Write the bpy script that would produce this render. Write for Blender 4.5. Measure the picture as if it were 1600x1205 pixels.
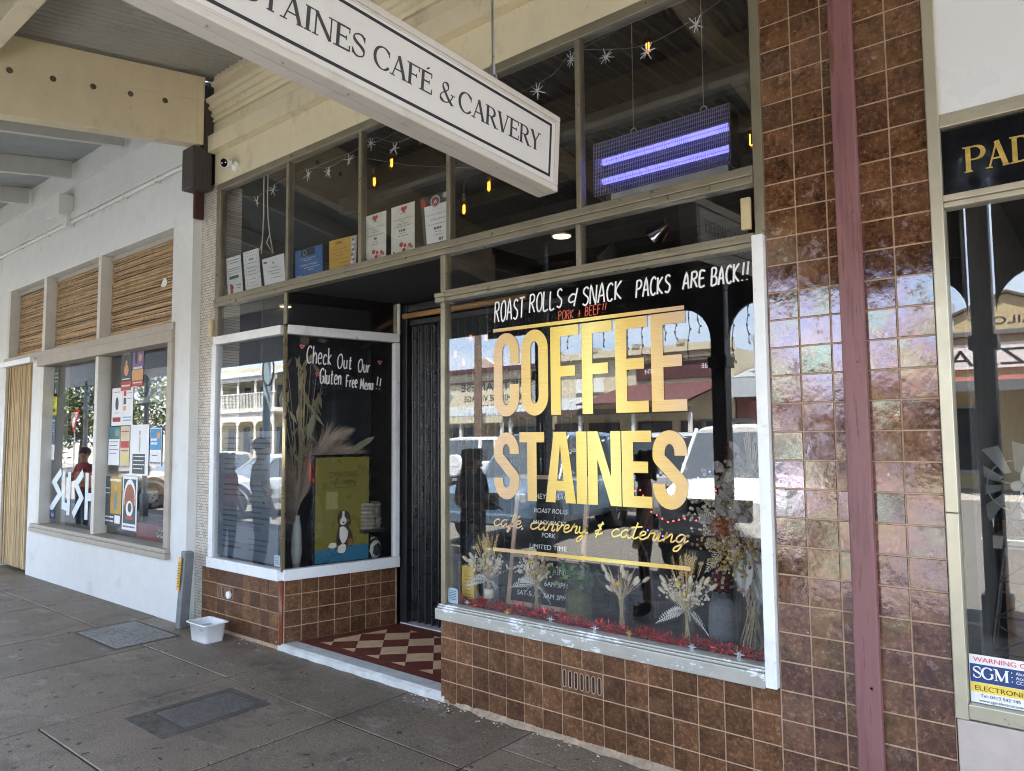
import bpy, math, random
from math import sin, cos, pi, radians
from mathutils import Vector, Matrix
rnd = random.Random(7)
for o in list(bpy.data.objects): bpy.data.objects.remove(o)
SC = bpy.context.scene
COL = SC.collection
# ------------------------------------------------------------------ camera
CAM = Vector((0.0, -3.643, 1.788))
YAW, PITCH, ROLL, FPX = radians(39.4915), radians(4.033), radians(-0.4751), 1143.8
cd = bpy.data.cameras.new('camera')
cam = bpy.data.objects.new('camera', cd); COL.objects.link(cam)
fw = Vector((-sin(YAW)*cos(PITCH), cos(YAW)*cos(PITCH), sin(PITCH)))
rt = fw.cross(Vector((0, 0, 1))).normalized(); up = rt.cross(fw)
rt, up = cos(ROLL)*rt + sin(ROLL)*up, -sin(ROLL)*rt + cos(ROLL)*up
m = Matrix((rt, up, -fw)).transposed().to_4x4(); m.translation = CAM
cam.matrix_world = m
cd.sensor_fit = 'HORIZONTAL'; cd.sensor_width = 36.0; cd.lens = FPX/1600*36.0
cd.clip_start = 0.02; cd.clip_end = 3000
SC.camera = cam
# ------------------------------------------------------------------ light
SUN_EL, SUN_DIR = radians(70), Vector((0.45, 0.62, 0.0)).normalized()   # the sun stands behind the shops
w = bpy.data.worlds.new('World'); SC.world = w; w.use_nodes = True
nt = w.node_tree; bg = nt.nodes['Background']
sky = nt.nodes.new('ShaderNodeTexSky'); sky.sky_type = 'NISHITA'; sky.sun_disc = False
sky.sun_elevation = SUN_EL; sky.sun_rotation = math.atan2(SUN_DIR.x, SUN_DIR.y)
sky.air_density = 1.0; sky.dust_density = 1.5; sky.ozone_density = 1.0
# pale summer haze low in the sky with soft cloud streaks, clear blue higher up
tcw = nt.nodes.new('ShaderNodeTexCoord'); sxw = nt.nodes.new('ShaderNodeSeparateXYZ'); nt.links.new(tcw.outputs['Generated'], sxw.inputs[0])
mr = nt.nodes.new('ShaderNodeMapRange'); mr.interpolation_type = 'SMOOTHSTEP'; nt.links.new(sxw.outputs[2], mr.inputs[0])
for i_, v_ in ((1, .0), (2, .75), (3, .92), (4, .25)): mr.inputs[i_].default_value = v_
mpw = nt.nodes.new('ShaderNodeMapping'); mpw.inputs['Scale'].default_value = (1.2, 1.2, 5); nt.links.new(tcw.outputs['Generated'], mpw.inputs[0])
nzw = nt.nodes.new('ShaderNodeTexNoise'); nzw.inputs['Scale'].default_value = 3; nzw.inputs['Detail'].default_value = 7; nt.links.new(mpw.outputs[0], nzw.inputs['Vector'])
crw = nt.nodes.new('ShaderNodeValToRGB'); nt.links.new(nzw.outputs['Fac'], crw.inputs[0]); e_ = crw.color_ramp.elements
e_[0].position = .42; e_[0].color = (3.1, 3.9, 5.3, 1); e_[1].position = .66; e_[1].color = (5.2, 5.5, 5.9, 1)
mxw = nt.nodes.new('ShaderNodeMix'); mxw.data_type = 'RGBA'; nt.links.new(mr.outputs[0], mxw.inputs[0]); nt.links.new(sky.outputs[0], mxw.inputs[6]); nt.links.new(crw.outputs[0], mxw.inputs[7])
nt.links.new(mxw.outputs[2], bg.inputs[0]); bg.inputs[1].default_value = 0.11
sl = bpy.data.lights.new('sun', 'SUN'); sl.energy = 5.0; sl.angle = radians(0.5); sl.color = (1, 0.95, 0.87)
so = bpy.data.objects.new('sun', sl); COL.objects.link(so)
sv = Vector((SUN_DIR.x*cos(SUN_EL), SUN_DIR.y*cos(SUN_EL), sin(SUN_EL)))
so.rotation_euler = (-sv).to_track_quat('-Z', 'Y').to_euler(); so.location = (0, 0, 30)
SC.view_settings.view_transform = 'Standard'; SC.view_settings.look = 'None'
SC.view_settings.exposure = 3.65; SC.view_settings.gamma = 1
cy = SC.cycles
cy.use_denoising = True; cy.transparent_max_bounces = 32; cy.max_bounces = 10
cy.diffuse_bounces = 5; cy.glossy_bounces = 5; cy.caustics_reflective = False; cy.caustics_refractive = False
cy.sample_clamp_indirect = 6.0; cy.filter_width = 1.05
# ------------------------------------------------------------------ materials
def newmat(name):
    m = bpy.data.materials.new(name); m.use_nodes = True
    return m, m.node_tree, m.node_tree.nodes['Principled BSDF']
def N(nt, t, **k):
    n = nt.nodes.new(t)
    for a, v in k.items(): setattr(n, a, v)
    return n
def L(nt, a, b): nt.links.new(a, b)
def coords(nt, scale=(1, 1, 1)):
    tc = N(nt, 'ShaderNodeTexCoord'); mp = N(nt, 'ShaderNodeMapping')
    mp.inputs['Scale'].default_value = scale; L(nt, tc.outputs['Object'], mp.inputs[0])
    return mp.outputs[0]
def noise(nt, co, scale, detail=5, rough=.6):
    n = N(nt, 'ShaderNodeTexNoise'); n.inputs['Scale'].default_value = scale
    n.inputs['Detail'].default_value = detail; n.inputs['Roughness'].default_value = rough
    L(nt, co, n.inputs['Vector']); return n.outputs['Fac']
def ramp(nt, fac, stops):
    r = N(nt, 'ShaderNodeValToRGB'); e = r.color_ramp.elements
    while len(e) < len(stops): e.new(.5)
    for i, (p, c) in enumerate(stops):
        e[i].position = p; e[i].color = (*c, 1) if len(c) == 3 else c
    L(nt, fac, r.inputs[0]); return r.outputs[0]
def mixc(nt, fac, a, b, mode='MIX'):
    x = N(nt, 'ShaderNodeMix', data_type='RGBA', blend_type=mode)
    for i, v in ((0, fac), (6, a), (7, b)):
        if hasattr(v, 'is_linked'): L(nt, v, x.inputs[i])
        else: x.inputs[i].default_value = v if not isinstance(v, tuple) else (*v, 1)
    return x.outputs[2]
def mth(nt, op, a, b=None):
    x = N(nt, 'ShaderNodeMath', operation=op)
    for i, v in enumerate((a, b)):
        if v is None: continue
        if hasattr(v, 'is_linked'): L(nt, v, x.inputs[i])
        else: x.inputs[i].default_value = v
    return x.outputs[0]
MATS = {}
def P(name, col, rough=.6, metal=0., var=.14, scale=6., grain=(1, 1, 1), bump=.0, bscale=60., island=0., dirt=None, dirtscale=3., dirtamt=.5,
      chips=None, chipscale=14., chipamt=.62, emit=None, estr=1., spec=None, ior=None):
    """one painted, plastic, timber, metal ... surface with uneven tone, optional stains and chips"""
    if name in MATS: return MATS[name]
    m, nt, b = newmat(name); co = coords(nt, grain)
    n = noise(nt, co, scale)
    c = ramp(nt, n, [(.3, tuple(max(0, x*(1-var)) for x in col)), (.7, tuple(x*(1+var) for x in col))])
    if island:
        g = N(nt, 'ShaderNodeNewGeometry')
        r = ramp(nt, g.outputs['Random Per Island'], [(0, (1-island,)*3), (1, (1+island,)*3)])
        c = mixc(nt, 1.0, c, r, 'MULTIPLY')
    if dirt:
        d = ramp(nt, noise(nt, co, dirtscale, 8, .7), [(dirtamt, (0, 0, 0)), (min(1, dirtamt+.22), (1, 1, 1))])
        c = mixc(nt, d, c, dirt)
    if chips:
        d = ramp(nt, noise(nt, co, chipscale, 10, .72), [(chipamt, (0, 0, 0)), (chipamt+.02, (1, 1, 1))])
        c = mixc(nt, d, c, chips)
    L(nt, c, b.inputs['Base Color'])
    b.inputs['Metallic'].default_value = metal
    rr = ramp(nt, noise(nt, co, scale*2.3), [(.3, (max(.02, rough-.08),)*3), (.7, (min(1, rough+.1),)*3)])
    L(nt, rr, b.inputs['Roughness'])
    if ior: b.inputs['IOR'].default_value = ior
    if spec is not None: b.inputs['Specular IOR Level'].default_value = spec
    if bump:
        bp = N(nt, 'ShaderNodeBump'); bp.inputs['Strength'].default_value = bump; bp.inputs['Distance'].default_value = .01
        L(nt, noise(nt, co, bscale, 6), bp.inputs['Height']); L(nt, bp.outputs[0], b.inputs['Normal'])
    if emit:
        b.inputs['Emission Color'].default_value = (*emit, 1); b.inputs['Emission Strength'].default_value = estr
    MATS[name] = m; return m
def schlick(nt, f0):
    g = N(nt, 'ShaderNodeNewGeometry'); d = N(nt, 'ShaderNodeVectorMath', operation='DOT_PRODUCT')
    L(nt, g.outputs['Incoming'], d.inputs[0]); L(nt, g.outputs['Normal'], d.inputs[1])
    x = mth(nt, 'SUBTRACT', 1.0, mth(nt, 'ABSOLUTE', d.outputs['Value']))
    x = mth(nt, 'POWER', x, 5.0)
    return mth(nt, 'ADD', mth(nt, 'MULTIPLY', x, 1-f0), f0)
def glass(name, tint=(.94, .95, .95), f0=.065, rough=0.0, dust=.006):
    if name in MATS: return MATS[name]
    m, nt, b = newmat(name); nt.nodes.remove(b)
    out = [n for n in nt.nodes if n.type == 'OUTPUT_MATERIAL'][0]
    t = N(nt, 'ShaderNodeBsdfTransparent'); t.inputs[0].default_value = (*tint, 1)
    g = N(nt, 'ShaderNodeBsdfGlossy'); g.inputs['Roughness'].default_value = rough; g.inputs['Color'].default_value = (1, 1, 1, 1)
    mx = N(nt, 'ShaderNodeMixShader'); L(nt, schlick(nt, f0), mx.inputs[0]); L(nt, t.outputs[0], mx.inputs[1]); L(nt, g.outputs[0], mx.inputs[2])
    df = N(nt, 'ShaderNodeBsdfDiffuse'); df.inputs[0].default_value = (.6, .58, .54, 1)
    co = coords(nt)
    du = ramp(nt, noise(nt, co, 9, 8, .75), [(.45, (dust*.3,)*3), (.7, (dust*2,)*3)])
    sp = ramp(nt, noise(nt, co, 160, 3, .5), [(.70, (0,)*3), (.735, (.35,)*3)])
    mx2 = N(nt, 'ShaderNodeMixShader'); L(nt, mth(nt, 'MAXIMUM', du, mth(nt, 'MULTIPLY', sp, dust*12)), mx2.inputs[0])
    L(nt, mx.outputs[0], mx2.inputs[1]); L(nt, df.outputs[0], mx2.inputs[2]); L(nt, mx2.outputs[0], out.inputs[0])
    MATS[name] = m; return m
def tilemat(name, irid=False):
    if name in MATS: return MATS[name]
    m, nt, b = newmat(name); co = coords(nt); g = N(nt, 'ShaderNodeNewGeometry'); isl = g.outputs['Random Per Island']
    off = N(nt, 'ShaderNodeVectorMath', operation='ADD'); cb = N(nt, 'ShaderNodeCombineXYZ')
    for i in range(3): L(nt, mth(nt, 'MULTIPLY', isl, 31.0+i*17), cb.inputs[i])
    L(nt, co, off.inputs[0]); L(nt, cb.outputs[0], off.inputs[1]); co2 = off.outputs[0]
    n1 = noise(nt, co2, 8, 6, .66); n2 = noise(nt, co2, 48, 8, .78)
    c = ramp(nt, n1, [(.34, (.034, .0155, .0085)), (.47, (.082, .038, .019)), (.58, (.138, .068, .034)), (.70, (.21, .118, .062))])
    c = mixc(nt, .45, c, ramp(nt, n2, [(.38, (.035, .015, .007)), (.52, (.115, .053, .024)), (.66, (.38, .23, .125))]))
    c = mixc(nt, 1.0, c, ramp(nt, isl, [(0, (.72, .68, .66)), (.5, (1.0, .96, .93)), (1, (1.35, 1.33, 1.28))]), 'MULTIPLY')
    ch = ramp(nt, noise(nt, co2, 34, 3, .5), [(.755, (0, 0, 0)), (.765, (1, 1, 1))]); c = mixc(nt, ch, c, (.5, .42, .33))
    L(nt, c, b.inputs['Base Color'])
    b.inputs['Roughness'].default_value = .30; b.inputs['Specular IOR Level'].default_value = .42
    bs_ = .3
    if irid:
        b.inputs['IOR'].default_value = 2.1; b.inputs['Specular IOR Level'].default_value = .5; bs_ = .16
        lus = ramp(nt, noise(nt, co2, 3.2, 3, .5), [(.32, (.80, .95, 1)), (.42, (.86, .80, 1)), (.52, (1, .84, .92)), (.60, (1, .95, .80)), (.70, (.80, 1, .90))])
        L(nt, lus, b.inputs['Specular Tint'])
        rr = ramp(nt, noise(nt, co2, 13, 9, .75), [(.44, (.05,)*3), (.56, (.12,)*3), (.64, (.42,)*3)]); L(nt, rr, b.inputs['Roughness'])
    bp = N(nt, 'ShaderNodeBump'); bp.inputs['Strength'].default_value = bs_; bp.inputs['Distance'].default_value = .004
    L(nt, mth(nt, 'ADD', noise(nt, co2, 26, 4), mth(nt, 'MULTIPLY', noise(nt, co2, 9, 2), 1.6)), bp.inputs['Height'])
    L(nt, bp.outputs[0], b.inputs['Normal'])
    MATS[name] = m; return m
# ------------------------------------------------------------------ mesh builder
class MB:
    def __init__(s): s.v = []; s.f = []; s.mi = []; s.k = 0
    def face(s, pts, k=None):
        i = len(s.v); s.v += [tuple(p) for p in pts]; s.f.append(tuple(range(i, i+len(pts)))); s.mi.append(s.k if k is None else k)
    def idx(s, verts, faces):
        i = len(s.v); s.v += [tuple(p) for p in verts]
        for f in faces: s.f.append(tuple(i+j for j in f)); s.mi.append(s.k)
    def box(s, x0, x1, y0, y1, z0, z1):
        s.idx([(x0, y0, z0), (x1, y0, z0), (x1, y1, z0), (x0, y1, z0), (x0, y0, z1), (x1, y0, z1), (x1, y1, z1), (x0, y1, z1)],
              [(0, 3, 2, 1), (4, 5, 6, 7), (0, 1, 5, 4), (1, 2, 6, 5), (2, 3, 7, 6), (3, 0, 4, 7)])
    def obox(s, c, ax, ay, az):          # centre and three half-axis vectors
        c, ax, ay, az = Vector(c), Vector(ax), Vector(ay), Vector(az)
        vs = [c+a*ax+b*ay+d*az for d in (-1, 1) for a, b in ((-1, -1), (1, -1), (1, 1), (-1, 1))]
        s.idx(vs, [(0, 3, 2, 1), (4, 5, 6, 7), (0, 1, 5, 4), (1, 2, 6, 5), (2, 3, 7, 6), (3, 0, 4, 7)])
    def bar(s, p, q, a, b, upv=(0, 0, 1)):   # a beam p..q of width a, height b
        p, q = Vector(p), Vector(q); d = (q-p); u = d.cross(Vector(upv)).normalized(); v = u.cross(d).normalized()
        s.obox((p+q)/2, d/2, u*a/2, v*b/2)
    def tube(s, pts, r, n=8, caps=True):
        pts = [Vector(p) for p in pts]; rs = r if isinstance(r, (list, tuple)) else [r]*len(pts)
        vs = []; ref = None
        for i, p in enumerate(pts):
            d = (pts[min(i+1, len(pts)-1)]-pts[max(i-1, 0)])
            if d.length < 1e-9: d = Vector((0, 0, 1))
            d.normalize()
            if ref is None:
                ref = d.cross(Vector((0, 0, 1)) if abs(d.z) < .9 else Vector((1, 0, 0))).normalized()
            ref = (ref-d*ref.dot(d)).normalized(); bi = d.cross(ref)
            vs += [p+rs[i]*(cos(2*pi*k/n)*ref+sin(2*pi*k/n)*bi) for k in range(n)]
        fs = [(i*n+k, i*n+(k+1) % n, (i+1)*n+(k+1) % n, (i+1)*n+k) for i in range(len(pts)-1) for k in range(n)]
        if caps: fs += [tuple(range(n-1, -1, -1)), tuple((len(pts)-1)*n+k for k in range(n))]
        s.idx(vs, fs)
    def lathe(s, c, prof, n=20):
        c = Vector(c); vs = [c+Vector((r*cos(2*pi*k/n), r*sin(2*pi*k/n), z)) for r, z in prof for k in range(n)]
        fs = [(i*n+k, i*n+(k+1) % n, (i+1)*n+(k+1) % n, (i+1)*n+k) for i in range(len(prof)-1) for k in range(n)]
        fs += [tuple(range(n-1, -1, -1)), tuple((len(prof)-1)*n+k for k in range(n))]
        s.idx(vs, fs)
    def ball(s, c, r, n=8, ax=None):
        c = Vector(c); r = r if isinstance(r, (tuple, list)) else (r, r, r)
        R = ax.to_matrix() if ax is not None else None; h = max(3, n//2); vs = []; fs = []
        for i in range(h+1):
            t = pi*i/h
            for k in range(n):
                p = Vector((r[0]*sin(t)*cos(2*pi*k/n), r[1]*sin(t)*sin(2*pi*k/n), r[2]*cos(t)))
                vs.append(c+(R @ p if R is not None else p))
        for i in range(h):
            for k in range(n): fs.append((i*n+k, (i+1)*n+k, (i+1)*n+(k+1) % n, i*n+(k+1) % n))
        s.idx(vs, fs)
    def prism(s, poly, fr, d0, d1):      # polygon in a frame, extruded from d0 to d1
        A = [fr(u, v, d0) for u, v in poly]; B = [fr(u, v, d1) for u, v in poly]; n = len(poly); i = len(s.v)
        s.v += [tuple(p) for p in A+B]
        s.f += [tuple(i+j for j in range(n-1, -1, -1)), tuple(i+n+j for j in range(n))]; s.mi += [s.k]*2
        for j in range(n): s.f.append((i+j, i+(j+1) % n, i+n+(j+1) % n, i+n+j)); s.mi.append(s.k)
    def strip(s, pts, wd, fr, d0, d1, closed=False):   # a stroke of given width in a frame
        pts = [Vector((p[0], p[1])) for p in pts]; n = len(pts); ws = wd if isinstance(wd, (list, tuple)) else [wd]*n
        Ls, Rs = [], []
        for i, p in enumerate(pts):
            a = pts[i-1] if (i > 0 or closed) else None; b = pts[(i+1) % n] if (i < n-1 or closed) else None
            t1 = (p-a) if a is not None else (b-p); t2 = (b-p) if b is not None else (p-a)
            t1 = t1.normalized() if t1.length > 1e-9 else t2.normalized(); t2 = t2.normalized() if t2.length > 1e-9 else t1
            t = t1+t2; t = t.normalized() if t.length > 1e-6 else t1
            k = 1/max(.45, t.dot(t1)); nn = Vector((-t.y, t.x))*ws[i]/2*k
            Ls.append(p+nn); Rs.append(p-nn)
        m = n if closed else n-1
        for i in range(m):
            j = (i+1) % n
            q = [Ls[i], Rs[i], Rs[j], Ls[j]]
            s.face([fr(a.x, a.y, d1) for a in q])
            s.face([fr(Rs[i].x, Rs[i].y, d0), fr(Rs[j].x, Rs[j].y, d0), fr(Rs[j].x, Rs[j].y, d1), fr(Rs[i].x, Rs[i].y, d1)])
            s.face([fr(Ls[j].x, Ls[j].y, d0), fr(Ls[i].x, Ls[i].y, d0), fr(Ls[i].x, Ls[i].y, d1), fr(Ls[j].x, Ls[j].y, d1)])
    def build(s, name, mats, parent=None, smooth=False, bevel=0., seg=2):
        off = Vector((0, 0, 0)); q = parent
        while q is not None: off += q.location; q = q.parent
        me = bpy.data.meshes.new(name); me.from_pydata([(v[0]-off.x, v[1]-off.y, v[2]-off.z) for v in s.v], [], s.f)
        for m in (mats if isinstance(mats, (list, tuple)) else [mats]): me.materials.append(m)
        me.polygons.foreach_set('material_index', s.mi)
        if smooth: me.polygons.foreach_set('use_smooth', [True]*len(s.f))
        me.update()
        o = bpy.data.objects.new(name, me); COL.objects.link(o); o.parent = parent
        if bevel:
            b = o.modifiers.new('bevel', 'BEVEL'); b.width = bevel; b.segments = seg; b.limit_method = 'ANGLE'; b.angle_limit = radians(40)
        return o
def tag(o, label=None, cat=None, group=None, kind=None):
    if label: o['label'] = label
    if cat: o['category'] = cat
    if group: o['group'] = group
    if kind: o['kind'] = kind
    return o
def thing(name, label, cat, loc=(0, 0, 0), group=None):
    o = bpy.data.objects.new(name, None); COL.objects.link(o); o.location = loc; o.empty_display_size = .1
    return tag(o, label, cat, group)
def kids(o): return [c for c in bpy.data.objects if c.parent == o]
def copy_tree(o, parent=None):
    c = o.copy(); COL.objects.link(c); c.parent = parent
    for ch in kids(o): copy_tree(ch, c)
    return c
def frame(o, U, V):
    o, U, V = Vector(o), Vector(U).normalized(), Vector(V).normalized(); Nn = U.cross(V)
    return lambda u, v, d=0: o+U*u+V*v+Nn*d
def front(x, z, y): return frame((x, y, z), (1, 0, 0), (0, 0, 1))       # faces the street (-Y)
def text(mb, body, fr, size, align='LEFT', d0=0., d1=.001, width=None):
    cu = bpy.data.curves.new('t', 'FONT'); cu.body = body; cu.size = size; cu.align_x = align
    ob = bpy.data.objects.new('t', cu); COL.objects.link(ob)
    dg = bpy.context.evaluated_depsgraph_get(); me = bpy.data.meshes.new_from_object(ob.evaluated_get(dg))
    xs = [v.co.x for v in me.vertices] or [0]; k = 1.0
    if width: k = width/max(1e-6, max(xs)-min(xs))
    i = len(mb.v)
    mb.v += [tuple(fr(v.co.x*k, v.co.y, d1)) for v in me.vertices]
    for p in me.polygons: mb.f.append(tuple(i+j for j in p.vertices)); mb.mi.append(mb.k)
    bpy.data.objects.remove(ob); bpy.data.curves.remove(cu); bpy.data.meshes.remove(me)
def smoothpath(pts, n=5):
    P_ = [Vector((p[0], p[1])) for p in pts]; out = []
    for i in range(len(P_)-1):
        a, b, c, d = P_[max(0, i-1)], P_[i], P_[i+1], P_[min(len(P_)-1, i+2)]
        for k in range(n):
            t = k/n; out.append(.5*((2*b)+(c-a)*t+(2*a-5*b+4*c-d)*t*t+(3*b-a-3*c+d)*t**3))
    out.append(P_[-1]); return out
def arc(cx, cy, rx, ry, a0, a1, n=10):
    return [(cx+rx*cos(radians(a0+(a1-a0)*i/n)), cy+ry*sin(radians(a0+(a1-a0)*i/n))) for i in range(n+1)]
# ------------------------------------------------------------------ lettering: own stroke alphabets
HAND = {  # felt pen capitals and small letters, box 0..6 wide, 0..10 high
'R': "0,0 .3,10;.2,9.8 3.5,10 5,8.3 4,6 .3,5.2;2,5.4 5.6,0", 'O': "3,10 .8,8 .2,4.5 1.5,.6 3.6,0 5.6,2.4 5.7,6.5 4.6,9.4 3,10", 'A': "0,0 2.8,10 5.6,0;1,3.6 4.8,3.8",
'S': "5.2,8.8 3.6,10 1.2,9.2 .9,7 3,5.4 5,4 5,1.6 3,0 .4,.9", 'T': "0,9.8 6,10;3,10 2.8,0", 'L': "0,10 .2,0 5,.2", 'N': "0,0 .2,10 4.8,0 5.2,10", 'C': "5.4,8.6 3.6,10 1.2,8.6 .2,4.8 1.4,.9 3.5,0 5.4,1.2",
'K': "0,10 .2,0;5,10 .4,4.8 5.4,0", 'P': "0,0 .2,10;.1,9.8 3.6,10 5.2,8 3.8,5.6 .3,5", 'E': "5,9.8 .2,10 .2,0 5.2,.2;.3,5.2 4.2,5.4", 'B': "0,0 .2,10;.1,10 3.5,9.9 4.6,8 3,5.4 .4,5.2;3,5.4 5.2,3.8 4.6,.9 .2,0", '!': "2.4,10 1.6,3;1.3,.6 1.3,0", '&': "4.4,5.6 2,6.6 .4,4 1.6,1.6 4.2,2.6;4.4,10 3.6,-1", '+': "2.8,8 2.4,0;.4,4 5,4.2",
'h': "0,10 .2,0;.2,3.6 2,6 3.6,5 3.8,0", 'e': "0,3.2 3.8,3.6 3.4,5.8 1.6,6.2 .2,4 .4,1.2 2,0 4,.8", 'c': "3.8,5 2,6.2 .3,4 .5,1.2 2,0 3.8,1", 'k': "0,10 .2,0;3.4,6 .4,3 3.6,0", 'u': "0,6 .2,1.4 1.6,0 3.4,1.4;3.5,6 3.6,0", 't': "1.8,9 1.6,1 2.4,0 3.6,.6;0,6.2 3.6,6.4", 'r': "0,6 .2,0;.2,3.4 1.6,5.8 3.2,5.8", 'l': "0,10 .4,0", 'n': "0,6 .2,0;.2,3.8 1.8,6 3.4,5 3.6,0",
'G': "5.4,8.6 3.4,10 1,8.4 .2,4.8 1.4,.7 3.6,0 5.2,1.6 5.3,4.4 3.2,4.4", 'F': "5,9.8 .2,10 .2,0;.3,5.2 4,5.4", 'M': "0,0 .6,10 3,3 5.4,10 6,0", 'g': "3.6,5.4 1.6,6 .2,3.6 1,.8 3.4,2 3.6,6 3.6,-2.4 2,-3.6 .2,-2.6", 's': "3.4,5.4 1.6,6 .6,4.4 3,2.2 2.4,.2 .2,.6", 'D': "0,0 .2,10 3.4,9 5.4,5 3.6,.8 0,0"}
def hand(mb, body, fr, size, wid, d=.0006, jit=.25, slope=0., wscale=.7, smooth=4, fit=None):
    r = random.Random(len(body)); zz = 0
    nat = sum(size*.42 if c == ' ' else (max(float(p.split(',')[0]) for st in HAND[c].split(';') for p in st.split())*.1*wscale+.15)*size for c in body)-.15*size
    K = fit/nat if fit else 1.; u = 0.
    for ch in body:
        if ch == ' ': u += size*.42*K; continue
        mx = 0; dy = r.uniform(-jit, jit)*.4; kk = r.uniform(.93, 1.06)
        for st in HAND[ch].split(';'):
            pts = [tuple(float(q) for q in p.split(',')) for p in st.split()]
            mx = max(mx, max(p[0] for p in pts))
            pts = [(u+(p[0]*.1*wscale*kk+p[1]*.008)*size*K, slope*u+(p[1]+dy)*.1*size*kk) for p in pts]
            zz += 1
            mb.strip(smoothpath(pts, smooth), wid, fr, 0, d+(zz % 7)*.00012)
        u += (mx*.1*wscale+.15)*size*K
    return u
def block(mb, ch, u0, w, h, t, fr, d0, d1):
    """condensed bold capitals as clean outlines; returns nothing"""
    Q = lambda pts: mb.prism([(u0+a, b) for a, b in pts], fr, d0, d1)
    Sx = lambda pts, closed=False: mb.strip([(u0+a, b) for a, b in pts], t, fr, d0, d1, closed)
    r = w/2-t/2; c = w/2; e = t/2; ry = r*1.25
    if ch == 'C': Sx([(w-e, h*.62)]+arc(c, h-e-ry, r, ry, 0, 180, 14)+arc(c, e+ry, r, ry, 180, 360, 14)+[(w-e, h*.38)])
    elif ch == 'O': Sx(arc(c, h-e-ry, r, ry, 0, 180, 14)+arc(c, e+ry, r, ry, 180, 360, 14), True)
    elif ch == 'F': Q([(0, 0), (t, 0), (t, h*.43), (w*.86, h*.43), (w*.86, h*.43+t*.86), (t, h*.43+t*.86), (t, h-t*.86), (w, h-t*.86), (w, h), (0, h)])
    elif ch == 'E': Q([(0, 0), (w, 0), (w, t*.86), (t, t*.86), (t, h*.45), (w*.88, h*.45), (w*.88, h*.45+t*.86), (t, h*.45+t*.86), (t, h-t*.86), (w, h-t*.86), (w, h), (0, h)])
    elif ch == 'S': Sx([(w-e, h*.68)]+arc(c, h-e-ry, r, ry, 0, 180, 12)+smoothpath([(e, h-e-ry), (e+.02*w, h*.64), (c*.82, h*.54), (c*1.18, h*.45), (w-e-.02*w, h*.35), (w-e, e+ry)], 5)[1:]+arc(c, e+ry, r, ry, 0, -180, 12)[1:]+[(e, h*.32)])
    elif ch == 'T': Q([(c-e, 0), (c+e, 0), (c+e, h-t*.86), (w, h-t*.86), (w, h), (0, h), (0, h-t*.86), (c-e, h-t*.86)])
    elif ch == 'I': Q([(0, 0), (t, 0), (t, h), (0, h)])
    elif ch == 'N': Q([(0, 0), (t*.9, 0), (t*.9, h*.62), (w-t*.95, 0), (w, 0), (w, h), (w-t*.9, h), (w-t*.9, h*.38), (t*.95, h), (0, h)])
    elif ch == 'A':
        yi = h*.82; xi = lambda y: t+(c-t)*y/yi
        Q([(0, 0), (t, 0), (c, yi), (c, h), (c-t*.62, h)]); Q([(w, 0), (c+t*.62, h), (c, h), (c, yi), (w-t, 0)])
        y0, y1 = h*.17, h*.17+t*.8; Q([(xi(y0), y0), (w-xi(y0), y0), (w-xi(y1), y1), (xi(y1), y1)])
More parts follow.
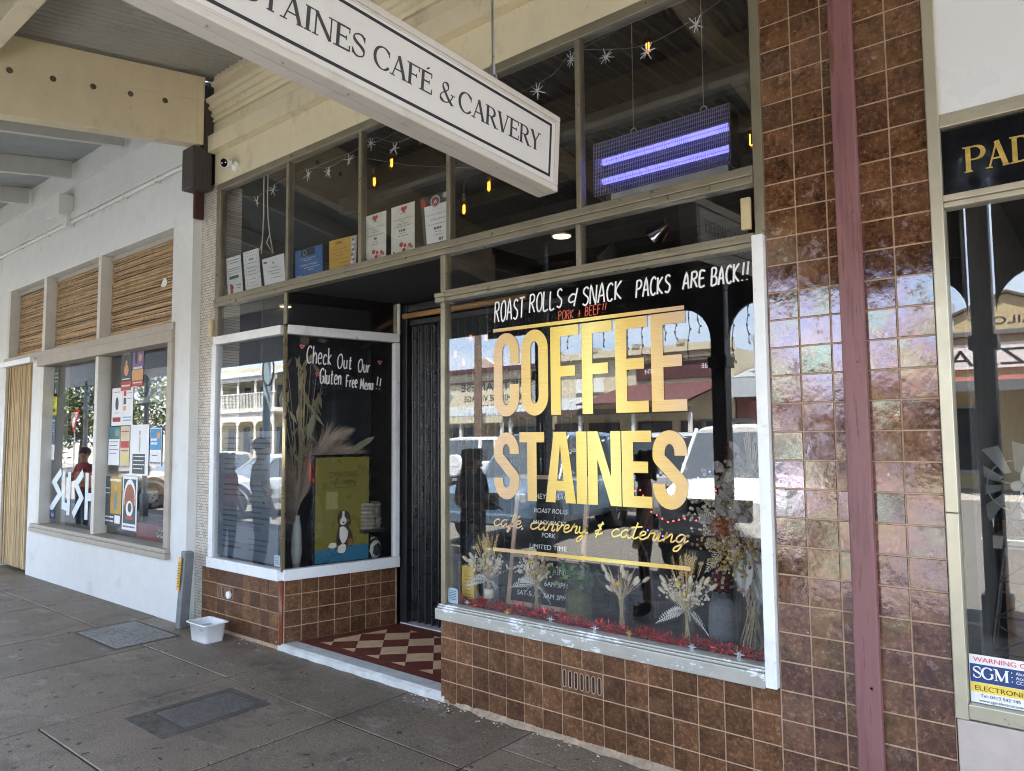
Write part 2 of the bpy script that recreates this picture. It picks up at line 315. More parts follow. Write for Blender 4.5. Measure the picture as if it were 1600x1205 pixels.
SERIF = {  # roman capitals: (width, strokes as points, thick or thin, serifs)
'C': (.72, [('c', arc(.38, .5, .34, .5, 40, 180, 12)+arc(.38, .5, .34, .5, 180, 322, 12)[1:], 'C'), ('l', .645, .66, .66, .9, .03)], []),
'O': (.8, [('c', arc(.4, .5, .35, .48, 0, 360, 28), 'O')], []),
'F': (.6, [('l', .14, 0, .14, 1, .12), ('l', .14, .97, .56, .97, .055), ('l', .14, .52, .45, .52, .05), ('l', .555, 1, .555, .76, .035), ('l', .44, .62, .44, .42, .03)], [(.14, 0), (.1, 1)]),
'E': (.63, [('l', .14, 0, .14, 1, .12), ('l', .14, .97, .56, .97, .055), ('l', .14, .53, .46, .53, .05), ('l', .14, .03, .58, .03, .055), ('l', .555, 1, .555, .77, .035), ('l', .585, 0, .585, .25, .035), ('l', .45, .63, .45, .43, .03)], [(.1, 0), (.1, 1)]),
'S': (.58, [('c', smoothpath([(.5, .8), (.42, .95), (.28, .98), (.12, .88), (.1, .72), (.22, .58), (.4, .46), (.5, .32), (.48, .13), (.32, .02), (.17, .05), (.07, .22)], 4), 'S'), ('l', .505, .7, .505, .95, .03), ('l', .07, .05, .07, .3, .03)], []),
'T': (.66, [('l', .33, 0, .33, 1, .12), ('l', .03, .97, .63, .97, .055), ('l', .045, 1, .045, .76, .035), ('l', .615, 1, .615, .76, .035)], [(.33, 0)]),
'A': (.74, [('l', .1, 0, .37, 1, .045), ('l', .36, 1, .64, 0, .125), ('l', .2, .34, .56, .34, .045)], [(.09, 0), (.64, 0)]),
'I': (.3, [('l', .15, 0, .15, 1, .12)], [(.15, 0), (.15, 1)]),
'N': (.78, [('l', .12, 0, .12, 1, .045), ('l', .12, .98, .65, .02, .125), ('l', .66, 0, .66, 1, .045)], [(.12, 0), (.08, 1), (.66, 1)]),
'R': (.7, [('l', .14, 0, .14, 1, .12), ('c', [(.14, .97)]+arc(.34, .74, .2, .23, 90, -90, 12)+[(.14, .51)], 'P'), ('l', .34, .5, .62, 0, .12)], [(.14, 0), (.1, 1), (.66, 0)]),
'P': (.62, [('l', .14, 0, .14, 1, .12), ('c', [(.14, .97)]+arc(.34, .72, .22, .25, 90, -90, 12)+[(.14, .47)], 'P')], [(.14, 0), (.1, 1)]),
'D': (.76, [('l', .14, 0, .14, 1, .12), ('c', [(.14, .97)]+arc(.34, .5, .34, .47, 90, -90, 14)+[(.14, .03)], 'P')], [(.1, 0), (.1, 1)]),
'V': (.72, [('l', .1, 1, .36, 0, .125), ('l', .37, 0, .63, 1, .045)], [(.1, 1), (.63, 1)]),
'Y': (.68, [('l', .34, 0, .34, .46, .12), ('l', .1, 1, .34, .44, .12), ('l', .34, .44, .59, 1, .045)], [(.34, 0), (.1, 1), (.59, 1)]),
'Z': (.66, [('l', .06, .97, .58, .97, .055), ('l', .54, .97, .1, .03, .125), ('l', .08, .03, .6, .03, .055), ('l', .07, 1, .07, .78, .03), ('l', .59, 0, .59, .22, .03)], []),
'G': (.76, [('c', arc(.38, .5, .34, .5, 40, 180, 12)+arc(.38, .5, .34, .5, 180, 330, 12)[1:], 'C'), ('l', .66, .1, .66, .46, .1)], [(.64, .46)]),
'M': (.92, [('l', .14, 0, .14, 1, .045), ('l', .14, .98, .46, .04, .12), ('l', .46, .04, .78, .98, .045), ('l', .78, 0, .78, 1, .12)], [(.14, 0), (.78, 0), (.1, 1), (.82, 1)]),
'&': (.8, [('c', smoothpath([(.74, .5), (.66, .28), (.5, .08), (.3, .01), (.12, .1), (.09, .27), (.2, .43), (.36, .56), (.47, .7), (.45, .88), (.33, .97), (.21, .88), (.2, .72), (.32, .5), (.52, .2), (.68, .03), (.78, .02)], 4), 'A')], [(.72, .5)])}
def serif(mb, body, fr, h, u0, u1, heavy=1., d=.0012):
    tot = sum(SERIF['E' if c == 'É' else c][0]*h if c != ' ' else .3*h for c in body); k = (u1-u0)/tot; u = u0; z = 0
    for c in body:
        if c == ' ': u += .3*h*k; continue
        wdt, st, sf = SERIF['E' if c == 'É' else c]; X = lambda x: u+x*h*k
        for s in st:
            z += 1; dd = d+(z % 9)*.00015
            if s[0] == 'l': mb.strip([(X(s[1]), s[2]*h), (X(s[3]), s[4]*h)], s[5]*h*heavy*(.75+.25*k), fr, 0, dd)
            else:
                pts = s[1]; n = len(pts); ws = []
                for i in range(n):
                    a, b = pts[max(0, i-1)], pts[min(n-1, i+1)]; dx, dy = b[0]-a[0], b[1]-a[1]; q = abs(dy)/max(1e-6, math.hypot(dx, dy))
                    wv = .045+.08*q**1.5
                    if s[2] in 'SA': wv = .05+.075*max(0, (-dy*dx if s[2] == 'S' else -dx*dy)/max(1e-6, dx*dx+dy*dy)*2) if s[2] == 'A' else .05+.08*max(0, (dx*-dy)/max(1e-9, dx*dx+dy*dy)*1.7)*(1 if .15 < i/n < .85 else .3)
                    ws.append(wv*h*heavy)
                mb.strip([(X(p[0]), p[1]*h) for p in pts], ws, fr, 0, dd)
        for x, y in sf:
            z += 1; mb.strip([(X(x)-.115*h*k, y*h+(.018 if y < .5 else -.018)*h), (X(x)+.115*h*k, y*h+(.018 if y < .5 else -.018)*h)], .036*h*heavy, fr, 0, d+(z % 9)*.00015+.00005)
        if c == 'É': mb.strip([(X(.28), 1.1*h), (X(.42), 1.24*h)], [.05*h, .09*h], fr, 0, d)
        u += wdt*h*k
SCRIPT = {'c': ("3.4,5 2,6 .4,4 .4,1.4 1.8,0 3.6,1.2 5,2.6", 4.6), 'a': ("3.4,5 1.8,6 .2,3.6 .6,.6 2,.6 3.6,4 3.8,5.8 3.4,1.4 4.2,0 5.4,1.4", 5.2), 'f': ("-.6,0 1.2,3 2.8,9 2,11 1.2,8 1,0 .2,-4 -.6,-3.4 .4,-.4 3,1.6", 3.6), 'r': ("0,1 1,6.6 1.2,5 2.8,5.2 2.6,1 3.4,0 4.4,1.6", 4.2), 'v': ("-.2,5 1,5.8 1.4,.4 3.4,5.4 4.4,5.2", 4.6), 'e': ("0,2.2 2.4,3.6 2.4,5.6 1,5.6 .2,3 .8,.4 2.2,0 4,2", 4.0), 'y': ("0,5.6 .4,1.2 1.8,.6 3.4,3.4 3.8,5.8 3.2,0 1.8,-5.6 .2,-6 .4,-3.4 2.4,-1 5,1.4", 5.2), 't': ("1.4,12 .8,4 .8,.6 1.8,0 3.4,1.6;-1.2,8 3.8,9.2", 3.4), 'i': ("0,1.4 .9,5.6 .8,.8 1.6,0 3,1.6;1.3,8.2 1.4,8.6", 3.2), 'n': ("0,0 .6,5.8 .8,2.6 2.4,5.4 3.2,4.6 3.2,.8 3.9,0 5.2,1.6", 5.2), 'g': ("3.4,5 1.8,6 .2,3.6 .6,.8 2.2,1 3.6,5 3.4,0 2,-5.6 .2,-6 .4,-3.6 2.6,-1.4 5.4,2", 5.2), '&': ("3.4,9 .8,7.4 2.6,5 .2,3 1.4,.4 4,2.4;2.6,10.6 1,-2", 5), ',': (".8,.4 .2,-1.4", 1.6), 'o': ("2.6,5.8 .8,5.6 .2,2.6 1.4,0 3.4,1.4 3.6,4.6 2.4,5.9 4.4,5", 4.4)}
def script(mb, body, fr, size, u0, u1, wid):
    adv = [SCRIPT['e' if c == 'é' else c][1] if c != ' ' else 3.2 for c in body]; k = (u1-u0)/sum(adv); u = u0; z = 0
    for c, a in zip(body, adv):
        if c != ' ':
            for st in SCRIPT['e' if c == 'é' else c][0].split(';'):
                pts = [tuple(float(q) for q in p.split(',')) for p in st.split()]; pts = [(u+(p[0]+p[1]*.18)*k, p[1]*.1*size) for p in pts]
                z += 1; mb.strip(smoothpath(pts, 5), wid, fr, 0, .0006+(z % 6)*.00015)
            if c == 'é': mb.strip([(u+1.8*k, .8*size), (u+3.4*k, 1.0*size)], wid, fr, 0, .0006)
        u += a*k
# ------------------------------------------------------------------ palette
cream = P('cream paint', (.66, .59, .41), .45, var=.05, dirt=(.40, .34, .22), dirtscale=3.0, dirtamt=.54, chips=(.14, .11, .07), chipscale=26, chipamt=.665, grain=(1, 1, .6), bump=.12, bscale=30)
white = P('white render', (.65, .66, .64), .6, var=.04, dirt=(.46, .45, .41), dirtscale=2.2, dirtamt=.58, chips=(.30, .28, .25), chipscale=24, chipamt=.69, bump=.25, bscale=18)
wframe = P('white gloss paint', (.76, .78, .79), .35, var=.04, chips=(.33, .31, .28), chipscale=26, chipamt=.64, dirt=(.55, .55, .53), dirtscale=5, dirtamt=.55)
alu = P('weathered bronze aluminium', (.27, .245, .175), .34, metal=.5, var=.14, dirt=(.15, .13, .09), dirtscale=5, dirtamt=.58, chips=(.55, .52, .42), chipscale=40, chipamt=.67)
greyalu = P('grey sill metal', (.42, .42, .38), .4, metal=.35, var=.1, chips=(.74, .77, .80), chipscale=5.5, chipamt=.56, grain=(1, 1, 2.5))
greige = P('greige window paint', (.36, .32, .26), .5, var=.07, chips=(.55, .53, .48), chipscale=30, chipamt=.67, dirt=(.2, .17, .13), dirtscale=5, dirtamt=.66)
tile = tilemat('brown glazed tile'); tile2 = tilemat('lustre brown tile', True)
grout = P('grout', (.40, .28, .19), .9, var=.18, scale=20)
trimt = P('terracotta trim tile', (.22, .055, .025), .35, var=.2)
dark = P('dark interior paint', (.018, .018, .020), .8, var=.2)
navy = P('navy board', (.012, .016, .026), .6, var=.15)
black = P('black paint', (.02, .02, .023), .35, var=.3, chips=(.10, .10, .10), chipscale=30, chipamt=.70)
pane = glass('window glass'); jar = glass('jar glass', (.93, .95, .94), .06, 0.0, .004)
corr = P('underside of corrugated iron', (.36, .36, .33), .55, metal=.1, var=.08, dirt=(.16, .15, .13), dirtscale=1.5, dirtamt=.5, chips=(.03, .03, .03), chipscale=34, chipamt=.685)
corr2 = P('blue grey corrugated iron', (.34, .38, .38), .5, metal=.1, var=.08, dirt=(.22, .23, .22), dirtscale=1.5, dirtamt=.55, chips=(.03, .03, .03), chipscale=34, chipamt=.675)
stonem = P('grey marble', (.52, .53, .52), .45, var=.16, scale=9, dirt=(.28, .24, .19), dirtscale=7, dirtamt=.62)
darkwood = P('weathered black timber', (.05, .042, .038), .6, var=.6, scale=5, grain=(14, 14, .6), bump=.6, bscale=9)
postblack = P('charcoal verandah paint', (.022, .024, .028), .4, var=.2)
blackfelt = P('black felt', (.010, .010, .011), .9, var=.2)
whitep = P('white plastic', (.80, .82, .82), .3, var=.03)
chalk = P('white chalk pen', (.80, .82, .82), .7, var=.1, scale=60)
redpen = P('red chalk pen', (.62, .12, .07), .7, var=.15, scale=60)
inkblack = P('black ink', (.015, .015, .018), .5, var=.1)
steel = P('dull steel', (.5, .5, .5), .35, metal=.9, var=.1)
timber = P('oiled pine timber', (.42, .22, .09), .5, var=.25, scale=4, grain=(3, 3, 30))
# ------------------------------------------------------------------ ground
def slabmat():
    m, nt, b = newmat('worn footpath'); co = coords(nt); g = N(nt, 'ShaderNodeNewGeometry')
    a = ramp(nt, noise(nt, co, 1.3, 7, .65), [(.3, (.135, .097, .064)), (.5, (.222, .168, .118)), (.7, (.35, .275, .200))])
    a = mixc(nt, .6, a, ramp(nt, noise(nt, co, 95, 5, .75), [(.38, (.035, .028, .022)), (.46, (.14, .113, .088)), (.56, (.20, .163, .128)), (.64, (.46, .39, .31))]))
    a = mixc(nt, 1.0, a, ramp(nt, g.outputs['Random Per Island'], [(0, (.74, .72, .70)), (1, (1.15, 1.13, 1.10))]), 'MULTIPLY')
    sp = ramp(nt, noise(nt, co, 44, 6, .8), [(.635, (0, 0, 0)), (.65, (1, 1, 1))]); a = mixc(nt, sp, a, (.55, .51, .45))
    st = ramp(nt, noise(nt, co, 2.2, 10, .74), [(.52, (0, 0, 0)), (.66, (.85, .85, .85))]); a = mixc(nt, st, a, (.075, .062, .05))
    li = ramp(nt, noise(nt, coords(nt, (1, 1.6, 1)), 3.1, 10, .74), [(.56, (0, 0, 0)), (.68, (.6, .6, .6))]); a = mixc(nt, li, a, (.36, .33, .29))
    dk = ramp(nt, noise(nt, co, 14, 2, .5), [(.675, (0, 0, 0)), (.69, (1, 1, 1))]); a = mixc(nt, dk, a, (.05, .043, .037))
    L(nt, a, b.inputs['Base Color']); b.inputs['Roughness'].default_value = .58
    bp = N(nt, 'ShaderNodeBump'); bp.inputs['Strength'].default_value = .5; bp.inputs['Distance'].default_value = .006
    L(nt, mth(nt, 'ADD', noise(nt, co, 90, 4), noise(nt, co, 5, 5)), bp.inputs['Height']); L(nt, bp.outputs[0], b.inputs['Normal'])
    return m
slab = slabmat()
asph = P('asphalt road', (.115, .108, .098), .85, var=.2, scale=60, dirt=(.11, .105, .1), dirtscale=.6, bump=.4, bscale=160)
joint = P('slab joint', (.035, .030, .026), .95, var=.3, scale=30)
earth = P('pale ground', (.16, .14, .115), .95, var=.2, scale=.5)
b = MB(); b.box(-400, 400, -400, 400, -.8, -.165); tag(b.build('ground', earth), kind='structure')
b = MB(); b.box(-90, 70, -19.6, -4.6, -.16, -.12); tag(b.build('road', asph), kind='structure')
b = MB()
for x in range(-80, 60, 6): b.box(x, x+3, -12.2, -12.08, -.1195, -.116)
tag(b.build('road_marking', P('road paint', (.7, .7, .68), .7, var=.1)), kind='structure')
b = MB(); b.box(-90, 70, -4.6, -4.45, -.16, .0); b.box(-90, 70, -19.75, -19.6, -.16, .0)
tag(b.build('kerb', P('kerb concrete', (.3, .29, .27), .85, var=.15, bump=.3), bevel=.02), kind='structure')
b = MB(); b.box(-90, 70, -24, -19.75, -.16, -.004); tag(b.build('far_footpath', P('pale concrete', (.30, .28, .25), .85, var=.12, bump=.2)), kind='structure')
b = MB()
X0 = [-14.4, -13.1, -11.75, -10.4, -9.08, -7.64, -6.6, -5.28, -3.96, -2.84, -1.5, -.2, 1.1, 2.4, 3.7, 5.0]
YS = [(.0, -.335), (-.335, -.655), (-.655, -1.905), (-1.905, -3.2), (-3.2, -4.45)]
gp_ = .0065
for i in range(len(X0)-1):
    x0, x1 = X0[i], X0[i+1]; rows = list(YS)
    if x1 <= -5.28: rows = [(.1, -.655), (-.655, -3.2), (-3.2, -4.45)]
    elif i in (7, 8): rows = [(.0, -.655)]+rows[2:]
    for y1, y0 in rows:
        z = rnd.uniform(-.0025, 0.0); e = .004
        a, c = x0+gp_, x1-gp_; d, f = y0+gp_, y1-gp_
        t = [rnd.uniform(-.0015, .0015) for _ in range(4)]
        b.idx([(a, d, -.05), (c, d, -.05), (c, f, -.05), (a, f, -.05), (a, d, z-e), (c, d, z-e), (c, f, z-e), (a, f, z-e),
               (a+e, d+e, z+t[0]), (c-e, d+e, z+t[1]), (c-e, f-e, z+t[2]), (a+e, f-e, z+t[3])],
              [(0, 1, 5, 4), (1, 2, 6, 5), (2, 3, 7, 6), (3, 0, 4, 7), (4, 5, 9, 8), (5, 6, 10, 9), (6, 7, 11, 10), (7, 4, 8, 11), (8, 9, 10, 11)])
b.box(-90, -14.4, -4.45, .2, -.05, -.003); b.box(5.0, 70, -4.45, .2, -.05, -.003)
tag(b.build('footpath', slab), kind='structure')
b = MB(); b.box(-14.5, 5.1, -4.449, .1, -.12, -.0075); tag(b.build('footpath_bed', joint), kind='structure')
b = MB()   # crumbled mortar and grit along the foot of the tiled wall
for i in range(230):
    x = rnd.uniform(-3.9, -.6) if i < 170 else rnd.uniform(-6.9, -5.7); y = -abs(rnd.gauss(0, .05))-.012; s = rnd.uniform(.002, .009)
    b.ball((x, y, s*.3), (s*rnd.uniform(.8, 1.6), s, s*.6), 5)
tag(b.build('mortar_grit', P('mortar grit', (.36, .31, .25), .95, var=.3, island=.35)), 'crumbs of pale mortar lying along the foot of the tiled wall', 'grit', kind='stuff')
b = MB(); bb = [(-3.66, -.004), (-3.2, -.05), (-2.6, -.035), (-1.9, -.06), (-1.2, -.04), (-.55, -.055)]
for i in range(len(bb)-1):
    (xa, ya), (xb, yb) = bb[i], bb[i+1]
    for k in range(8):
        t0, t1 = k/8, (k+1)/8; y0, y1 = ya+(yb-ya)*t0-.012*sin(k*2.1+i), ya+(yb-ya)*t1-.012*sin(k*2.1+2.1+i)
        x0, x1 = xa+(xb-xa)*t0, xa+(xb-xa)*t1
        b.face([(x0, y0, .0), (x1, y1, .0), (x1, -.003, .035), (x0, -.003, .035)])
tag(b.build('mortar_fillet', P('sandy mortar', (.34, .26, .18), .95, var=.25, scale=25, bump=.6)), kind='structure')
# ------------------------------------------------------------------ the cafe
def tiles(mb, fr, us, vs, gap=.0045, th=.007, skip=None, k=0, kg=1):
    for i in range(len(us)-1):
        for j in range(len(vs)-1):
            if skip and skip(i, j): continue
            a, c, d, f = us[i]+gap/2, us[i+1]-gap/2, vs[j]+gap/2, vs[j+1]-gap/2; e = .0028
            if c-a < .01 or f-d < .01: continue
            tx, ty = rnd.gauss(0, .0005), rnd.gauss(0, .0005); mb.k = k
            mb.idx([fr(a, d, 0), fr(c, d, 0), fr(c, f, 0), fr(a, f, 0), fr(a+e, d+e, th-tx-ty), fr(c-e, d+e, th+tx-ty), fr(c-e, f-e, th+tx+ty), fr(a+e, f-e, th-tx+ty)],
                   [(0, 1, 5, 4), (1, 2, 6, 5), (2, 3, 7, 6), (3, 0, 4, 7), (4, 5, 6, 7)])
    mb.k = kg
    mb.face([fr(us[0], vs[0], .0025), fr(us[-1], vs[0], .0025), fr(us[-1], vs[-1], .0025), fr(us[0], vs[-1], .0025)])
def lin(a, b_, n): return [a+(b_-a)*i/n for i in range(n+1)]
cafe = thing('cafe_shop', 'cafe shopfront with brown tiled base, bronze framed glass and recessed entry', 'shop', (-4, 0, 0))
RU = Vector((.26, 1.08, 0)).normalized(); RL = 1.111; RC = Vector((-5.57, 0, 0))
rfr = frame(RC, RU, (0, 0, 1))                                      # return side of the entry, faces right
Fr0 = front(0, 0, -.004)
b = MB(); RZ = lin(.0, .572, 4)
tiles(b, Fr0, lin(-3.645, -1.322, 16), RZ, skip=lambda i, j: j == 2 and i in (7, 8))
b.box(-3.645, -1.322, -.003, .12, -.05, .553)
b.build('stall_riser', [tile, grout], cafe)
b = MB(); tiles(b, Fr0, lin(-6.90, -5.60, 9), lin(.03, .575, 4), skip=lambda i, j: j == 2 and i in (2, 3)); b.box(-6.90, -5.6, -.003, .1, -.05, .562)
b.build('stall_riser', [tile, grout], cafe)
b = MB(); tiles(b, rfr, lin(.025, 1.085, 7), lin(.05, .585, 4), th=.0065)
for k_ in (0,): b.idx([rfr(.02, -.05, .0), rfr(1.1, -.05, .0), rfr(1.1, .56, .0), rfr(.02, .56, .0), rfr(.02, -.05, -.1), rfr(1.1, -.05, -.1), rfr(1.1, .56, -.1), rfr(.02, .56, -.1)], [(0, 1, 2, 3), (5, 4, 7, 6), (1, 5, 6, 2), (3, 2, 6, 7), (4, 0, 3, 7)])
b.build('stall_riser', [tile, grout], cafe)
b = MB(); b.tube([(-5.582, .008, -.02), (-5.582, .008, .57)], .019, 10)
for z in (.19, .37): b.tube([(-5.582, .008, z), (-5.582, .008, z+.004)], .0205, 10)
b.build('corner_trim', trimt, cafe, True)
# tiled pier with the lustre tiles
us = [-1.322, -1.171, -1.024, -.880, -.739, -.586]
b = MB(); tiles(b, Fr0, us, lin(0, 4.716, 34)); b.box(-1.322, -.586, -.003, .25, -.05, 5.4); b.build('tiled_pier', [tile2, grout], cafe)
# vents let into the riser
vm = P('vent recess', (.02, .012, .008), .9)
for x0, x1, z0, z1, n_ in ((-2.627, -2.341, .288, .429, 7), (-6.61, -6.325, .306, .434, 6)):
    b = MB(); b.box(x0+.004, x1-.004, -.0115, -.006, z0+.002, z1-.002)
    v = b.build('vent_grille', tile, cafe)
    s = MB(); rim = P('vent rim', (.36, .25, .18), .8)
    for i in range(n_):
        cx_ = x0+(i+.5)*(x1-x0)/n_+.0; fr = front(cx_, (z0+z1)/2, -.0116)
        pts = arc(0, .038, .011, .011, 0, 180, 6)+arc(0, -.038, .011, .011, 180, 360, 6)
        s.k = 0; s.strip(pts, .005, fr, 0, .002, True); s.k = 1; s.prism(pts, fr, -.0005, .0006)
    s.build('slot', [rim, vm], v)
b = MB(); b.tube([(-6.385, -.012, .36), (-6.385, -.032, .36)], .034, 14); b.tube([(-6.385, -.033, .36), (-6.385, -.0335, .36)], .026, 14)
b.build('pipe_cap', whitep, cafe, True, .003)
# mosaic strip
def mosaic():
    m, nt, bs = newmat('cream mosaic'); tc = N(nt, 'ShaderNodeTexCoord'); sx = N(nt, 'ShaderNodeSeparateXYZ'); cb = N(nt, 'ShaderNodeCombineXYZ')
    L(nt, tc.outputs['Object'], sx.inputs[0]); L(nt, sx.outputs[0], cb.inputs[0]); L(nt, sx.outputs[2], cb.inputs[1])
    br = N(nt, 'ShaderNodeTexBrick'); br.offset = .5; br.inputs['Scale'].default_value = 1; br.inputs['Mortar Size'].default_value = .0022; br.inputs['Mortar Smooth'].default_value = .1
    br.inputs['Brick Width'].default_value = .046; br.inputs['Row Height'].default_value = .027; br.inputs['Bias'].default_value = -.62
    br.inputs['Color1'].default_value = (.66, .62, .55, 1); br.inputs['Color2'].default_value = (.20, .16, .12, 1); br.inputs['Mortar'].default_value = (.17, .14, .11, 1)
    L(nt, cb.outputs[0], br.inputs[0]); c = mixc(nt, .25, br.outputs[0], ramp(nt, noise(nt, tc.outputs['Object'], 4, 6), [(.3, (.45, .40, .33)), (.7, (.75, .72, .66))]), 'MULTIPLY')
    L(nt, c, bs.inputs['Base Color']); bs.inputs['Roughness'].default_value = .35
    bp = N(nt, 'ShaderNodeBump'); bp.inputs['Strength'].default_value = .6; bp.inputs['Distance'].default_value = .003; bp.invert = True
    L(nt, br.outputs['Fac'], bp.inputs['Height']); L(nt, bp.outputs[0], bs.inputs['Normal']); return m
b = MB(); b.box(-7.05, -6.745, -.006, .25, -.05, 4.33); b.build('mosaic_pier', mosaic(), cafe)
# fascia above the glass
prof = [(4.30, .02), (4.615, .02), (4.62, .015), (4.62, .10), (4.78, .105), (4.79, .095), (4.79, .03), (4.798, .03), (4.80, .045), (4.925, .045), (4.93, .02), (4.938, .02), (4.94, .055), (4.955, .06), (4.96, .045), (4.985, .05), (4.99, .075), (5.012, .08), (5.016, .06), (5.045, .075), (5.05, .10), (5.075, .108), (5.08, .085), (5.11, .10), (5.115, .125), (5.15, .135), (5.155, .07), (5.165, .05), (5.295, .05), (5.30, .075), (5.335, .085), (5.34, .05), (5.46, .05)]
b = MB(); xa, xb = -6.79, -.58
for i in range(len(prof)-1):
    (z0, d0), (z1, d1) = prof[i], prof[i+1]; b.face([(xa, -d0, z0), (xb, -d0, z0), (xb, -d1, z1), (xa, -d1, z1)])
b.box(xa, xb, .0, .15, 4.30, 5.45)
b.face([(xa, -d, z) for z, d in prof]+[(xa, 0, 5.45), (xa, 0, 4.3)])
b.build('fascia', cream, cafe)
b = MB(); b.box(-7.05, -6.792, .0, .25, 4.331, 5.451); b.build('party_wall', darkwood, cafe)
b = MB(); b.box(-7.05, -.58, .02, .3, 5.452, 7.2); b.build('parapet', cream, cafe)
b = MB(); b.box(-7.05, -.58, .3, 9.2, 5.0, 5.2); b.build('roof', corr, cafe)
# shop interior
b = MB(); b.box(-7.04, -6.94, .26, 9, 0, 5); b.box(-.60, -.50, .26, 9, 0, 5); b.box(-7.04, -.5, 9, 9.1, 0, 5)
b.build('interior_wall', dark, cafe)
b = MB(); b.box(-6.94, -.6, .12, 9, -.02, .03); b.build('interior_floor', P('dark floorboards', (.07, .05, .04), .4, var=.2), cafe)
b = MB()
for i in range(240):
    x0 = -6.94+i*6.34/240; x1 = x0+6.34/240; b.face([(x0, .26, 4.62+.012*cos(i*pi/2)), (x1, .26, 4.62+.012*cos((i+1)*pi/2)), (x1, 9, 4.92+.012*cos((i+1)*pi/2)), (x0, 9, 4.92+.012*cos(i*pi/2))])
for y in (1.6, 3.4, 5.2, 7): b.box(-6.93, -.61, y, y+.09, 4.42, 4.60)
b.build('ceiling', P('dark ceiling', (.030, .030, .030), .7, var=.2), cafe)
b = MB(); b.obox(rfr(.56, 1.6, -.62), RU*.56, (0, 0, 1.5), (.012, 0, 0)); b.box(-6.9, -6.0, .62, .65, .6, 2.6)
b.build('display_backboard', navy, cafe)
b = MB(); b.box(-3.58, -1.36, .055, .62, .565, .628); b.build('display_shelf', P('black shelf', (.014, .014, .015), .5), cafe)
b = MB(); b.idx([(-6.7, .06, .60), (-5.62, .06, .60), (-5.40, .95, .60), (-6.7, .95, .60), (-6.7, .06, .63), (-5.62, .06, .63), (-5.40, .95, .63), (-6.7, .95, .63)], [(0, 3, 2, 1), (4, 5, 6, 7), (0, 1, 5, 4), (1, 2, 6, 5), (2, 3, 7, 6), (3, 0, 4, 7)])
b.build('display_shelf', P('black shelf', (.014, .014, .015), .5), cafe)
# recess: soffit, door wall, right return
b = MB(); b.idx([(-5.56, .05, 3.085), (-3.62, .05, 3.085), (-3.62, 1.3, 3.085), (-5.28, 1.3, 3.085), (-5.56, .05, 3.12), (-3.62, .05, 3.12), (-3.62, 1.3, 3.12), (-5.28, 1.3, 3.12)], [(0, 3, 2, 1), (4, 5, 6, 7), (0, 1, 5, 4), (1, 2, 6, 5), (2, 3, 7, 6), (3, 0, 4, 7)])
b.build('entry_soffit', P('black soffit', (.018, .018, .02), .6, var=.3, scale=80, bump=.5, bscale=220), cafe)
b = MB(); b.box(-3.66, -3.56, .15, 1.2, .03, .56); b.build('inner_riser', black, cafe)
# clerestory row
def bars(lst): 
    q = MB()
    for t in lst: q.box(*t)
    return q
y0, y1 = -.022, .05
b = bars([(-6.745, -1.322, y0, y1, 4.235, 4.30), (-6.745, -6.672, y0, y1, 3.17, 4.234), (-1.372, -1.322, y0, y1, 2.80, 4.234)]
         + [(x-.016, x+.016, y0+.004, y1-.004, 3.171, 4.234) for x in (-5.54, -4.54, -3.562, -2.452)]
         + [(-6.745, -1.373, y0-.012, y1, 3.075, 3.115), (-6.745, -1.373, y0-.02, y1, 3.1155, 3.145), (-6.745, -1.373, y0-.008, y1, 3.1455, 3.169)])
cl = b.build('clerestory_frame', alu, cafe, bevel=.004)
xs = [-6.672, -5.556, -5.524, -4.556, -4.524, -3.578, -3.546, -2.468, -2.436, -1.372]
for i in range(5):
    q = MB(); q.box(xs[2*i], xs[2*i+1], .003, .008, 3.172, 4.233); q.build('pane', pane, cl)
# transom row under it
b = bars([(-3.62, -1.373, y0-.010, y1, 2.742, 2.768), (-3.62, -1.373, y0-.022, y1, 2.7683, 2.795), (-3.62, -1.373, y0-.008, y1, 2.7953, 2.818), (-3.635, -3.59, y0+.002, y1, 2.8183, 3.074), (-2.478, -2.446, y0+.004, y1, 2.8183, 3.074), (-6.745, -6.69, y0, y1, 2.79, 3.074)])
b.tube([(-5.568, .006, 2.79), (-5.568, .006, 3.074)], .02, 10); b.obox(rfr(1.09, 2.92, .0), RU*.02, (0, 0, .155), (.02, 0, 0))
b.box(-3.66, -3.57, y0-.03, y1, 2.735, 2.768); b.box(-3.66, -3.57, y0-.034, y1, 2.77, 2.80)
tr = b.build('transom_frame', alu, cafe, bevel=.004)
for x0, x1 in ((-3.585, -2.48), (-2.445, -1.373), (-6.69, -5.588)):
    q = MB(); q.box(x0, x1, .003, .008, 2.818 if x0 > -4 else 2.79, 3.074); q.build('pane', pane, tr)
q = MB(); q.obox(rfr(.55, 2.93, -.004), RU*.52, (0, 0, .145), (.0025, 0, 0)); q.build('pane', pane, tr)
# corner display window, white painted
b = bars([(-6.745, -5.60, y0-.008, y1, 2.705, 2.785), (-6.79, -5.585, y0-.012, y1, .576, .672), (-6.775, -6.70, y0-.004, y1, .673, 2.704)])
b.obox(rfr(.56, 2.745, .004), RU*.545, (0, 0, .04), (.035, -.008, 0)); b.obox(rfr(.56, .626, .004), RU*.555, (0, 0, .047), (.035, -.008, 0)); b.obox(rfr(1.085, 1.686, .002), RU*.026, (0, 0, 1.012), (.034, -.008, 0))
b.obox(rfr(1.10, 2.93, .001), RU*.012, (0, 0, .15), (.036, -.008, 0))
dw = b.build('display_window', wframe, cafe, bevel=.004)
q = MB(); q.tube([(-5.566, .006, .655), (-5.566, .006, 2.79)], .019, 12); q.build('corner_post', P('brushed bronze post', (.46, .38, .22), .3, metal=.75, var=.12, dirt=(.25, .2, .12), dirtscale=8, dirtamt=.6), dw, True)
